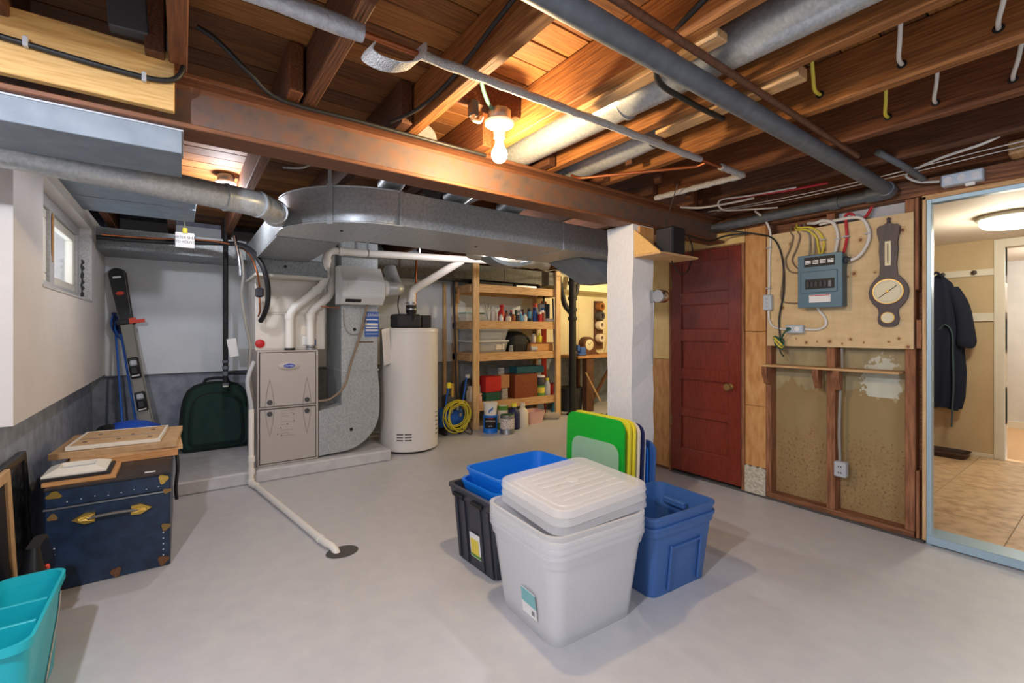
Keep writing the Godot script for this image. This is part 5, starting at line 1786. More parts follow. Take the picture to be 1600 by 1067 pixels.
	for b in [[4.06, -5.16, 0.034, 0.19, "sky_blue", "black", "light blue spray can with a black top"], [4.13, -5.12, 0.034, 0.2, "label_blue", "navy", "royal blue spray can with a navy top"], [4.2, -5.2, 0.036, 0.27, "sky_blue", "orange_red", "tall light blue spray can with an orange top"], [4.23, -5.08, 0.034, 0.17, "maroon", "label_white", "maroon spray can with a white top"], [4.29, -5.13, 0.034, 0.2, "label_white", "blue", "white spray can with a blue top"], [4.17, -5.06, 0.03, 0.14, "red", "cream", "short red spray can with a cream top"]]:
		var t := thing("spray_can", b[6] + " on the jar shelf", "spray can", Vector3(b[0], y, b[1]))
		st = mk()
		var h: float = b[3]
		lathe(st, [Vector2(0, 0), Vector2(b[2], 0), Vector2(b[2], h * 0.76), Vector2(b[2] * 0.7, h * 0.82), Vector2(0, h * 0.82)], 16)
		part("can", st, M[b[4]], t)
		st = mk()
		lathe(st, [Vector2(0, h * 0.78), Vector2(b[2] * 0.86, h * 0.78), Vector2(b[2] * 0.8, h), Vector2(0, h)], 16)
		part("top", st, M[b[5]], t)
	crate("white_card_box", "small white card box under the navy dustpan", "box", Vector3(4.39, y, -5.1), Vector3(0.09, 0.05, 0.1), M.label_white)
	# ---- third shelf
	y = 0.971
	for k in 2:
		var q := thing("clear_storage_box", ["clear plastic storage box with a paper label, lower of two", "clear plastic storage box stacked on a labelled one"][k], "box", Vector3(3.34, y + k * 0.162, -5.26))
		st = mk()
		loft(st, [[0.5, 0.36, 0.03, 0.0], [0.56, 0.41, 0.03, 0.14], [0.55, 0.4, 0.03, 0.14], [0.49, 0.35, 0.03, 0.006]])
		part("tub", st, M.film, q)
		st = mk()
		loft(st, [[0.56, 0.41, 0.03, 0.14], [0.585, 0.43, 0.03, 0.142], [0.585, 0.43, 0.03, 0.155], [0.57, 0.42, 0.03, 0.161]])
		part("lid", st, M.white_plastic, q)
		st = mk()
		cbox(st, Vector3(0, 0.06, 0), Vector3(0.42, 0.1, 0.28), 0.02)
		part("contents", st, [M.roll_cloth, M.mid_grey][k], q)
		if k == 0:
			st = mk()
			cbox(st, Vector3(0.12, 0.07, 0.2), Vector3(0.09, 0.07, 0.003), 0.0, Basis(Vector3.RIGHT, 0.17))
			cbox(st, Vector3(0.19, 0.075, 0.201), Vector3(0.03, 0.08, 0.003), 0.0, Basis(Vector3.RIGHT, 0.17))
			part("paper_label", st, M.cream, q)
	bottle("glass_jar", "small glass jar with a metal lid by the black bag", "jar", Vector3(3.66, y, -5.06), 0.03, 0.09, M.film, M.steel, 0.85)
	var bag := thing("black_tool_bag", "bulky black tool bag on the middle shelf", "bag", Vector3(3.84, y, -5.25))
	st = mk()
	loft(st, [[0.3, 0.3, 0.06, 0.0], [0.33, 0.33, 0.08, 0.1], [0.32, 0.31, 0.09, 0.2], [0.24, 0.24, 0.1, 0.265], [0.1, 0.1, 0.05, 0.285]])
	part("body", st, M.suitcase_dark, bag)
	st = mk()
	tube(st, smooth_line([Vector3(0.12, 0.22, 0.1), Vector3(0.19, 0.18, 0.1), Vector3(0.22, 0.1, 0.11), Vector3(0.18, 0.05, 0.13)], 4), 0.022, 8)
	part("strap", st, M.black, bag)
	var tr := crate("wooden_tray_box", "shallow orange wooden box on the middle shelf", "box", Vector3(4.21, y, -5.18), Vector3(0.42, 0.11, 0.26), M.frame_wood)
	st = mk()
	cbox(st, Vector3(0, 0.114, 0), Vector3(0.44, 0.012, 0.28), 0.003)
	part("top", st, M.mahogany, tr)
	bottle("yellow_squeeze_bottle", "yellow squeeze bottle standing on the orange wooden box", "bottle", Vector3(4.24, y + 0.12, -5.15), 0.035, 0.14, M.yellow, M.yellow, 0.3)
	bottle("black_squeeze_bottle", "black topped cream tube standing on the orange wooden box", "bottle", Vector3(4.15, y + 0.12, -5.17), 0.03, 0.15, M.cream, M.black, 0.6)
	bottle("brown_bottle", "brown bottle standing on the orange wooden box", "bottle", Vector3(4.31, y + 0.12, -5.2), 0.025, 0.1, M.amber, M.amber, 0.5)
	st = mk()
	tube(st, [Vector3(4.0, y + 0.035, -5.06), Vector3(4.1, y + 0.035, -5.05)], 0.034, 16)
	solo("tape_roll", st, M.light_grey, "grey roll of tape at the edge of the middle shelf", "tape")
	# ---- bottom shelf
	y = 0.326
	bottle("dark_jug", "large dark jug on the bottom shelf beside the blue strap", "jug", Vector3(3.16, y, -5.38), 0.09, 0.34, M.charcoal, M.label_white, 0.35)
	bottle("white_wide_bottle", "wide white bottle on the bottom shelf", "bottle", Vector3(3.1, y, -5.2), 0.058, 0.2, M.cream, M.cream, 0.6)
	bottle("white_dropper_bottle", "white angled nozzle bottle on the bottom shelf", "bottle", Vector3(3.195, y, -5.17), 0.034, 0.3, M.label_white, M.label_white, 0.35)
	bottle("pale_tub", "pale pink tub at the front of the bottom shelf", "tub", Vector3(3.13, y + 0.0, -5.03 - 0.03), 0.05, 0.12, M.pink, M.pink, 0.9)
	crate("green_box", "dark green box under the red box on the bottom shelf", "box", Vector3(3.36, y, -5.16), Vector3(0.22, 0.12, 0.22), M.dark_green)
	crate("red_box", "bright red box stacked on a dark green box", "box", Vector3(3.36, y + 0.121, -5.16), Vector3(0.25, 0.2, 0.24), M.red)
	crate("cow_print_tin", "black and white patterned tin on the bottom shelf", "tin", Vector3(3.56, y, -5.12), Vector3(0.1, 0.15, 0.12), grain([rgb8(30, 30, 30), rgb8(40, 38, 36), rgb8(228, 224, 216), rgb8(232, 228, 220)], Vector3(10, 10, 10), 0.03, 0.5, 0.0, 71))
	crate("cardboard_box", "brown cardboard box standing on the patterned tin", "box", Vector3(3.57, y + 0.151, -5.14), Vector3(0.15, 0.18, 0.14), M.card)
	bottle("clear_jar", "clear jar on top of the brown cardboard box", "jar", Vector3(3.56, y + 0.332, -5.16), 0.045, 0.09, M.film, M.light_grey, 0.85)
	crate("mahogany_box", "square reddish brown wooden chest on the bottom shelf", "box", Vector3(3.92, y, -5.2), Vector3(0.4, 0.32, 0.3), M.mahogany)
	crate("teal_box", "long teal box on the bottom shelf behind the bottles", "box", Vector3(4.12, y + 0.321, -5.3), Vector3(0.5, 0.1, 0.2), M.teal)
	bottle("grey_lidded_jar", "dark jar with a white lid next to the mahogany chest", "jar", Vector3(4.2, y + 0.15, -5.08), 0.06, 0.14, M.dark_grey, M.label_white, 0.95)
	can("paint_tin", "yellow and green tin carrying a dark jar", "tin", Vector3(4.2, y, -5.08), 0.06, 0.148, M.label_green, M.steel, M.label_yellow)
	bottle("yellow_cleaner_bottle", "grey bottle with a yellow top on the bottom shelf", "bottle", Vector3(4.31, y, -5.06), 0.045, 0.25, M.light_grey, M.yellow, 0.45)
	bottle("yellow_oil_bottle", "red and yellow oil bottle on the bottom shelf", "bottle", Vector3(4.285, y, -5.2), 0.05, 0.28, M.yellow, M.red, 0.4)
	crate("red_fuel_can", "red jerry can with white print on the bottom shelf", "can", Vector3(4.4, y, -5.16), Vector3(0.09, 0.17, 0.18), M.red, M.maroon, 0.02)
	# ---- on the floor before the unit
	var c := can("blue_paint_can", "bright blue paint can with black label under a white tub", "paint can", Vector3(3.11, 0, -4.74), 0.09, 0.215, M.bin_blue, M.steel)
	st = mk()
	for k in 9:
		var a := deg_to_rad(-75 + k * 11.0)
		cbox(st, Vector3(sin(a), 0, cos(a)) * 0.0905 + Vector3(0, 0.125, 0), Vector3(0.0185, 0.13, 0.002), 0.0, Basis(Vector3.UP, a))
	part("black_label", st, M.black, c)
	var ab := deg_to_rad(-33)
	letters("EXTERIOR", 0.02, Vector3(3.11, 0.15, -4.74) + Vector3(sin(ab), 0, cos(ab)) * 0.0935, Basis(Vector3.UP, ab), M.label_white, c)
	letters("PAINT", 0.02, Vector3(3.11, 0.185, -4.74) + Vector3(sin(ab), 0, cos(ab)) * 0.0935, Basis(Vector3.UP, ab), M.red, c)
	letters("SATIN", 0.014, Vector3(3.11, 0.09, -4.74) + Vector3(sin(ab), 0, cos(ab)) * 0.0935, Basis(Vector3.UP, ab), M.label_white, c)
	c = thing("white_tub", "white plastic tub with blue print stacked on the blue can", "tub", Vector3(3.11, 0.217, -4.74))
	st = mk()
	lathe(st, [Vector2(0, 0), Vector2(0.075, 0), Vector2(0.088, 0.14), Vector2(0.092, 0.142), Vector2(0.092, 0.152), Vector2(0, 0.155)], 26)
	part("body", st, M.label_white, c)
	st = mk()
	for k in 4:
		var a := deg_to_rad(-44 + k * 10.0)
		cbox(st, Vector3(sin(a), 0, cos(a)) * 0.082 + Vector3(0, 0.05 + k * 0.012, 0), Vector3(0.012, 0.03, 0.006), 0.0, Basis(Vector3.UP, a))
	part("print", st, M.blue, c)
	can("dripped_paint_can", "white paint can with dark drips down its label", "paint can", Vector3(3.24, 0, -4.56), 0.088, 0.23, M.steel, M.dark_green, grain([rgb8(90, 76, 96), rgb8(226, 216, 208), rgb8(232, 222, 214)], Vector3(4, 4, 4), 0.03, 0.6, 0.0, 72))
	bottle("blue_jug", "dark navy plastic jug on the floor by the paint cans", "jug", Vector3(3.46, 0, -4.72), 0.075, 0.33, M.navy, M.yellow, 0.4)
	bottle("white_jug", "white plastic jug on the floor by the paint cans", "jug", Vector3(3.6, 0, -4.72), 0.075, 0.32, M.cream, M.cream, 0.4)
	can("labelled_tin", "green labelled tin on the floor behind the white can", "tin", Vector3(3.34, 0, -4.8), 0.07, 0.3, M.label_green, M.label_white, M.cream)
	var pb := thing("pink_dish_tub", "open pale pink plastic tub on the floor under the shelf", "tub", Vector3(3.9, 0, -4.9))
	st = mk()
	loft(st, [[0.24, 0.2, 0.04, 0.0], [0.3, 0.26, 0.05, 0.16], [0.31, 0.27, 0.05, 0.165], [0.29, 0.25, 0.05, 0.165], [0.23, 0.19, 0.04, 0.006]])
	part("shell", st, M.pink, pb)
	st = mk()
	tube(st, [Vector3(4.08, 0.05, -5.05), Vector3(4.36, 0.05, -4.86)], 0.048, 18)
	tube(st, [Vector3(4.36, 0.05, -4.86), Vector3(4.37, 0.05, -4.853)], 0.03, 14)
	solo("rolled_mat", st, M.roll_cloth, "rolled striped mat lying on the floor under the shelf", "mat")
	# tall tools at the end of the unit
	var sh := thing("red_shovel", "red plastic snow pusher leaning behind the shelving end", "shovel", Vector3(4.42, 0, -5.35))
	st = mk()
	box(st, 4.495, 4.59, 0.55, 1.72, -5.42, -5.4, 0.004)
	wpart("blade", st, M.red, sh)
	st = mk()
	tube(st, [Vector3(4.54, 0.0, -5.38), Vector3(4.54, 0.58, -5.41)], 0.014, 8)
	wpart("handle", st, M.red, sh)
	var br := thing("blue_broom", "broom with a thin blue stick at the shelving end", "broom", Vector3(4.56, 0, -5.2))
	st = mk()
	tube(st, [Vector3(4.55, 0.42, -5.14), Vector3(4.56, 1.75, -5.22)], 0.013, 10)
	wpart("stick", st, M.navy, br)
	st = mk()
	lathe(st, [Vector2(0.0, 0.26), Vector2(0.06, 0.26), Vector2(0.055, 0.33), Vector2(0.02, 0.42), Vector2(0, 0.43)], 14, Transform3D(Basis(), Vector3(4.55, 0, -5.14)))
	wpart("head", st, M.sky_blue, br)
	st = mk()
	lathe(st, [Vector2(0.0, 0.0), Vector2(0.1, 0.0), Vector2(0.06, 0.26), Vector2(0, 0.26)], 14, Transform3D(Basis(Vector3(1, 0, 0), Vector3(0, 1, 0), Vector3(0, 0, 0.5)), Vector3(4.55, 0, -5.14)))
	wpart("bristles", st, M.teal, br)
	var dp := thing("navy_dustpan", "navy dustpan hanging at the end of the jar shelf", "dustpan", Vector3(4.42, 1.42, -5.2))
	st = mk()
	cbox(st, Vector3(4.42, 1.56, -5.26), Vector3(0.22, 0.22, 0.02), 0.01)
	wpart("pan", st, M.navy, dp)
	st = mk()
	box(st, 4.4, 4.43, 1.66, 1.78, -5.27, -5.25, 0.006)
	wpart("handle", st, M.black, dp)

func build_workbench() -> void:
	# cast iron stack
	var p := thing("cast_iron_stack", "black cast iron drain stack with branch fittings", "pipe", Vector3(4.74, 0, -4.98))
	var st := mk()
	tube(st, [Vector3(4.74, 0, -4.98), Vector3(4.74, 2.2, -4.98)], 0.055, 18)
	wpart("stack", st, M.cast_iron, p)
	for y in [1.42, 1.55, 1.72, 1.95]:
		st = mk()
		tube(st, [Vector3(4.74, y, -4.98), Vector3(4.74, y + 0.05, -4.98)], 0.07, 18)
		wpart("hub", st, M.cast_iron, p)
	st = mk()
	tube(st, bent([Vector3(4.74, 1.5, -4.98), Vector3(4.63, 1.64, -5.03), Vector3(4.54, 2.12, -5.1)], 0.05), 0.04, 14)
	wpart("branch", st, M.cast_iron, p)
	st = mk()
	tube(st, bent([Vector3(4.74, 1.75, -4.98), Vector3(4.84, 1.85, -5.0), Vector3(4.9, 2.15, -5.02)], 0.05), 0.042, 14)
	wpart("branch", st, M.cast_iron, p)
	st = mk()
	lathe(st, [Vector2(0.055, 0.0), Vector2(0.09, 0.0), Vector2(0.085, 0.03), Vector2(0.06, 0.035)], 18, Transform3D(Basis(), Vector3(4.74, 0, -4.98)))
	wpart("foot_flange", st, M.cast_iron, p)
	var b := thing("workbench", "wooden workbench with a thick post leg in the workshop corner", "workbench", Vector3(5.5, 0, -5.27))
	for k in 3:
		st = mk()
		box(st, 4.88, 6.3, 0.835, 0.875, -5.54 + k * 0.18, -5.54 + k * 0.18 + 0.178, 0.003)
		wpart("top_plank", st, M.bench_wood, b)
	st = mk()
	box(st, 5.08, 5.24, 0.0, 0.835, -5.12, -5.02, 0.006)
	wpart("leg", st, M.old_post, b)
	st = mk()
	box(st, 6.1, 6.22, 0.0, 0.835, -5.12, -5.02, 0.006)
	wpart("leg", st, M.old_post, b)
	st = mk()
	box(st, 5.28, 5.34, 0.0, 0.835, -5.5, -5.42, 0.006)
	wpart("leg", st, M.old_post, b)
	st = mk()
	cbox(st, Vector3(5.6, 0.4, -5.2), Vector3(0.04, 0.9, 0.05), 0.004, Basis(Vector3.BACK, -0.7))
	wpart("brace", st, M.old_post, b)
	st = mk()
	tube(st, [Vector3(5.0, 0.62, -4.96), Vector3(5.3, 0.16, -4.94)], 0.011, 8)
	solo("wooden_dowel", st, M.pine_y, "pale wooden stick slanting against the bench leg", "stick")
	var v := thing("bench_vise", "blue steel bench vise on the workbench end", "vise", Vector3(5.02, 0.875, -5.1))
	st = mk()
	cbox(st, Vector3(0, 0.02, 0), Vector3(0.16, 0.04, 0.12), 0.01)
	cbox(st, Vector3(0.03, 0.08, 0), Vector3(0.12, 0.1, 0.09), 0.015)
	part("body", st, M.label_blue, v)
	st = mk()
	cbox(st, Vector3(-0.09, 0.12, 0), Vector3(0.05, 0.1, 0.13), 0.01)
	part("jaw", st, M.label_blue, v)
	st = mk()
	tube(st, [Vector3(-0.11, 0.07, 0), Vector3(-0.15, 0.07, 0)], 0.015, 10)
	tube(st, [Vector3(-0.145, -0.06, 0.02), Vector3(-0.145, 0.12, 0.02)], 0.007, 8)
	part("screw_handle", st, M.rust, v)
	var c := thing("mantel_clock", "dark arched wooden mantel clock on the workbench", "clock", Vector3(5.36, 0.875, -5.3))
	st = mk()
	var poly := [Vector2(-0.24, 0), Vector2(-0.16, 0.05), Vector2(-0.13, 0.14)]
	for q in arc2(Vector2(0, 0.16), 0.13, 180, 0, 12):
		poly.append(q)
	poly.append_array([Vector2(0.13, 0.14), Vector2(0.16, 0.05), Vector2(0.24, 0)])
	prism(st, poly, 0.12, Transform3D(Basis(), Vector3(0, 0, -0.06)))
	part("case", st, M.old_post, c)
	st = mk()
	lathe(st, [Vector2(0, 0), Vector2(0.088, 0), Vector2(0.09, 0.008), Vector2(0.08, 0.012), Vector2(0, 0.012)], 24, along(Vector3(0, 0.16, 0.06), Vector3(0, 0.16, 0.2)))
	part("dial", st, M.dial, c)
	st = mk()
	tube(st, [Vector3(0, 0.16, 0.074), Vector3(0.03, 0.2, 0.074)], 0.003, 5)
	tube(st, [Vector3(0, 0.16, 0.075), Vector3(-0.05, 0.19, 0.075)], 0.0025, 5)
	part("clock_hands", st, M.black, c)
	# board of jars and rolls fixed on the wall
	var w := thing("roll_rack", "narrow brown board on the cream wall holding rolls", "rack", Vector3(5.95, 0.9, -5.5))
	st = mk()
	box(st, 5.78, 5.98, 0.95, 1.78, -5.548, -5.51, 0.003)
	wpart("board", st, M.old_post, w)
	for q in [[1.68, M.amber, "amber"], [1.52, M.dark_grey, "dark grey"], [1.36, M.cream, "cream"], [1.14, M.cream, "pale"]]:
		var r := thing("wall_roll", "%s tape roll on the narrow brown board above the bench" % q[2], "roll", Vector3(5.84, q[0], -5.45))
		st = mk()
		lathe(st, [Vector2(0.035, -0.05), Vector2(0.07, -0.05), Vector2(0.074, -0.044), Vector2(0.074, 0.044), Vector2(0.07, 0.05), Vector2(0.035, 0.05), Vector2(0.035, -0.05)], 22, turn(90, Vector3.RIGHT))
		part("roll", st, q[1], r)
		st = mk()
		lathe(st, [Vector2(0, -0.05), Vector2(0.02, -0.05), Vector2(0.02, 0.03), Vector2(0, 0.03)], 12, turn(90, Vector3.RIGHT))
		part("peg", st, M.old_post, r)
	cable("trailing_bench_cable", [Vector3(5.98, 1.25, -5.3), Vector3(5.8, 1.05, -5.15), Vector3(5.6, 0.885, -5.05), Vector3(5.56, 0.75, -4.99), Vector3(5.62, 0.62, -4.99), Vector3(5.8, 0.58, -5.0)], 0.009, M.brown_pipe, "brown cord trailing over the workbench edge")
	st = mk()
	loft(st, [[0.3, 0.3, 0.06, 0.0], [0.36, 0.36, 0.07, 0.36], [0.38, 0.38, 0.07, 0.37], [0.34, 0.34, 0.06, 0.37], [0.28, 0.28, 0.05, 0.01]], Transform3D(Basis(), Vector3(5.0, 0, -5.32)))
	solo("grey_waste_bin", st, M.dark_grey, "grey plastic waste bin under the workbench end", "bin")
	# tool tray on the floor near the post
	var t := thing("black_tool_tray", "open black tool tray holding a white roll near the post", "tray", Vector3(4.2, 0, -3.9))
	st = mk()
	loft(st, [[0.6, 0.4, 0.03, 0.0], [0.64, 0.44, 0.03, 0.18], [0.62, 0.42, 0.03, 0.18], [0.58, 0.38, 0.03, 0.02]], turn(25))
	part("tray", st, M.black, t)
	st = mk()
	tube(st, bent([Vector3(-0.25, 0.18, 0.1), Vector3(-0.1, 0.24, 0.1), Vector3(0.2, 0.26, 0.05), Vector3(0.3, 0.18, 0.05)], 0.04), 0.012, 8)
	part("handle", st, M.steel, t)
	st = mk()
	tube(st, [Vector3(4.25, 0.22, -3.74), Vector3(4.4, 0.22, -3.82)], 0.075, 20)
	tube(st, [Vector3(4.246, 0.22, -3.738), Vector3(4.25, 0.22, -3.74)], 0.035, 14)
	solo("white_tape_roll", st, M.label_white, "white roll lying in the black tool tray", "roll")

func build_corner() -> void:
	# suitcase
	var s := thing("suitcase", "dark green soft suitcase standing on the plinth", "suitcase", Vector3(0.275, 0.105, -5.3))
	var st := mk()
	var contour := [Vector2(0.26, 0.0), Vector2(0.285, 0.03), Vector2(0.293, 0.12), Vector2(0.29, 0.26), Vector2(0.28, 0.4), Vector2(0.262, 0.5), Vector2(0.23, 0.575), Vector2(0.18, 0.62), Vector2(0.1, 0.645), Vector2(0.0, 0.652)]
	var shell := contour.duplicate()
	for i in range(contour.size() - 2, -1, -1):
		shell.append(Vector2(-contour[i].x, contour[i].y))
	var tilt := Transform3D(Basis(Vector3.RIGHT, -0.06), Vector3.ZERO)
	layered(st, shell, [[-0.13, 0.9], [-0.11, 0.98], [-0.02, 1.0], [0.05, 0.98], [0.085, 0.88]], Vector2(0, 0.3), tilt)
	part("body", st, M.suitcase, s)
	st = mk()
	layered(st, shell, [[0.08, 0.76], [0.105, 0.74], [0.12, 0.66]], Vector2(0, 0.24), tilt)
	part("front_pocket", st, M.suitcase, s)
	for q in [[-0.02, 1.004], [0.052, 0.985], [0.1, 0.75]]:
		st = mk()
		var ring := []
		for v in shell:
			var p: Vector2 = Vector2(0, 0.3 if q[0] < 0.09 else 0.24) + (v - Vector2(0, 0.3 if q[0] < 0.09 else 0.24)) * q[1]
			ring.append(tilt * Vector3(p.x, p.y, q[0]))
		ring.append(ring[0])
		tube(st, ring, 0.007, 6, false)
		part("piping", st, M.suitcase_dark, s)
	st = mk()
	tube(st, smooth_line([Vector3(-0.1, 0.645, -0.02), Vector3(-0.08, 0.68, -0.02), Vector3(0.0, 0.69, -0.02), Vector3(0.08, 0.68, -0.02), Vector3(0.1, 0.645, -0.02)], 4), 0.014, 8)
	part("handle", st, M.suitcase_dark, s)
	st = mk()
	cbox(st, Vector3(0.0, 0.54, 0.07), Vector3(0.05, 0.01, 0.006), 0.002)
	part("badge", st, M.chrome, s)
	for x in [-0.2, 0.2]:
		st = mk()
		cbox(st, Vector3(x, 0.012, -0.02), Vector3(0.05, 0.03, 0.16), 0.006)
		part("foot", st, M.black, s)
	st = mk()
	loft(st, [[0.1, 0.2, 0.04, 0.0], [0.13, 0.24, 0.05, 0.2], [0.1, 0.2, 0.05, 0.36], [0.05, 0.1, 0.02, 0.4]], Transform3D(Basis(), Vector3(0.645, 0.105, -5.3)))
	solo("dark_gear_bag", st, M.suitcase_dark, "dark bag between suitcase and furnace", "bag")
	# skis
	for k in 2:
		var a := Vector3(-0.2 + k * 0.0, 0.11, -5.08)
		var b := Vector3(-0.495 + k * 0.012, 1.84, -5.485 - k * 0.024)
		if k == 1:
			a += Vector3(0.012, 0, -0.06)
		var ax := (b - a).normalized()
		var side := (Vector3(1, 0, 0.1) - ax * Vector3(1, 0, 0.1).dot(ax)).normalized()
		var bs := Basis(side, ax, side.cross(ax))
		var sk := thing("ski", ["grey and black downhill ski with bindings leaning in the corner", "second ski hidden behind its grey and black mate"][k], "ski", a, 0, "pair of skis in the corner")
		var ln := (b - a).length()
		var outline := []
		for i in 13:
			var t := i / 12.0
			outline.append(Vector2(lerpf(0.05, 0.06, t) - 0.018 * sin(PI * t), t * (ln - 0.07)))
		for q in arc2(Vector2(0, ln - 0.07), 0.06, 10, 170, 8):
			outline.append(q)
		for i in 13:
			var t := 1.0 - i / 12.0
			outline.append(Vector2(-(lerpf(0.05, 0.06, t) - 0.018 * sin(PI * t)), t * (ln - 0.07)))
		st = mk()
		prism(st, outline, 0.016, Transform3D(bs, a - bs.z * 0.016))
		wpart("core", st, M.ski_grey, sk)
		st = mk()
		var tip := []
		for v in outline:
			if v.y > ln * 0.7:
				tip.append(Vector2(v.x * 0.93, v.y))
		prism(st, tip, 0.002, Transform3D(bs, a))
		wpart("dark_tip", st, M.ski_black, sk)
		if k == 0:
			for q in [[0.3, 0.17], [0.47, 0.19]]:
				st = mk()
				cbox(st, a + ax * ln * q[0] + bs.z * 0.02, Vector3(0.075, q[1], 0.035), 0.008, bs)
				cbox(st, a + ax * (ln * q[0] - 0.03) + bs.z * 0.045, Vector3(0.06, 0.08, 0.04), 0.012, bs)
				var bd := wpart("binding", st, M.black, sk)
				st = mk()
				cbox(st, a + ax * (ln * q[0] + 0.04) + bs.z * 0.042, Vector3(0.05, 0.05, 0.03), 0.01, bs)
				wpart("binding_lever", st, M.light_grey, bd)
				st = mk()
				cbox(st, a + ax * (ln * q[0] - 0.075) + bs.z * 0.042, Vector3(0.055, 0.012, 0.006), 0.001, bs)
				wpart("binding_label", st, M.label_white, bd)
			st = mk()
			cbox(st, a + ax * ln * 0.71 - bs.z * 0.012, Vector3(0.135, 0.05, 0.045), 0.006, bs)
			wpart("ski_strap", st, M.black, sk)
			st = mk()
			cbox(st, a + ax * ln * 0.71 + bs.x * 0.05 + bs.z * 0.012, Vector3(0.05, 0.05, 0.003), 0.001, bs)
			cbox(st, a + ax * ln * 0.706 + bs.x * 0.1 - bs.z * 0.005, Vector3(0.07, 0.035, 0.006), 0.002, bs)
			wpart("strap_end", st, M.orange_red, sk)
			st = mk()
			lathe(st, [Vector2(0, 0), Vector2(0.03, 0), Vector2(0.03, 0.001), Vector2(0, 0.001)], 16, Transform3D(Basis(bs.x, bs.z, bs.x.cross(bs.z)) * Basis.from_scale(Vector3(1, 1, 0.6)), a + ax * ln * 0.86 + bs.z * 0.002))
			wpart("red_emblem", st, M.orange_red, sk)
			st = mk()
			cbox(st, a + ax * ln * 0.945 + bs.z * 0.003, Vector3(0.06, 0.016, 0.002), 0.0, bs)
			wpart("white_sticker", st, M.label_white, sk)
	for k in 2:
		var a := Vector3(-0.4 + k * 0.12, 0.0 + 0.106, -5.2 + k * 0.05)
		var b := Vector3(-0.5 + k * 0.03, 1.42 - k * 0.04, -5.5 + k * 0.03)
		var po := thing("ski_pole", ["blue ski pole standing straight in the corner", "slanting blue ski pole beside the skis"][k], "ski pole", a, 0, "pair of ski poles in the corner")
		st = mk()
		tube(st, [a, a.lerp(b, 0.9)], 0.009, 10)
		wpart("shaft", st, M.blue, po)
		st = mk()
		tube(st, [a.lerp(b, 0.88), b], [0.016, 0.02], 10)
		wpart("grip", st, M.navy, po)
		st = mk()
		tube(st, smooth_line([b, b + Vector3(-0.02, -0.1, 0.03), b + Vector3(0.02, -0.2, 0.03), b + Vector3(0.03, -0.08, 0.02), b], 4), 0.018, 8, true, 0.4)
		wpart("strap", st, M.blue, po)
		st = mk()
		lathe(st, [Vector2(0, 0), Vector2(0.035, 0), Vector2(0.01, 0.02), Vector2(0, 0.02)], 14, along(a.lerp(b, 0.06), b))
		wpart("basket", st, M.black, po)
	# blue jacket bundle
	var j := thing("blue_jacket_bundle", "crumpled blue and black jacket behind the trunk", "jacket", Vector3(-0.3, 0.105, -4.75))
	for q in [[-0.03, 0.03, 0.3, 0.3, M.bag_blue, "blue_bundle"], [-0.16, 0.06, 0.16, 0.24, M.black, "black_sleeve"]]:
		st = mk()
		var rings := []
		for i in 9:
			var ph := PI * i / 8.0
			var ring := []
			for k in 22:
				var a := TAU * k / 22
				var rr := sin(ph) * (1.0 + 0.1 * sin(a * 5.0 + i) + 0.06 * sin(a * 9.0 + i * 2.0))
				ring.append(Vector3(q[0] + cos(a) * rr * q[2] * 0.8, 0.22 - cos(ph) * 0.22 * (1.0 if q[4] != M.black else 0.95), q[1] - sin(a) * rr * q[3] * 0.8))
			rings.append(ring)
		st.set_smooth_group(2)
		for i in 8:
			for k in 22:
				var k2 := (k + 1) % 22
				quad(st, rings[i][k], rings[i][k2], rings[i + 1][k2], rings[i + 1][k])
		part(q[5], st, q[4], j)
	st = mk()
	lathe(st, [Vector2(0, 0), Vector2(0.03, 0), Vector2(0.028, 0.006), Vector2(0, 0.008)], 16, along(Vector3(0.13, 0.33, 0.19), Vector3(0.2, 0.4, 0.6)))
	part("round_badge", st, M.label_white, j)
	# framed pictures leaning on the foundation
	var f := thing("black_picture_frame", "large black picture frame leaning on the grey foundation", "picture", Vector3(-0.6, 0, -2.9))
	st = mk()
	var lean := Transform3D(Basis(Vector3.BACK, 0.06), Vector3(-0.595, 0.0, 0))
	cbox(st, lean * Vector3(-0.012, 0.635, -2.85), Vector3(0.03, 0.04, 0.86), 0.004, lean.basis)
	cbox(st, lean * Vector3(-0.012, 0.025, -2.85), Vector3(0.03, 0.04, 0.86), 0.004, lean.basis)
	cbox(st, lean * Vector3(-0.012, 0.33, -3.26), Vector3(0.03, 0.62, 0.04), 0.004, lean.basis)
	cbox(st, lean * Vector3(-0.012, 0.33, -2.44), Vector3(0.03, 0.62, 0.04), 0.004, lean.basis)
	wpart("frame", st, M.black_gloss, f)
	st = mk()
	cbox(st, lean * Vector3(-0.012, 0.33, -2.85), Vector3(0.006, 0.6, 0.82), 0.0, lean.basis)
	wpart("picture", st, grain([rgb8(16, 16, 18), rgb8(30, 32, 36), rgb8(74, 80, 92)], Vector3(3, 3, 3), 0.012, 0.3, 0.0, 73), f)
	f = thing("tan_picture_frame", "dark picture with a tan inner frame before the black one", "picture", Vector3(-0.53, 0, -2.4))
	st = mk()
	lean = Transform3D(Basis(Vector3.BACK, 0.045), Vector3(-0.57, 0.0, 0))
	cbox(st, lean * Vector3(0, 0.645, -2.43), Vector3(0.02, 0.045, 0.78), 0.003, lean.basis)
	cbox(st, lean * Vector3(0, 0.34, -2.8), Vector3(0.02, 0.6, 0.045), 0.003, lean.basis * Basis(Vector3.RIGHT, 0.0))
	wpart("frame", st, M.fibreboard, f)
	st = mk()
	cbox(st, lean * Vector3(-0.004, 0.32, -2.41), Vector3(0.006, 0.62, 0.74), 0.0, lean.basis)
	wpart("picture", st, M.black, f)
	# black bag on the floor between frames and trunk
	st = mk()
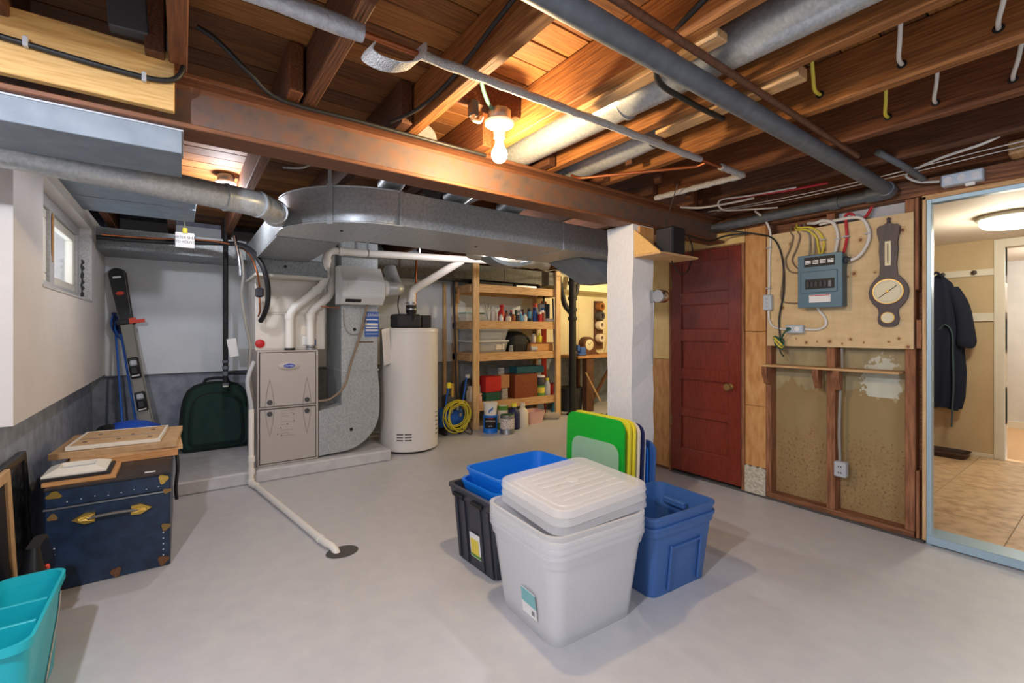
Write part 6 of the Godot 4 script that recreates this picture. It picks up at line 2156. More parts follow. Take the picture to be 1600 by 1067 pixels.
	loft(st, [[0.07, 0.2, 0.03, 0.0], [0.09, 0.24, 0.04, 0.12], [0.08, 0.22, 0.035, 0.3], [0.04, 0.16, 0.018, 0.4]], Transform3D(Basis(), Vector3(-0.475, 0, -2.62)))
	solo("black_rubbish_bag", st, M.black_gloss, "slumped black plastic bag between the mop bucket and trunk", "bag")
	var beads := thing("red_bead_cluster", "tiny cluster of red beads on the black bag", "beads", Vector3(-0.445, 0.3, -2.56))
	for k in 7:
		st = mk()
		lathe(st, [Vector2(0, 0), Vector2(0.005, 0.002), Vector2(0.007, 0.007), Vector2(0.005, 0.012), Vector2(0, 0.014)], 8, Transform3D(Basis(), Vector3(0.011 * (k % 3) - 0.01, 0.01 * (k / 3), 0.006 * (k % 2))))
		part("bead", st, M.orange_red, beads)
	# mop bucket
	var b := thing("mop_bucket", "turquoise mop bucket with a divided wringer basket", "bucket", Vector3(-0.458, 0, -2.2))
	st = mk()
	loft(st, [[0.14, 0.44, 0.04, 0.0], [0.172, 0.52, 0.05, 0.3], [0.192, 0.55, 0.05, 0.305], [0.192, 0.55, 0.05, 0.33], [0.174, 0.53, 0.05, 0.33], [0.135, 0.43, 0.04, 0.01]])
	part("tub", st, M.turquoise, b)
	st = mk()
	cbox(st, Vector3(0, 0.24, -0.06), Vector3(0.155, 0.15, 0.012), 0.003)
	cbox(st, Vector3(0, 0.22, 0.08), Vector3(0.15, 0.18, 0.012), 0.003)
	cbox(st, Vector3(0, 0.16, 0.01), Vector3(0.15, 0.01, 0.14), 0.003)
	part("wringer_basket", st, M.turquoise, b)
	st = mk()
	tube(st, smooth_line([Vector3(0.094, 0.29, -0.14), Vector3(0.098, 0.24, -0.08), Vector3(0.098, 0.16, 0.03), Vector3(0.098, 0.1, 0.12), Vector3(0.1, 0.09, 0.2)], 5), 0.004, 6)
	part("wire_handle", st, M.steel, b)

func build_trunk() -> void:
	var t := thing("storage_trunk", "dark blue travel trunk with brass corners and a worn strap handle", "trunk", Vector3(-0.29, 0, -3.5))
	var x0 := -0.53
	var x1 := -0.05
	var z0 := -3.95
	var z1 := -3.05
	var st := mk()
	box(st, x0, x1, 0.0, 0.395, z0, z1, 0.006)
	wpart("body", st, M.trunk_blue, t)
	st = mk()
	box(st, x0 - 0.002, x1 + 0.002, 0.4, 0.49, z0, z1 + 0.002, 0.008)
	wpart("lid", st, M.trunk_blue, t)
	st = mk()
	box(st, x0 - 0.003, x1 + 0.003, 0.484, 0.5, z0, z1 + 0.003, 0.005)
	wpart("lid_top", st, M.trunk_top, t)
	st = mk()
	box(st, x0 - 0.004, x1 + 0.004, 0.393, 0.402, z0, z1 + 0.005, 0.002)
	wpart("lid_seam", st, M.steel, t)
	for q in [[x0 + 0.035, 0.465, 0.045, 0.022, M.brass], [x1 - 0.03, 0.465, 0.034, 0.03, M.brass], [x0 + 0.03, 0.36, 0.03, 0.02, M.old_brass], [x1 - 0.015, 0.40, 0.03, 0.016, M.old_brass], [x1 - 0.02, 0.21, 0.032, 0.024, M.old_brass], [x1 - 0.03, 0.035, 0.04, 0.03, M.rust], [-0.27, 0.03, 0.035, 0.03, M.rust], [x0 + 0.04, 0.03, 0.035, 0.035, M.rust]]:
		st = mk()
		var poly := []
		for k in 14:
			var a := TAU * k / 14
			var lobe := 0.82 + 0.18 * cos(a * 3.0 + q[0] * 9.0)
			poly.append(Vector2(cos(a) * q[2] * 0.72 * lobe, sin(a) * q[3] * 0.95 * lobe))
		prism(st, poly, 0.005, Transform3D(Basis(), Vector3(q[0], q[1], z1 + 0.001)))
		wpart("corner_plate", st, q[4], t)
	for k in 20:
		st = mk()
		var px: float = [x0 + 0.035, x1 - 0.03][k % 2]
		var py := 0.06 + (k / 2) * 0.03
		if k >= 12:
			px = x0 + 0.08 + (k - 12) * 0.05
			py = 0.425 + 0.004 * (k % 3)
		lathe(st, [Vector2(0, 0), Vector2(0.004, 0), Vector2(0.003, 0.002), Vector2(0, 0.003)], 8, along(Vector3(px, py, z1), Vector3(px, py, z1 + 0.1)))
		wpart("rivet", st, M.light_grey, t)
	var h := mk()
	var pts := smooth_line([Vector3(-0.37, 0.33, z1 + 0.01), Vector3(-0.33, 0.338, z1 + 0.03), Vector3(-0.28, 0.341, z1 + 0.034), Vector3(-0.23, 0.338, z1 + 0.03), Vector3(-0.19, 0.33, z1 + 0.01)], 5)
	tube(h, pts, 0.014, 8, true, 0.45)
	wpart("strap_handle", h, M.strap, t)
	for s in [-1.0, 1.0]:
		st = mk()
		var cx: float = -0.28 + s * 0.098
		prism(st, [Vector2(-s * 0.03, 0.022), Vector2(s * 0.01, 0.026), Vector2(s * 0.055, 0.0), Vector2(s * 0.01, -0.026), Vector2(-s * 0.03, -0.022)], 0.016, Transform3D(Basis(), Vector3(cx, 0.332, z1 + 0.002)))
		for k in 4:
			tube(st, [Vector3(cx - s * 0.025, 0.318 + k * 0.0095, z1 + 0.019), Vector3(cx + s * 0.03, 0.326 + k * 0.004, z1 + 0.019)], 0.0028, 6)
		wpart("handle_mount", st, M.brass, t)
	st = mk()
	box(st, -0.16, -0.115, 0.5, 0.5015, -3.11, -3.09)
	wpart("paper_sticker", st, M.label_white, t)
	# things lying on the trunk
	var y := 0.5005
	var f := thing("orange_wood_frame", "small orange wooden picture frame lowest on the trunk front", "picture frame", Vector3(-0.41, y, -3.22))
	st = mk()
	frame_bars(st, 0.27, 0.27, 0.03, 0.018, 0.0)
	part("frame", st, M.frame_wood, f)
	st = mk()
	cbox(st, Vector3(0, 0.006, 0), Vector3(0.24, 0.004, 0.24))
	part("picture", st, M.card, f)
	f = thing("thin_black_frame", "thin black picture frame between the orange and white ones", "picture frame", Vector3(-0.425, y + 0.0185, -3.225))
	st = mk()
	frame_bars(st, 0.255, 0.24, 0.025, 0.014, 0.0)
	part("frame", st, M.black, f)
	st = mk()
	cbox(st, Vector3(0.02, 0.004, -0.02), Vector3(0.2, 0.004, 0.19))
	part("picture", st, M.label_yellow, f)
	f = thing("white_moulded_frame", "white moulded picture frame on top of the small frames", "picture frame", Vector3(-0.435, y + 0.033, -3.24))
	st = mk()
	frame_bars(st, 0.24, 0.23, 0.05, 0.03, 0.022)
	part("frame", st, M.white_trim, f)
	st = mk()
	cbox(st, Vector3(0, 0.006, 0), Vector3(0.15, 0.004, 0.14))
	part("picture", st, M.light_grey, f)
	var yy := y
	for q in [[0.5, 0.5, 0.03, "frame_wood", "large picture frame lying face down, bottom of the stack", -0.27, -3.68, 0.0], [0.5, 0.52, 0.022, "pine_x", "pine edged picture frame in the middle of the stack", -0.255, -3.7, 2.0], [0.56, 0.56, 0.03, "fibreboard", "wide wooden frame with brown backing near the top", -0.29, -3.72, -3.0]]:
		f = thing("backed_picture_frame", q[4], "picture frame", Vector3(q[5], yy, q[6]), q[7])
		st = mk()
		frame_bars(st, q[0], q[1], 0.035, q[2], 0.0)
		part("frame", st, M[q[3]], f)
		st = mk()
		cbox(st, Vector3(0, q[2] - 0.007, 0), Vector3(q[0] - 0.06, 0.006, q[1] - 0.06))
		part("backing", st, M.fibreboard, f)
		yy += q[2] + 0.0005
	f = thing("white_edged_frame", "white edged picture lying face down on top of the stack", "picture frame", Vector3(-0.3, yy, -3.72), -4.0)
	st = mk()
	frame_bars(st, 0.42, 0.46, 0.012, 0.022, 0.0)
	part("frame", st, M.white_trim, f)
	st = mk()
	cbox(st, Vector3(0, 0.017, 0), Vector3(0.396, 0.006, 0.436))
	part("backing", st, M.fibreboard, f)
	st = mk()
	tube(st, [Vector3(-0.19, 0.022, 0.02), Vector3(0, 0.022, 0.035), Vector3(0.19, 0.022, 0.02)], 0.0015, 5)
	part("hanging_wire", st, M.steel, f)
	for q in [[-0.15, 0.12], [0.15, 0.13], [0.0, 0.12], [0.05, 0.0], [-0.12, -0.1], [0.14, -0.1]]:
		st = mk()
		cbox(st, Vector3(q[0], 0.022, q[1]), Vector3(0.022, 0.004, 0.008), 0.001)
		part("clip", st, M.dark_grey, f)
	cable("hanging_straps", [Vector3(-0.03, 0.53, -3.5), Vector3(-0.02, 0.42, -3.48), Vector3(-0.03, 0.3, -3.47), Vector3(-0.025, 0.22, -3.47)], 0.01, M.black, "black strap hanging down the trunk side", 4, "strap")

# an outline in x, y repeated at [z, scale] about a centre, closed at both ends
func layered(st: SurfaceTool, outline: Array, layers: Array, c: Vector2, xf: Transform3D) -> void:
	var rings := []
	for l in layers:
		var ring := []
		for v in outline:
			var p: Vector2 = c + (v - c) * l[1]
			ring.append(xf * Vector3(p.x, p.y, l[0]))
		rings.append(ring)
	var n := outline.size()
	st.set_smooth_group(4)
	for i in rings.size() - 1:
		for k in n:
			var k2 := (k + 1) % n
			quad(st, rings[i][k], rings[i][k2], rings[i + 1][k2], rings[i + 1][k])
	st.set_smooth_group(-1)
	for k in range(1, n - 1):
		tri(st, rings[0][0], rings[0][k + 1], rings[0][k])
		tri(st, rings[-1][0], rings[-1][k], rings[-1][k + 1])

# four mitred bars in the plane y = 0..h; slope raises the inner edge
func frame_bars(st: SurfaceTool, w: float, d: float, bw: float, h: float, slope: float) -> void:
	var o := [Vector3(-w / 2, 0, -d / 2), Vector3(-w / 2, 0, d / 2), Vector3(w / 2, 0, d / 2), Vector3(w / 2, 0, -d / 2)]
	var n := [Vector3(-w / 2 + bw, 0, -d / 2 + bw), Vector3(-w / 2 + bw, 0, d / 2 - bw), Vector3(w / 2 - bw, 0, d / 2 - bw), Vector3(w / 2 - bw, 0, -d / 2 + bw)]
	var lo := Vector3.UP * (h - slope)
	var hi := Vector3.UP * h
	for i in 4:
		var k := (i + 1) % 4
		quad(st, o[i] + lo, o[k] + lo, n[k] + hi, n[i] + hi)
		quad(st, o[k], o[k] + lo, o[i] + lo, o[i])
		quad(st, n[i], n[i] + hi, n[k] + hi, n[k])
		quad(st, o[i], n[i], n[k], o[k])

func tub(st: SurfaceTool, w: float, d: float, h: float, taper: float, r: float, rim: float, wall := 0.004) -> void:
	var bw := w - taper * 2
	var bd := d - taper * 2
	loft(st, [[bw, bd, r * 0.8, 0.0], [lerpf(bw, w, 0.86), lerpf(bd, d, 0.86), r, h * 0.86], [lerpf(bw, w, 0.86) + rim, lerpf(bd, d, 0.86) + rim, r, h * 0.865], [w + rim, d + rim, r, h * 0.96], [w + rim * 1.6, d + rim * 1.6, r, h * 0.965], [w + rim * 1.6, d + rim * 1.6, r, h], [w - wall * 2, d - wall * 2, r, h], [bw - wall * 2, bd - wall * 2, r * 0.75, wall]])

func build_bins() -> void:
	# clear bins, nested
	var c0 := Vector3(1.41, 0, -1.53)
	for k in 4:
		var b := thing("clear_bin", ["translucent white storage bin outermost in its nested stack", "translucent white bin nested second in the stack", "translucent white bin nested third in the stack", "translucent white bin innermost below the lids"][k], "bin", c0 + Vector3(0, k * 0.026, 0), -3.0, "nested translucent bins")
		var st := mk()
		tub(st, 0.53, 0.5, 0.385, 0.045, 0.07, 0.012)
		part("tub", st, M.frost, b)
		if k == 0:
			st = mk()
			cbox(st, Vector3(-0.2435, 0.125, 0.06), Vector3(0.002, 0.11, 0.1), 0.0, Basis(Vector3.BACK, 0.117))
			part("white_label", st, M.label_white, b)
			st = mk()
			cbox(st, Vector3(-0.2465, 0.148, 0.06), Vector3(0.002, 0.06, 0.1), 0.0, Basis(Vector3.BACK, 0.117))
			part("teal_label", st, M.label_teal, b)
			st = mk()
			cbox(st, Vector3(-0.2435, 0.095, 0.09), Vector3(0.003, 0.016, 0.014), 0.0, Basis(Vector3.BACK, 0.117))
			part("barcode", st, M.mid_grey, b)
	for k in 3:
		var l := thing("clear_bin_cover", ["lowest of three translucent lids piled on the bins", "middle one of three translucent lids", "topmost translucent lid with moulded ribs on the bins"][k], "cover", c0 + Vector3(0.065, 0.456 + 0.0345 * k, -0.02), -4.0 + k, "pile of translucent lids")
		l.rotation_degrees.z = 2.6
		l.rotation_degrees.x = 2.2
		var st := mk()
		loft(st, [[0.53, 0.47, 0.06, 0.0], [0.54, 0.48, 0.065, 0.004], [0.53, 0.47, 0.06, 0.03], [0.515, 0.455, 0.055, 0.034], [0.46, 0.4, 0.05, 0.03], [0.45, 0.39, 0.05, 0.034]])
		part("plate", st, M.frost, l)
		if k == 2:
			for i in 7:
				st = mk()
				cbox(st, Vector3(0, 0.0355, -0.15 + i * 0.05), Vector3(0.36, 0.0018, 0.012), 0.0006)
				part("rib", st, M.frost, l)
			st = mk()
			lathe(st, [Vector2(0, 0.034), Vector2(0.03, 0.034), Vector2(0.027, 0.038), Vector2(0, 0.038)], 20)
			part("moulded_disc", st, M.frost, l)
	# black bin with blue bins nested in it
	var k0 := thing("black_bin", "charcoal storage bin with ribbed sides and a yellow label", "bin", Vector3(1.55, 0, -2.06), 2.0)
	var st := mk()
	tub(st, 0.66, 0.42, 0.41, 0.04, 0.04, 0.02, 0.005)
	part("tub", st, M.tote_black, k0)
	for z in [-0.15, -0.075, 0.075, 0.15]:
		st = mk()
		cbox(st, Vector3(-0.312, 0.18, z), Vector3(0.012, 0.34, 0.022), 0.003, Basis(Vector3.BACK, 0.098))
		part("side_rib", st, M.tote_black, k0)
	for z in [-0.1, 0.08]:
		st = mk()
		cbox(st, Vector3(-0.345, 0.37, z), Vector3(0.016, 0.018, 0.1), 0.002)
		part("grip_slot", st, M.black, k0)
	st = mk()
	cbox(st, Vector3(-0.3105, 0.13, 0.02), Vector3(0.002, 0.13, 0.1), 0.0, Basis(Vector3.BACK, 0.098))
	part("paper_label", st, M.label_white, k0)
	st = mk()
	cbox(st, Vector3(-0.3125, 0.125, 0.015), Vector3(0.002, 0.08, 0.07), 0.0, Basis(Vector3.BACK, 0.098))
	part("yellow_print", st, M.label_yellow, k0)
	st = mk()
	cbox(st, Vector3(-0.3075, 0.078, 0.02), Vector3(0.002, 0.016, 0.09), 0.0, Basis(Vector3.BACK, 0.098))
	part("green_print", st, M.label_green, k0)
	for k in 2:
		var b := thing("blue_bin", ["bright blue bin nested inside the charcoal one", "bright blue bin on top, nested in another blue one"][k], "bin", Vector3(1.56 + k * 0.03, 0.1 + k * 0.055, -2.07 - k * 0.02), 2.0 + k, "bright blue bins")
		st = mk()
		tub(st, 0.58 - k * 0.02, 0.36 - k * 0.01, 0.33, 0.05, 0.06, 0.01)
		part("tub", st, M.bin_blue, b)
	# blue totes
	for k in 2:
		var b := thing("steel_blue_tote", ["steel blue tote standing on the floor with another nested inside", "steel blue tote nested inside its twin, open and empty"][k], "tote", Vector3(1.98, k * 0.045, -1.46), -4.0, "steel blue totes")
		st = mk()
		tub(st, 0.47, 0.36, 0.345, 0.035, 0.05, 0.014)
		part("tub", st, M.tote_blue, b)
		if k == 0:
			for x in [-0.1, 0.12]:
				st = mk()
				cbox(st, Vector3(x, 0.13, 0.166), Vector3(0.012, 0.22, 0.012), 0.003, Basis(Vector3.RIGHT, 0.1))
				part("pressed_edge", st, M.tote_blue, b)
			st = mk()
			cbox(st, Vector3(0.01, 0.225, 0.1745), Vector3(0.23, 0.012, 0.012), 0.003)
			part("pressed_edge", st, M.tote_blue, b)
		else:
			st = mk()
			cbox(st, Vector3(0.18, 0.28, -0.03), Vector3(0.03, 0.035, 0.14), 0.006)
			part("inner_grip", st, M.tote_blue, b)
	# lids leaning against the post
	var specs := [
		["green_bin_cover", "bright green bin cover at the front of the leaning pile", M.green, 0.75, 0.46, 0.0, 0.024, -1.905],
		["yellow_bin_cover", "yellow bin cover behind the green one", M.yellow, 0.755, 0.46, 0.042, 0.022, -1.9],
		["yellow_bin_cover", "second yellow bin cover next to the cream one", M.yellow, 0.745, 0.46, 0.074, 0.022, -1.895],
		["cream_bin_cover", "cream coloured bin cover behind the yellow ones", M.cream, 0.73, 0.46, 0.106, 0.02, -1.89],
		["speckled_board", "thin dark speckled board among the leaning bin covers", M.navy, 0.72, 0.42, 0.136, 0.008, -1.86],
		["white_bin_cover", "white bin cover next to the dark speckled board", M.label_white, 0.68, 0.44, 0.155, 0.014, -1.88],
		["bright_blue_bin_cover", "bright blue bin cover before the steel blue one", M.bin_blue, 0.6, 0.44, 0.19, 0.022, -1.89],
		["steel_blue_bin_cover", "steel blue bin cover leaning on the post", M.tote_blue, 0.61, 0.48, 0.225, 0.024, -1.885],
	]
	# they stand along z and lean towards the post
	for s in specs:
		var h: float = s[3]
		var w: float = s[4]
		var l := thing(s[0], s[1], "cover", Vector3(1.965 + s[5], 0, s[7]), -90.0)
		st = mk()
		var xf := Transform3D(Basis(Vector3.RIGHT, -0.03 - 0.1 * s[5]), Vector3.ZERO) * Transform3D(Basis(Vector3(1, 0, 0), Vector3(0, 0, -1), Vector3(0, 1, 0)), Vector3(0, h / 2, 0))
		loft(st, [[w, h, 0.06, 0.0], [w, h, 0.06, s[6] * 0.6], [w - 0.03, h - 0.03, 0.05, s[6] * 0.6], [w - 0.04, h - 0.04, 0.05, s[6]], [w - 0.08, h - 0.08, 0.04, s[6]], [w - 0.09, h - 0.09, 0.04, s[6] * 0.6]], xf)
		part("plate", st, s[2], l)
		if s[0] == "green_bin_cover":
			for q in [[-0.16, 0.29], [0.15, 0.28], [-0.08, 0.31]]:
				st = mk()
				lathe(st, [Vector2(0, s[6] * 0.6), Vector2(0.02, s[6] * 0.6), Vector2(0.018, s[6]), Vector2(0, s[6])], 14, xf * Transform3D(Basis(), Vector3(q[0], 0, -q[1])))
				part("moulded_disc", st, M.green, l)
			st = mk()
			cbox(st, xf * Vector3(0.02, s[6] * 0.75, -0.285), Vector3(0.16, 0.02, 0.01), 0.003, xf.basis * Basis(Vector3.RIGHT, -PI / 2))
			part("moulded_bar", st, M.green, l)
	var cl := thing("small_clear_cover", "small clear cover leaning on the bright green one", "cover", Vector3(1.925, 0, -1.86), -90.0)
	st = mk()
	var xf := Transform3D(Basis(Vector3.RIGHT, -0.02), Vector3.ZERO) * Transform3D(Basis(Vector3(1, 0, 0), Vector3(0, 0, -1), Vector3(0, 1, 0)), Vector3(0.0, 0.31, 0.0))
	loft(st, [[0.36, 0.62, 0.06, 0.0], [0.365, 0.625, 0.06, 0.008], [0.34, 0.6, 0.05, 0.01], [0.25, 0.42, 0.01, 0.01, 0, 0.05], [0.24, 0.41, 0.01, 0.004, 0, 0.05]], xf)
	part("plate", st, M.film, cl)

func plate_box(called: String, label: String, category: String, at: Vector3, s: Vector3, m: Material) -> Node3D:
	# a device box on the service wall; at is the middle of its back, s is depth, height, width
	var t := thing(called, label, category, at)
	var st := mk()
	cbox(st, Vector3(-s.x / 2, 0, 0), s, 0.006)
	part("box", st, m, t)
	return t

func build_panel_things() -> void:
	var X := 3.53
	var b := thing("breaker_panel", "blue grey electrical breaker panel on the plywood", "breaker panel", Vector3(X, 1.41, -1.25))
	var st := mk()
	box(st, X - 0.09, X, 1.413, 1.762, -1.372, -1.118, 0.006)
	wpart("cabinet", st, M.breaker_dark, b)
	st = mk()
	box(st, X - 0.098, X - 0.09, 1.409, 1.766, -1.376, -1.114, 0.004)
	wpart("cover", st, M.breaker, b)
	st = mk()
	box(st, X - 0.106, X - 0.098, 1.51, 1.655, -1.355, -1.14, 0.006)
	wpart("door", st, M.breaker, b)
	st = mk()
	box(st, X - 0.11, X - 0.1065, 1.535, 1.6, -1.325, -1.155, 0.003)
	wpart("breaker_window", st, M.black, b)
	for k in 6:
		st = mk()
		box(st, X - 0.117, X - 0.108, 1.545, 1.585, -1.318 + k * 0.026, -1.3 + k * 0.026, 0.002)
		wpart("breaker_switch", st, M.charcoal if k < 5 else M.mid_grey, b)
	st = mk()
	box(st, X - 0.1, X - 0.098, 1.685, 1.75, -1.335, -1.155)
	wpart("directory_plate", st, M.black, b)
	for k in 4:
		for r in 3:
			st = mk()
			box(st, X - 0.1006, X - 0.1, 1.704 + r * 0.009, 1.71 + r * 0.009, -1.328 + k * 0.044, -1.294 + k * 0.044)
			wpart("directory_line", st, M.label_white, b)
	st = mk()
	box(st, X - 0.1, X - 0.098, 1.445, 1.495, -1.305, -1.18)
	wpart("warning_label", st, M.label_white, b)
	st = mk()
	box(st, X - 0.1006, X - 0.1, 1.488, 1.493, -1.3, -1.185)
	wpart("red_strip", st, M.red, b)
	# barometer
	var m := thing("banjo_barometer", "banjo shaped dark wooden barometer with a cream dial", "barometer", Vector3(X, 1.28, -0.9))
	st = mk()
	var half := [Vector2(0.0, 1.278), Vector2(0.03, 1.282), Vector2(0.048, 1.3), Vector2(0.052, 1.33), Vector2(0.046, 1.365), Vector2(0.05, 1.39), Vector2(0.075, 1.42), Vector2(0.093, 1.455), Vector2(0.098, 1.495), Vector2(0.09, 1.535), Vector2(0.068, 1.57), Vector2(0.044, 1.6), Vector2(0.04, 1.66), Vector2(0.046, 1.75), Vector2(0.044, 1.8), Vector2(0.05, 1.83), Vector2(0.056, 1.86), Vector2(0.056, 1.89), Vector2(0.044, 1.905), Vector2(0.03, 1.905), Vector2(0.012, 1.915), Vector2(0.0, 1.918)]
	var poly := []
	for p in half:
		poly.append(p)
	for i in range(half.size() - 2, 0, -1):
		poly.append(Vector2(-half[i].x, half[i].y))
	prism(st, poly, 0.025, Transform3D(WALL_R, Vector3(X, 0, -0.9)))
	wpart("case", st, M.walnut, m)
	st = mk()
	lathe(st, [Vector2(0, 0), Vector2(0.012, 0.0), Vector2(0.008, 0.02), Vector2(0.013, 0.03), Vector2(0, 0.04)], 12, Transform3D(Basis(), Vector3(X - 0.012, 1.914, -0.9)))
	wpart("finial", st, M.walnut, m)
	for q in [[1.496, 0.076, M.brass, 0.006], [1.496, 0.072, M.dial, 0.009], [1.335, 0.034, M.brass, 0.006], [1.335, 0.03, M.dial, 0.009]]:
		st = mk()
		lathe(st, [Vector2(0, 0), Vector2(q[1], 0), Vector2(q[1], q[3]), Vector2(0, q[3])], 36, along(Vector3(X - 0.025, q[0], -0.9), Vector3(X - 0.1, q[0], -0.9)))
		wpart("dial_rim" if q[2] == M.brass else "dial", st, q[2], m)
	st = mk()
	for k in 40:
		var a := TAU * k / 40
		cbox(st, Vector3(X - 0.0343, 1.496 + cos(a) * 0.062, -0.9 + sin(a) * 0.062), Vector3(0.001, 0.008 if k % 5 else 0.014, 0.0012), 0.0, Basis(Vector3.RIGHT, a))
	wpart("dial_marks", st, M.cable_tan, m)
	st = mk()
	tube(st, [Vector3(X - 0.036, 1.46, -0.94), Vector3(X - 0.036, 1.53, -0.855)], 0.002, 6)
	wpart("needle", st, M.black, m)
	st = mk()
	lathe(st, [Vector2(0, 0), Vector2(0.008, 0), Vector2(0.006, 0.006), Vector2(0, 0.007)], 12, along(Vector3(X - 0.035, 1.496, -0.9), Vector3(X - 0.1, 1.496, -0.9)))
	wpart("hub", st, M.brass, m)
	st = mk()
	box(st, X - 0.028, X - 0.025, 1.655, 1.805, -0.915, -0.885, 0.001)
	wpart("thermometer_scale", st, M.ivory, m)
	st = mk()
	tube(st, [Vector3(X - 0.03, 1.67, -0.9), Vector3(X - 0.03, 1.79, -0.9)], 0.003, 6)
	wpart("thermometer_tube", st, M.cable_tan, m)
	# outlets
	var o := plate_box("switch_box", "pale metal switch box at the plywood edge", "switch", Vector3(X, 1.465, -1.605), Vector3(0.045, 0.115, 0.06), M.device_grey)
	st = mk()
	for q in [0.025, -0.005, -0.03]:
		cbox(st, Vector3(-0.047, q, 0.0), Vector3(0.006, 0.012, 0.012), 0.002)
	part("toggle", st, M.light_grey, o)
	o = plate_box("duplex_outlet", "pale metal double outlet box under the breaker panel", "outlet", Vector3(X, 1.268, -1.42), Vector3(0.05, 0.06, 0.11), M.device_grey)
	for z in [-0.026, 0.022]:
		st = mk()
		lathe(st, [Vector2(0, 0), Vector2(0.017, 0), Vector2(0.017, 0.004), Vector2(0, 0.004)], 18, along(Vector3(-0.05, 0, z), Vector3(-0.1, 0, z)))
		part("socket", st, M.label_white, o)
	st = mk()
	cbox(st, Vector3(-0.063, 0.0, -0.028), Vector3(0.03, 0.024, 0.026), 0.006)
	part("green_plug", st, M.dark_green, o)
	o = plate_box("low_outlet", "grey metal outlet box low on the middle stud", "outlet", Vector3(3.56, 0.339, -1.155), Vector3(0.05, 0.1, 0.07), M.light_grey)
	st = mk()
	for q in [0.02, -0.02]:
		cbox(st, Vector3(-0.051, q, -0.006), Vector3(0.003, 0.012, 0.004))
		cbox(st, Vector3(-0.051, q, 0.008), Vector3(0.003, 0.012, 0.004))
	part("slots", st, M.black, o)
	cable("low_outlet_cable", [Vector3(3.58, 1.14, -1.165), Vector3(3.575, 0.98, -1.16), Vector3(3.56, 0.88, -1.165), Vector3(3.55, 0.6, -1.17), Vector3(3.55, 0.39, -1.165)], 0.009, M.cable_grey, "grey cable dropping along the middle stud to the low outlet")
	o = plate_box("header_outlet_strip", "pale triple outlet box mounted above the doorway head", "outlet", Vector3(3.535, 2.1, -0.57), Vector3(0.06, 0.065, 0.17), M.device_grey)
	for z in [-0.055, 0.0, 0.055]:
		st = mk()
		lathe(st, [Vector2(0, 0), Vector2(0.018, 0), Vector2(0.018, 0.003), Vector2(0, 0.003)], 18, along(Vector3(-0.06, 0, z), Vector3(-0.1, 0, z)))
		part("socket", st, M.label_white, o)
	st = mk()
	cbox(st, Vector3(-0.03, -0.038, 0.03), Vector3(0.02, 0.02, 0.04), 0.004)
	part("pull_switch", st, M.label_white, o)
	st = mk()
	cbox(st, Vector3(3.5, 2.19, -0.36), Vector3(0.14, 0.07, 0.06), 0.004)
	solo("joist_block", st, M.pine_x, "pale wooden block lying on the door header", "block")
	# cables on the plywood
	cable("switch_feed_cable", [Vector3(3.42, 2.14, -1.66), Vector3(3.48, 2.08, -1.62), Vector3(3.518, 1.98, -1.595), Vector3(3.518, 1.8, -1.6), Vector3(3.518, 1.6, -1.602), Vector3(3.518, 1.52, -1.604)], 0.008, M.cable_white, "white cable running straight down to the switch box")
	cable("switch_outlet_cable", [Vector3(3.515, 1.41, -1.605), Vector3(3.515, 1.33, -1.6), Vector3(3.515, 1.28, -1.56), Vector3(3.51, 1.267, -1.48)], 0.008, M.cable_white, "white cable curving from the switch box to the double outlet")
	cable("outlet_panel_cable", [Vector3(3.51, 1.268, -1.36), Vector3(3.515, 1.265, -1.29), Vector3(3.515, 1.29, -1.24), Vector3(3.515, 1.34, -1.24), Vector3(3.51, 1.385, -1.27), Vector3(3.5, 1.415, -1.28)], 0.009, M.cable_white, "white cable looping from the double outlet up to the breaker panel")
	cable("black_extension_cord", [Vector3(3.4, 2.06, -2.0), Vector3(3.45, 2.03, -1.85), Vector3(3.505, 1.99, -1.7), Vector3(3.512, 1.93, -1.57), Vector3(3.512, 1.78, -1.51), Vector3(3.512, 1.55, -1.5), Vector3(3.512, 1.35, -1.53), Vector3(3.505, 1.2, -1.52), Vector3(3.49, 1.17, -1.5)], 0.006, M.cable_black, "thin black cord snaking down the plywood past the panel")
	cable("yellow_panel_cable", [Vector3(3.58, 2.02, -1.44), Vector3(3.53, 1.985, -1.41), Vector3(3.515, 1.97, -1.33), Vector3(3.512, 1.92, -1.27), Vector3(3.512, 1.84, -1.245), Vector3(3.49, 1.765, -1.255)], 0.007, M.cable_yellow, "outer yellow cable arching into the breaker panel")
	cable("yellow_panel_cable", [Vector3(3.58, 2.0, -1.45), Vector3(3.53, 1.97, -1.42), Vector3(3.515, 1.955, -1.35), Vector3(3.512, 1.9, -1.295), Vector3(3.512, 1.83, -1.28), Vector3(3.49, 1.765, -1.262)], 0.007, M.cable_yellow, "inner yellow cable arching into the breaker panel")
	cable("thick_grey_cable", [Vector3(3.56, 2.01, -1.36), Vector3(3.52, 1.995, -1.3), Vector3(3.512, 2.0, -1.25), Vector3(3.51, 1.97, -1.19), Vector3(3.51, 1.88, -1.165), Vector3(3.49, 1.765, -1.175)], 0.011, M.cable_white, "thick white cable arching into the panel top")
	cable("red_panel_cable", [Vector3(3.58, 2.05, -1.0), Vector3(3.565, 1.99, -1.03), Vector3(3.55, 1.985, -1.07), Vector3(3.54, 2.02, -1.1), Vector3(3.525, 2.01, -1.125), Vector3(3.515, 1.95, -1.12), Vector3(3.512, 1.86, -1.115), Vector3(3.49, 1.765, -1.125)], 0.009, M.cable_red, "red cable dropping into the breaker panel")
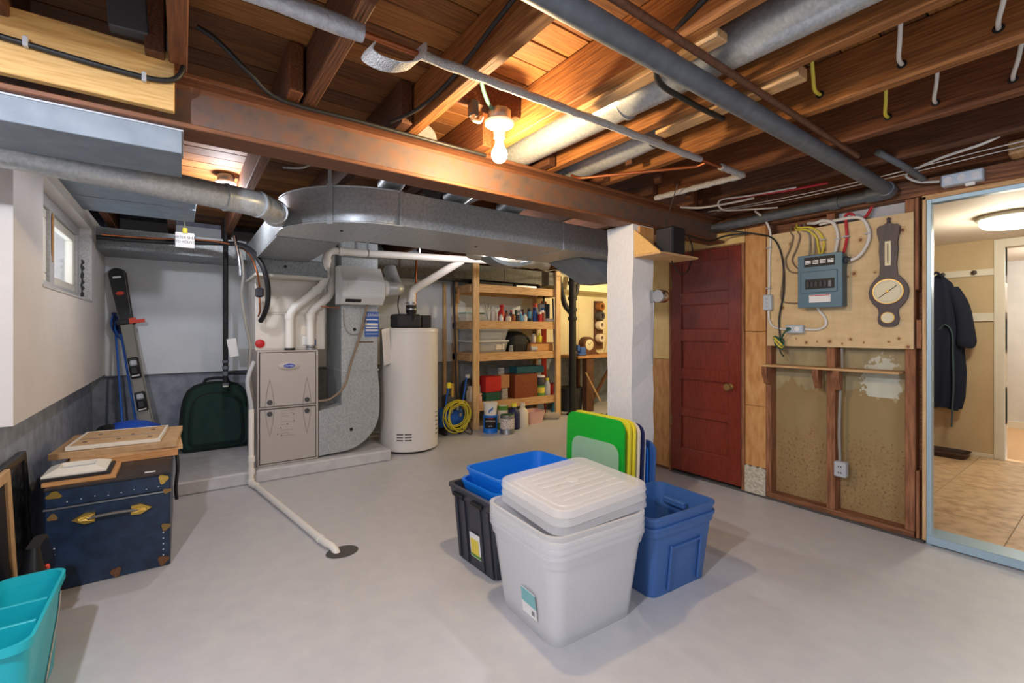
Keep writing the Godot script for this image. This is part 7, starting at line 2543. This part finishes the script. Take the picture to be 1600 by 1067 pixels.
	cable("looped_side_cable", [Vector3(3.54, 1.985, -1.28), Vector3(3.515, 1.99, -1.13), Vector3(3.512, 1.975, -1.04), Vector3(3.51, 1.9, -1.0), Vector3(3.508, 1.82, -1.0), Vector3(3.5, 1.74, -1.04), Vector3(3.49, 1.71, -1.09), Vector3(3.485, 1.715, -1.115)], 0.011, M.cable_white, "thick white cable bowing out to the panel side")
	for q in [[-1.50, -1.395, 1.68, "outer thin tan"], [-1.455, -1.38, 1.7, "inner thin tan"]]:
		cable("tan_panel_cable", [Vector3(3.58, 2.02, q[0] + 0.02), Vector3(3.53, 1.96, q[0] + 0.04), Vector3(3.516, 1.92, q[0] + 0.06), Vector3(3.514, 1.84, q[0] + 0.04), Vector3(3.514, 1.76, q[0] + 0.01), Vector3(3.514, q[2], q[0] + 0.04), Vector3(3.5, q[2] - 0.02, -1.375)], 0.005, M.cable_tan, "%s cable bending into the panel side" % q[3])
	for q in [[-1.31, "first"], [-1.34, "second"]]:
		cable("grey_panel_cable", [Vector3(3.57, 2.01, q[0] - 0.08), Vector3(3.525, 1.965, q[0] - 0.05), Vector3(3.514, 1.93, q[0]), Vector3(3.512, 1.85, q[0] + 0.01), Vector3(3.49, 1.765, q[0] + 0.012)], 0.0055, M.cable_grey, "%s thin grey cable beside the yellow pair" % q[1])
	cable("low_tan_cable", [Vector3(3.514, 1.72, -1.5), Vector3(3.514, 1.6, -1.51), Vector3(3.514, 1.5, -1.52), Vector3(3.514, 1.46, -1.49), Vector3(3.505, 1.45, -1.38)], 0.004, M.cable_tan, "thin brown wire curving low into the panel side")
	var n := thing("cable_connector", "dark round cable clamp on the panel side", "connector", Vector3(3.485, 1.715, -1.1))
	st = mk()
	lathe(st, [Vector2(0, 0), Vector2(0.022, 0), Vector2(0.022, 0.015), Vector2(0.015, 0.016), Vector2(0.015, 0.03), Vector2(0, 0.03)], 14, along(Vector3(0, 0, -0.016), Vector3(0, 0, 0.1)))
	part("clamp", st, M.dark_grey, n)
	var pc := thing("coiled_plug_cord", "tangled green and yellow cord hanging under the double outlet", "cord", Vector3(3.49, 1.17, -1.52))
	for k in 3:
		st = mk()
		var ring := []
		for i in 17:
			var a := TAU * i / 16.0
			ring.append(Vector3(-0.01 * k + 0.006 * sin(a * 2), 0.035 * sin(a) * (1.0 + 0.3 * (k % 2)), 0.03 * cos(a + k)))
		tube(st, ring, 0.006, 6, false)
		part("loop", st, [M.dark_green, M.dark_green, M.cable_yellow][k], pc)
	st = mk()
	tube(st, smooth_line([Vector3(0.0, -0.03, 0.0), Vector3(0.0, -0.07, 0.01), Vector3(0.0, -0.1, 0.03)], 4), 0.005, 6)
	part("tail", st, M.cable_black, pc)
	cable("plug_lead", [Vector3(3.46, 1.262, -1.45), Vector3(3.45, 1.24, -1.47), Vector3(3.48, 1.2, -1.5)], 0.006, M.dark_green, "short green lead from the plug to the tangled cord")
	# clips
	for q in [[1.87, -1.6], [1.52 + 0.05, -1.603], [1.86, -1.165], [1.87, -1.0], [1.87, -1.117], [1.87, -1.25]]:
		st = mk()
		cbox(st, Vector3(3.508, q[0], q[1]), Vector3(0.022, 0.009, 0.034), 0.002)
		solo("cable_staple", st, M.light_grey, "tiny pale staple fixing a cable to the plywood", "staple", "cable staples on the plywood")
	# wires under the header joist
	cable("white_header_cable", [Vector3(3.47, 2.1, -0.66), Vector3(3.42, 2.11, -0.74), Vector3(3.36, 2.145, -0.78), Vector3(3.3, 2.155, -0.72), Vector3(3.2, 2.155, -0.6), Vector3(3.13, 2.155, -0.45), Vector3(3.11, 2.17, -0.38)], 0.007, M.cable_white, "white cable curling from the header outlet to the joist")
	cable("thin_bell_wire", [Vector3(3.2, 2.15, 0.2), Vector3(3.22, 2.15, -0.4), Vector3(3.28, 2.148, -0.9), Vector3(3.26, 2.145, -1.4), Vector3(3.2, 2.15, -1.9)], 0.003, M.cable_white, "thin white wire stapled along below the last joists")
	cable("second_bell_wire", [Vector3(3.28, 2.15, 0.1), Vector3(3.3, 2.148, -0.4), Vector3(3.34, 2.146, -0.9), Vector3(3.33, 2.145, -1.4), Vector3(3.24, 2.15, -1.85)], 0.003, M.cable_white, "another thin white wire closer to the service wall")
	cable("red_joist_cable", [Vector3(3.16, 2.15, -1.1), Vector3(3.12, 2.148, -1.3), Vector3(3.05, 2.15, -1.5), Vector3(3.0, 2.152, -1.62)], 0.008, M.cable_red, "red cable lying below the joists near the panel")
	cable("white_joist_cable", [Vector3(3.1, 2.15, -1.25), Vector3(3.02, 2.145, -1.5), Vector3(2.95, 2.14, -1.66), Vector3(3.05, 2.1, -1.7), Vector3(3.25, 2.12, -1.65), Vector3(3.42, 2.13, -1.5)], 0.006, M.cable_white, "white cable looping below the joists near the panel")
	cable("pale_beam_cable", [Vector3(2.85, 2.13, -1.9), Vector3(2.95, 2.12, -1.8), Vector3(3.05, 2.135, -1.65), Vector3(3.08, 2.14, -1.5)], 0.008, M.cable_white, "pale cable end lying beside the steel beam end")
	cable("hanging_loop_cord", [Vector3(2.72, 1.95, -1.95), Vector3(2.8, 1.9, -1.9), Vector3(2.98, 1.95, -1.93), Vector3(3.05, 1.85, -1.93), Vector3(2.98, 1.7, -1.92), Vector3(2.85, 1.66, -1.9), Vector3(2.75, 1.74, -1.9), Vector3(2.72, 1.8, -1.88)], 0.0045, M.cable_black, "thin black cord hanging in a loop before the red door")
	cable("beam_end_cord", [Vector3(2.7, 1.96, -1.94), Vector3(3.0, 1.955, -1.94), Vector3(3.3, 1.95, -1.95), Vector3(3.45, 2.0, -1.9), Vector3(3.5, 2.0, -1.75)], 0.007, M.cable_black, "dark cord drooping from the steel beam end")
	st = mk()
	tube(st, [Vector3(2.4, 2.13, -1.62), Vector3(2.72, 1.97, -1.94)], 0.003, 5)
	solo("brace_wire", st, M.steel, "thin straight wire slanting from pipe to steel beam", "wire")
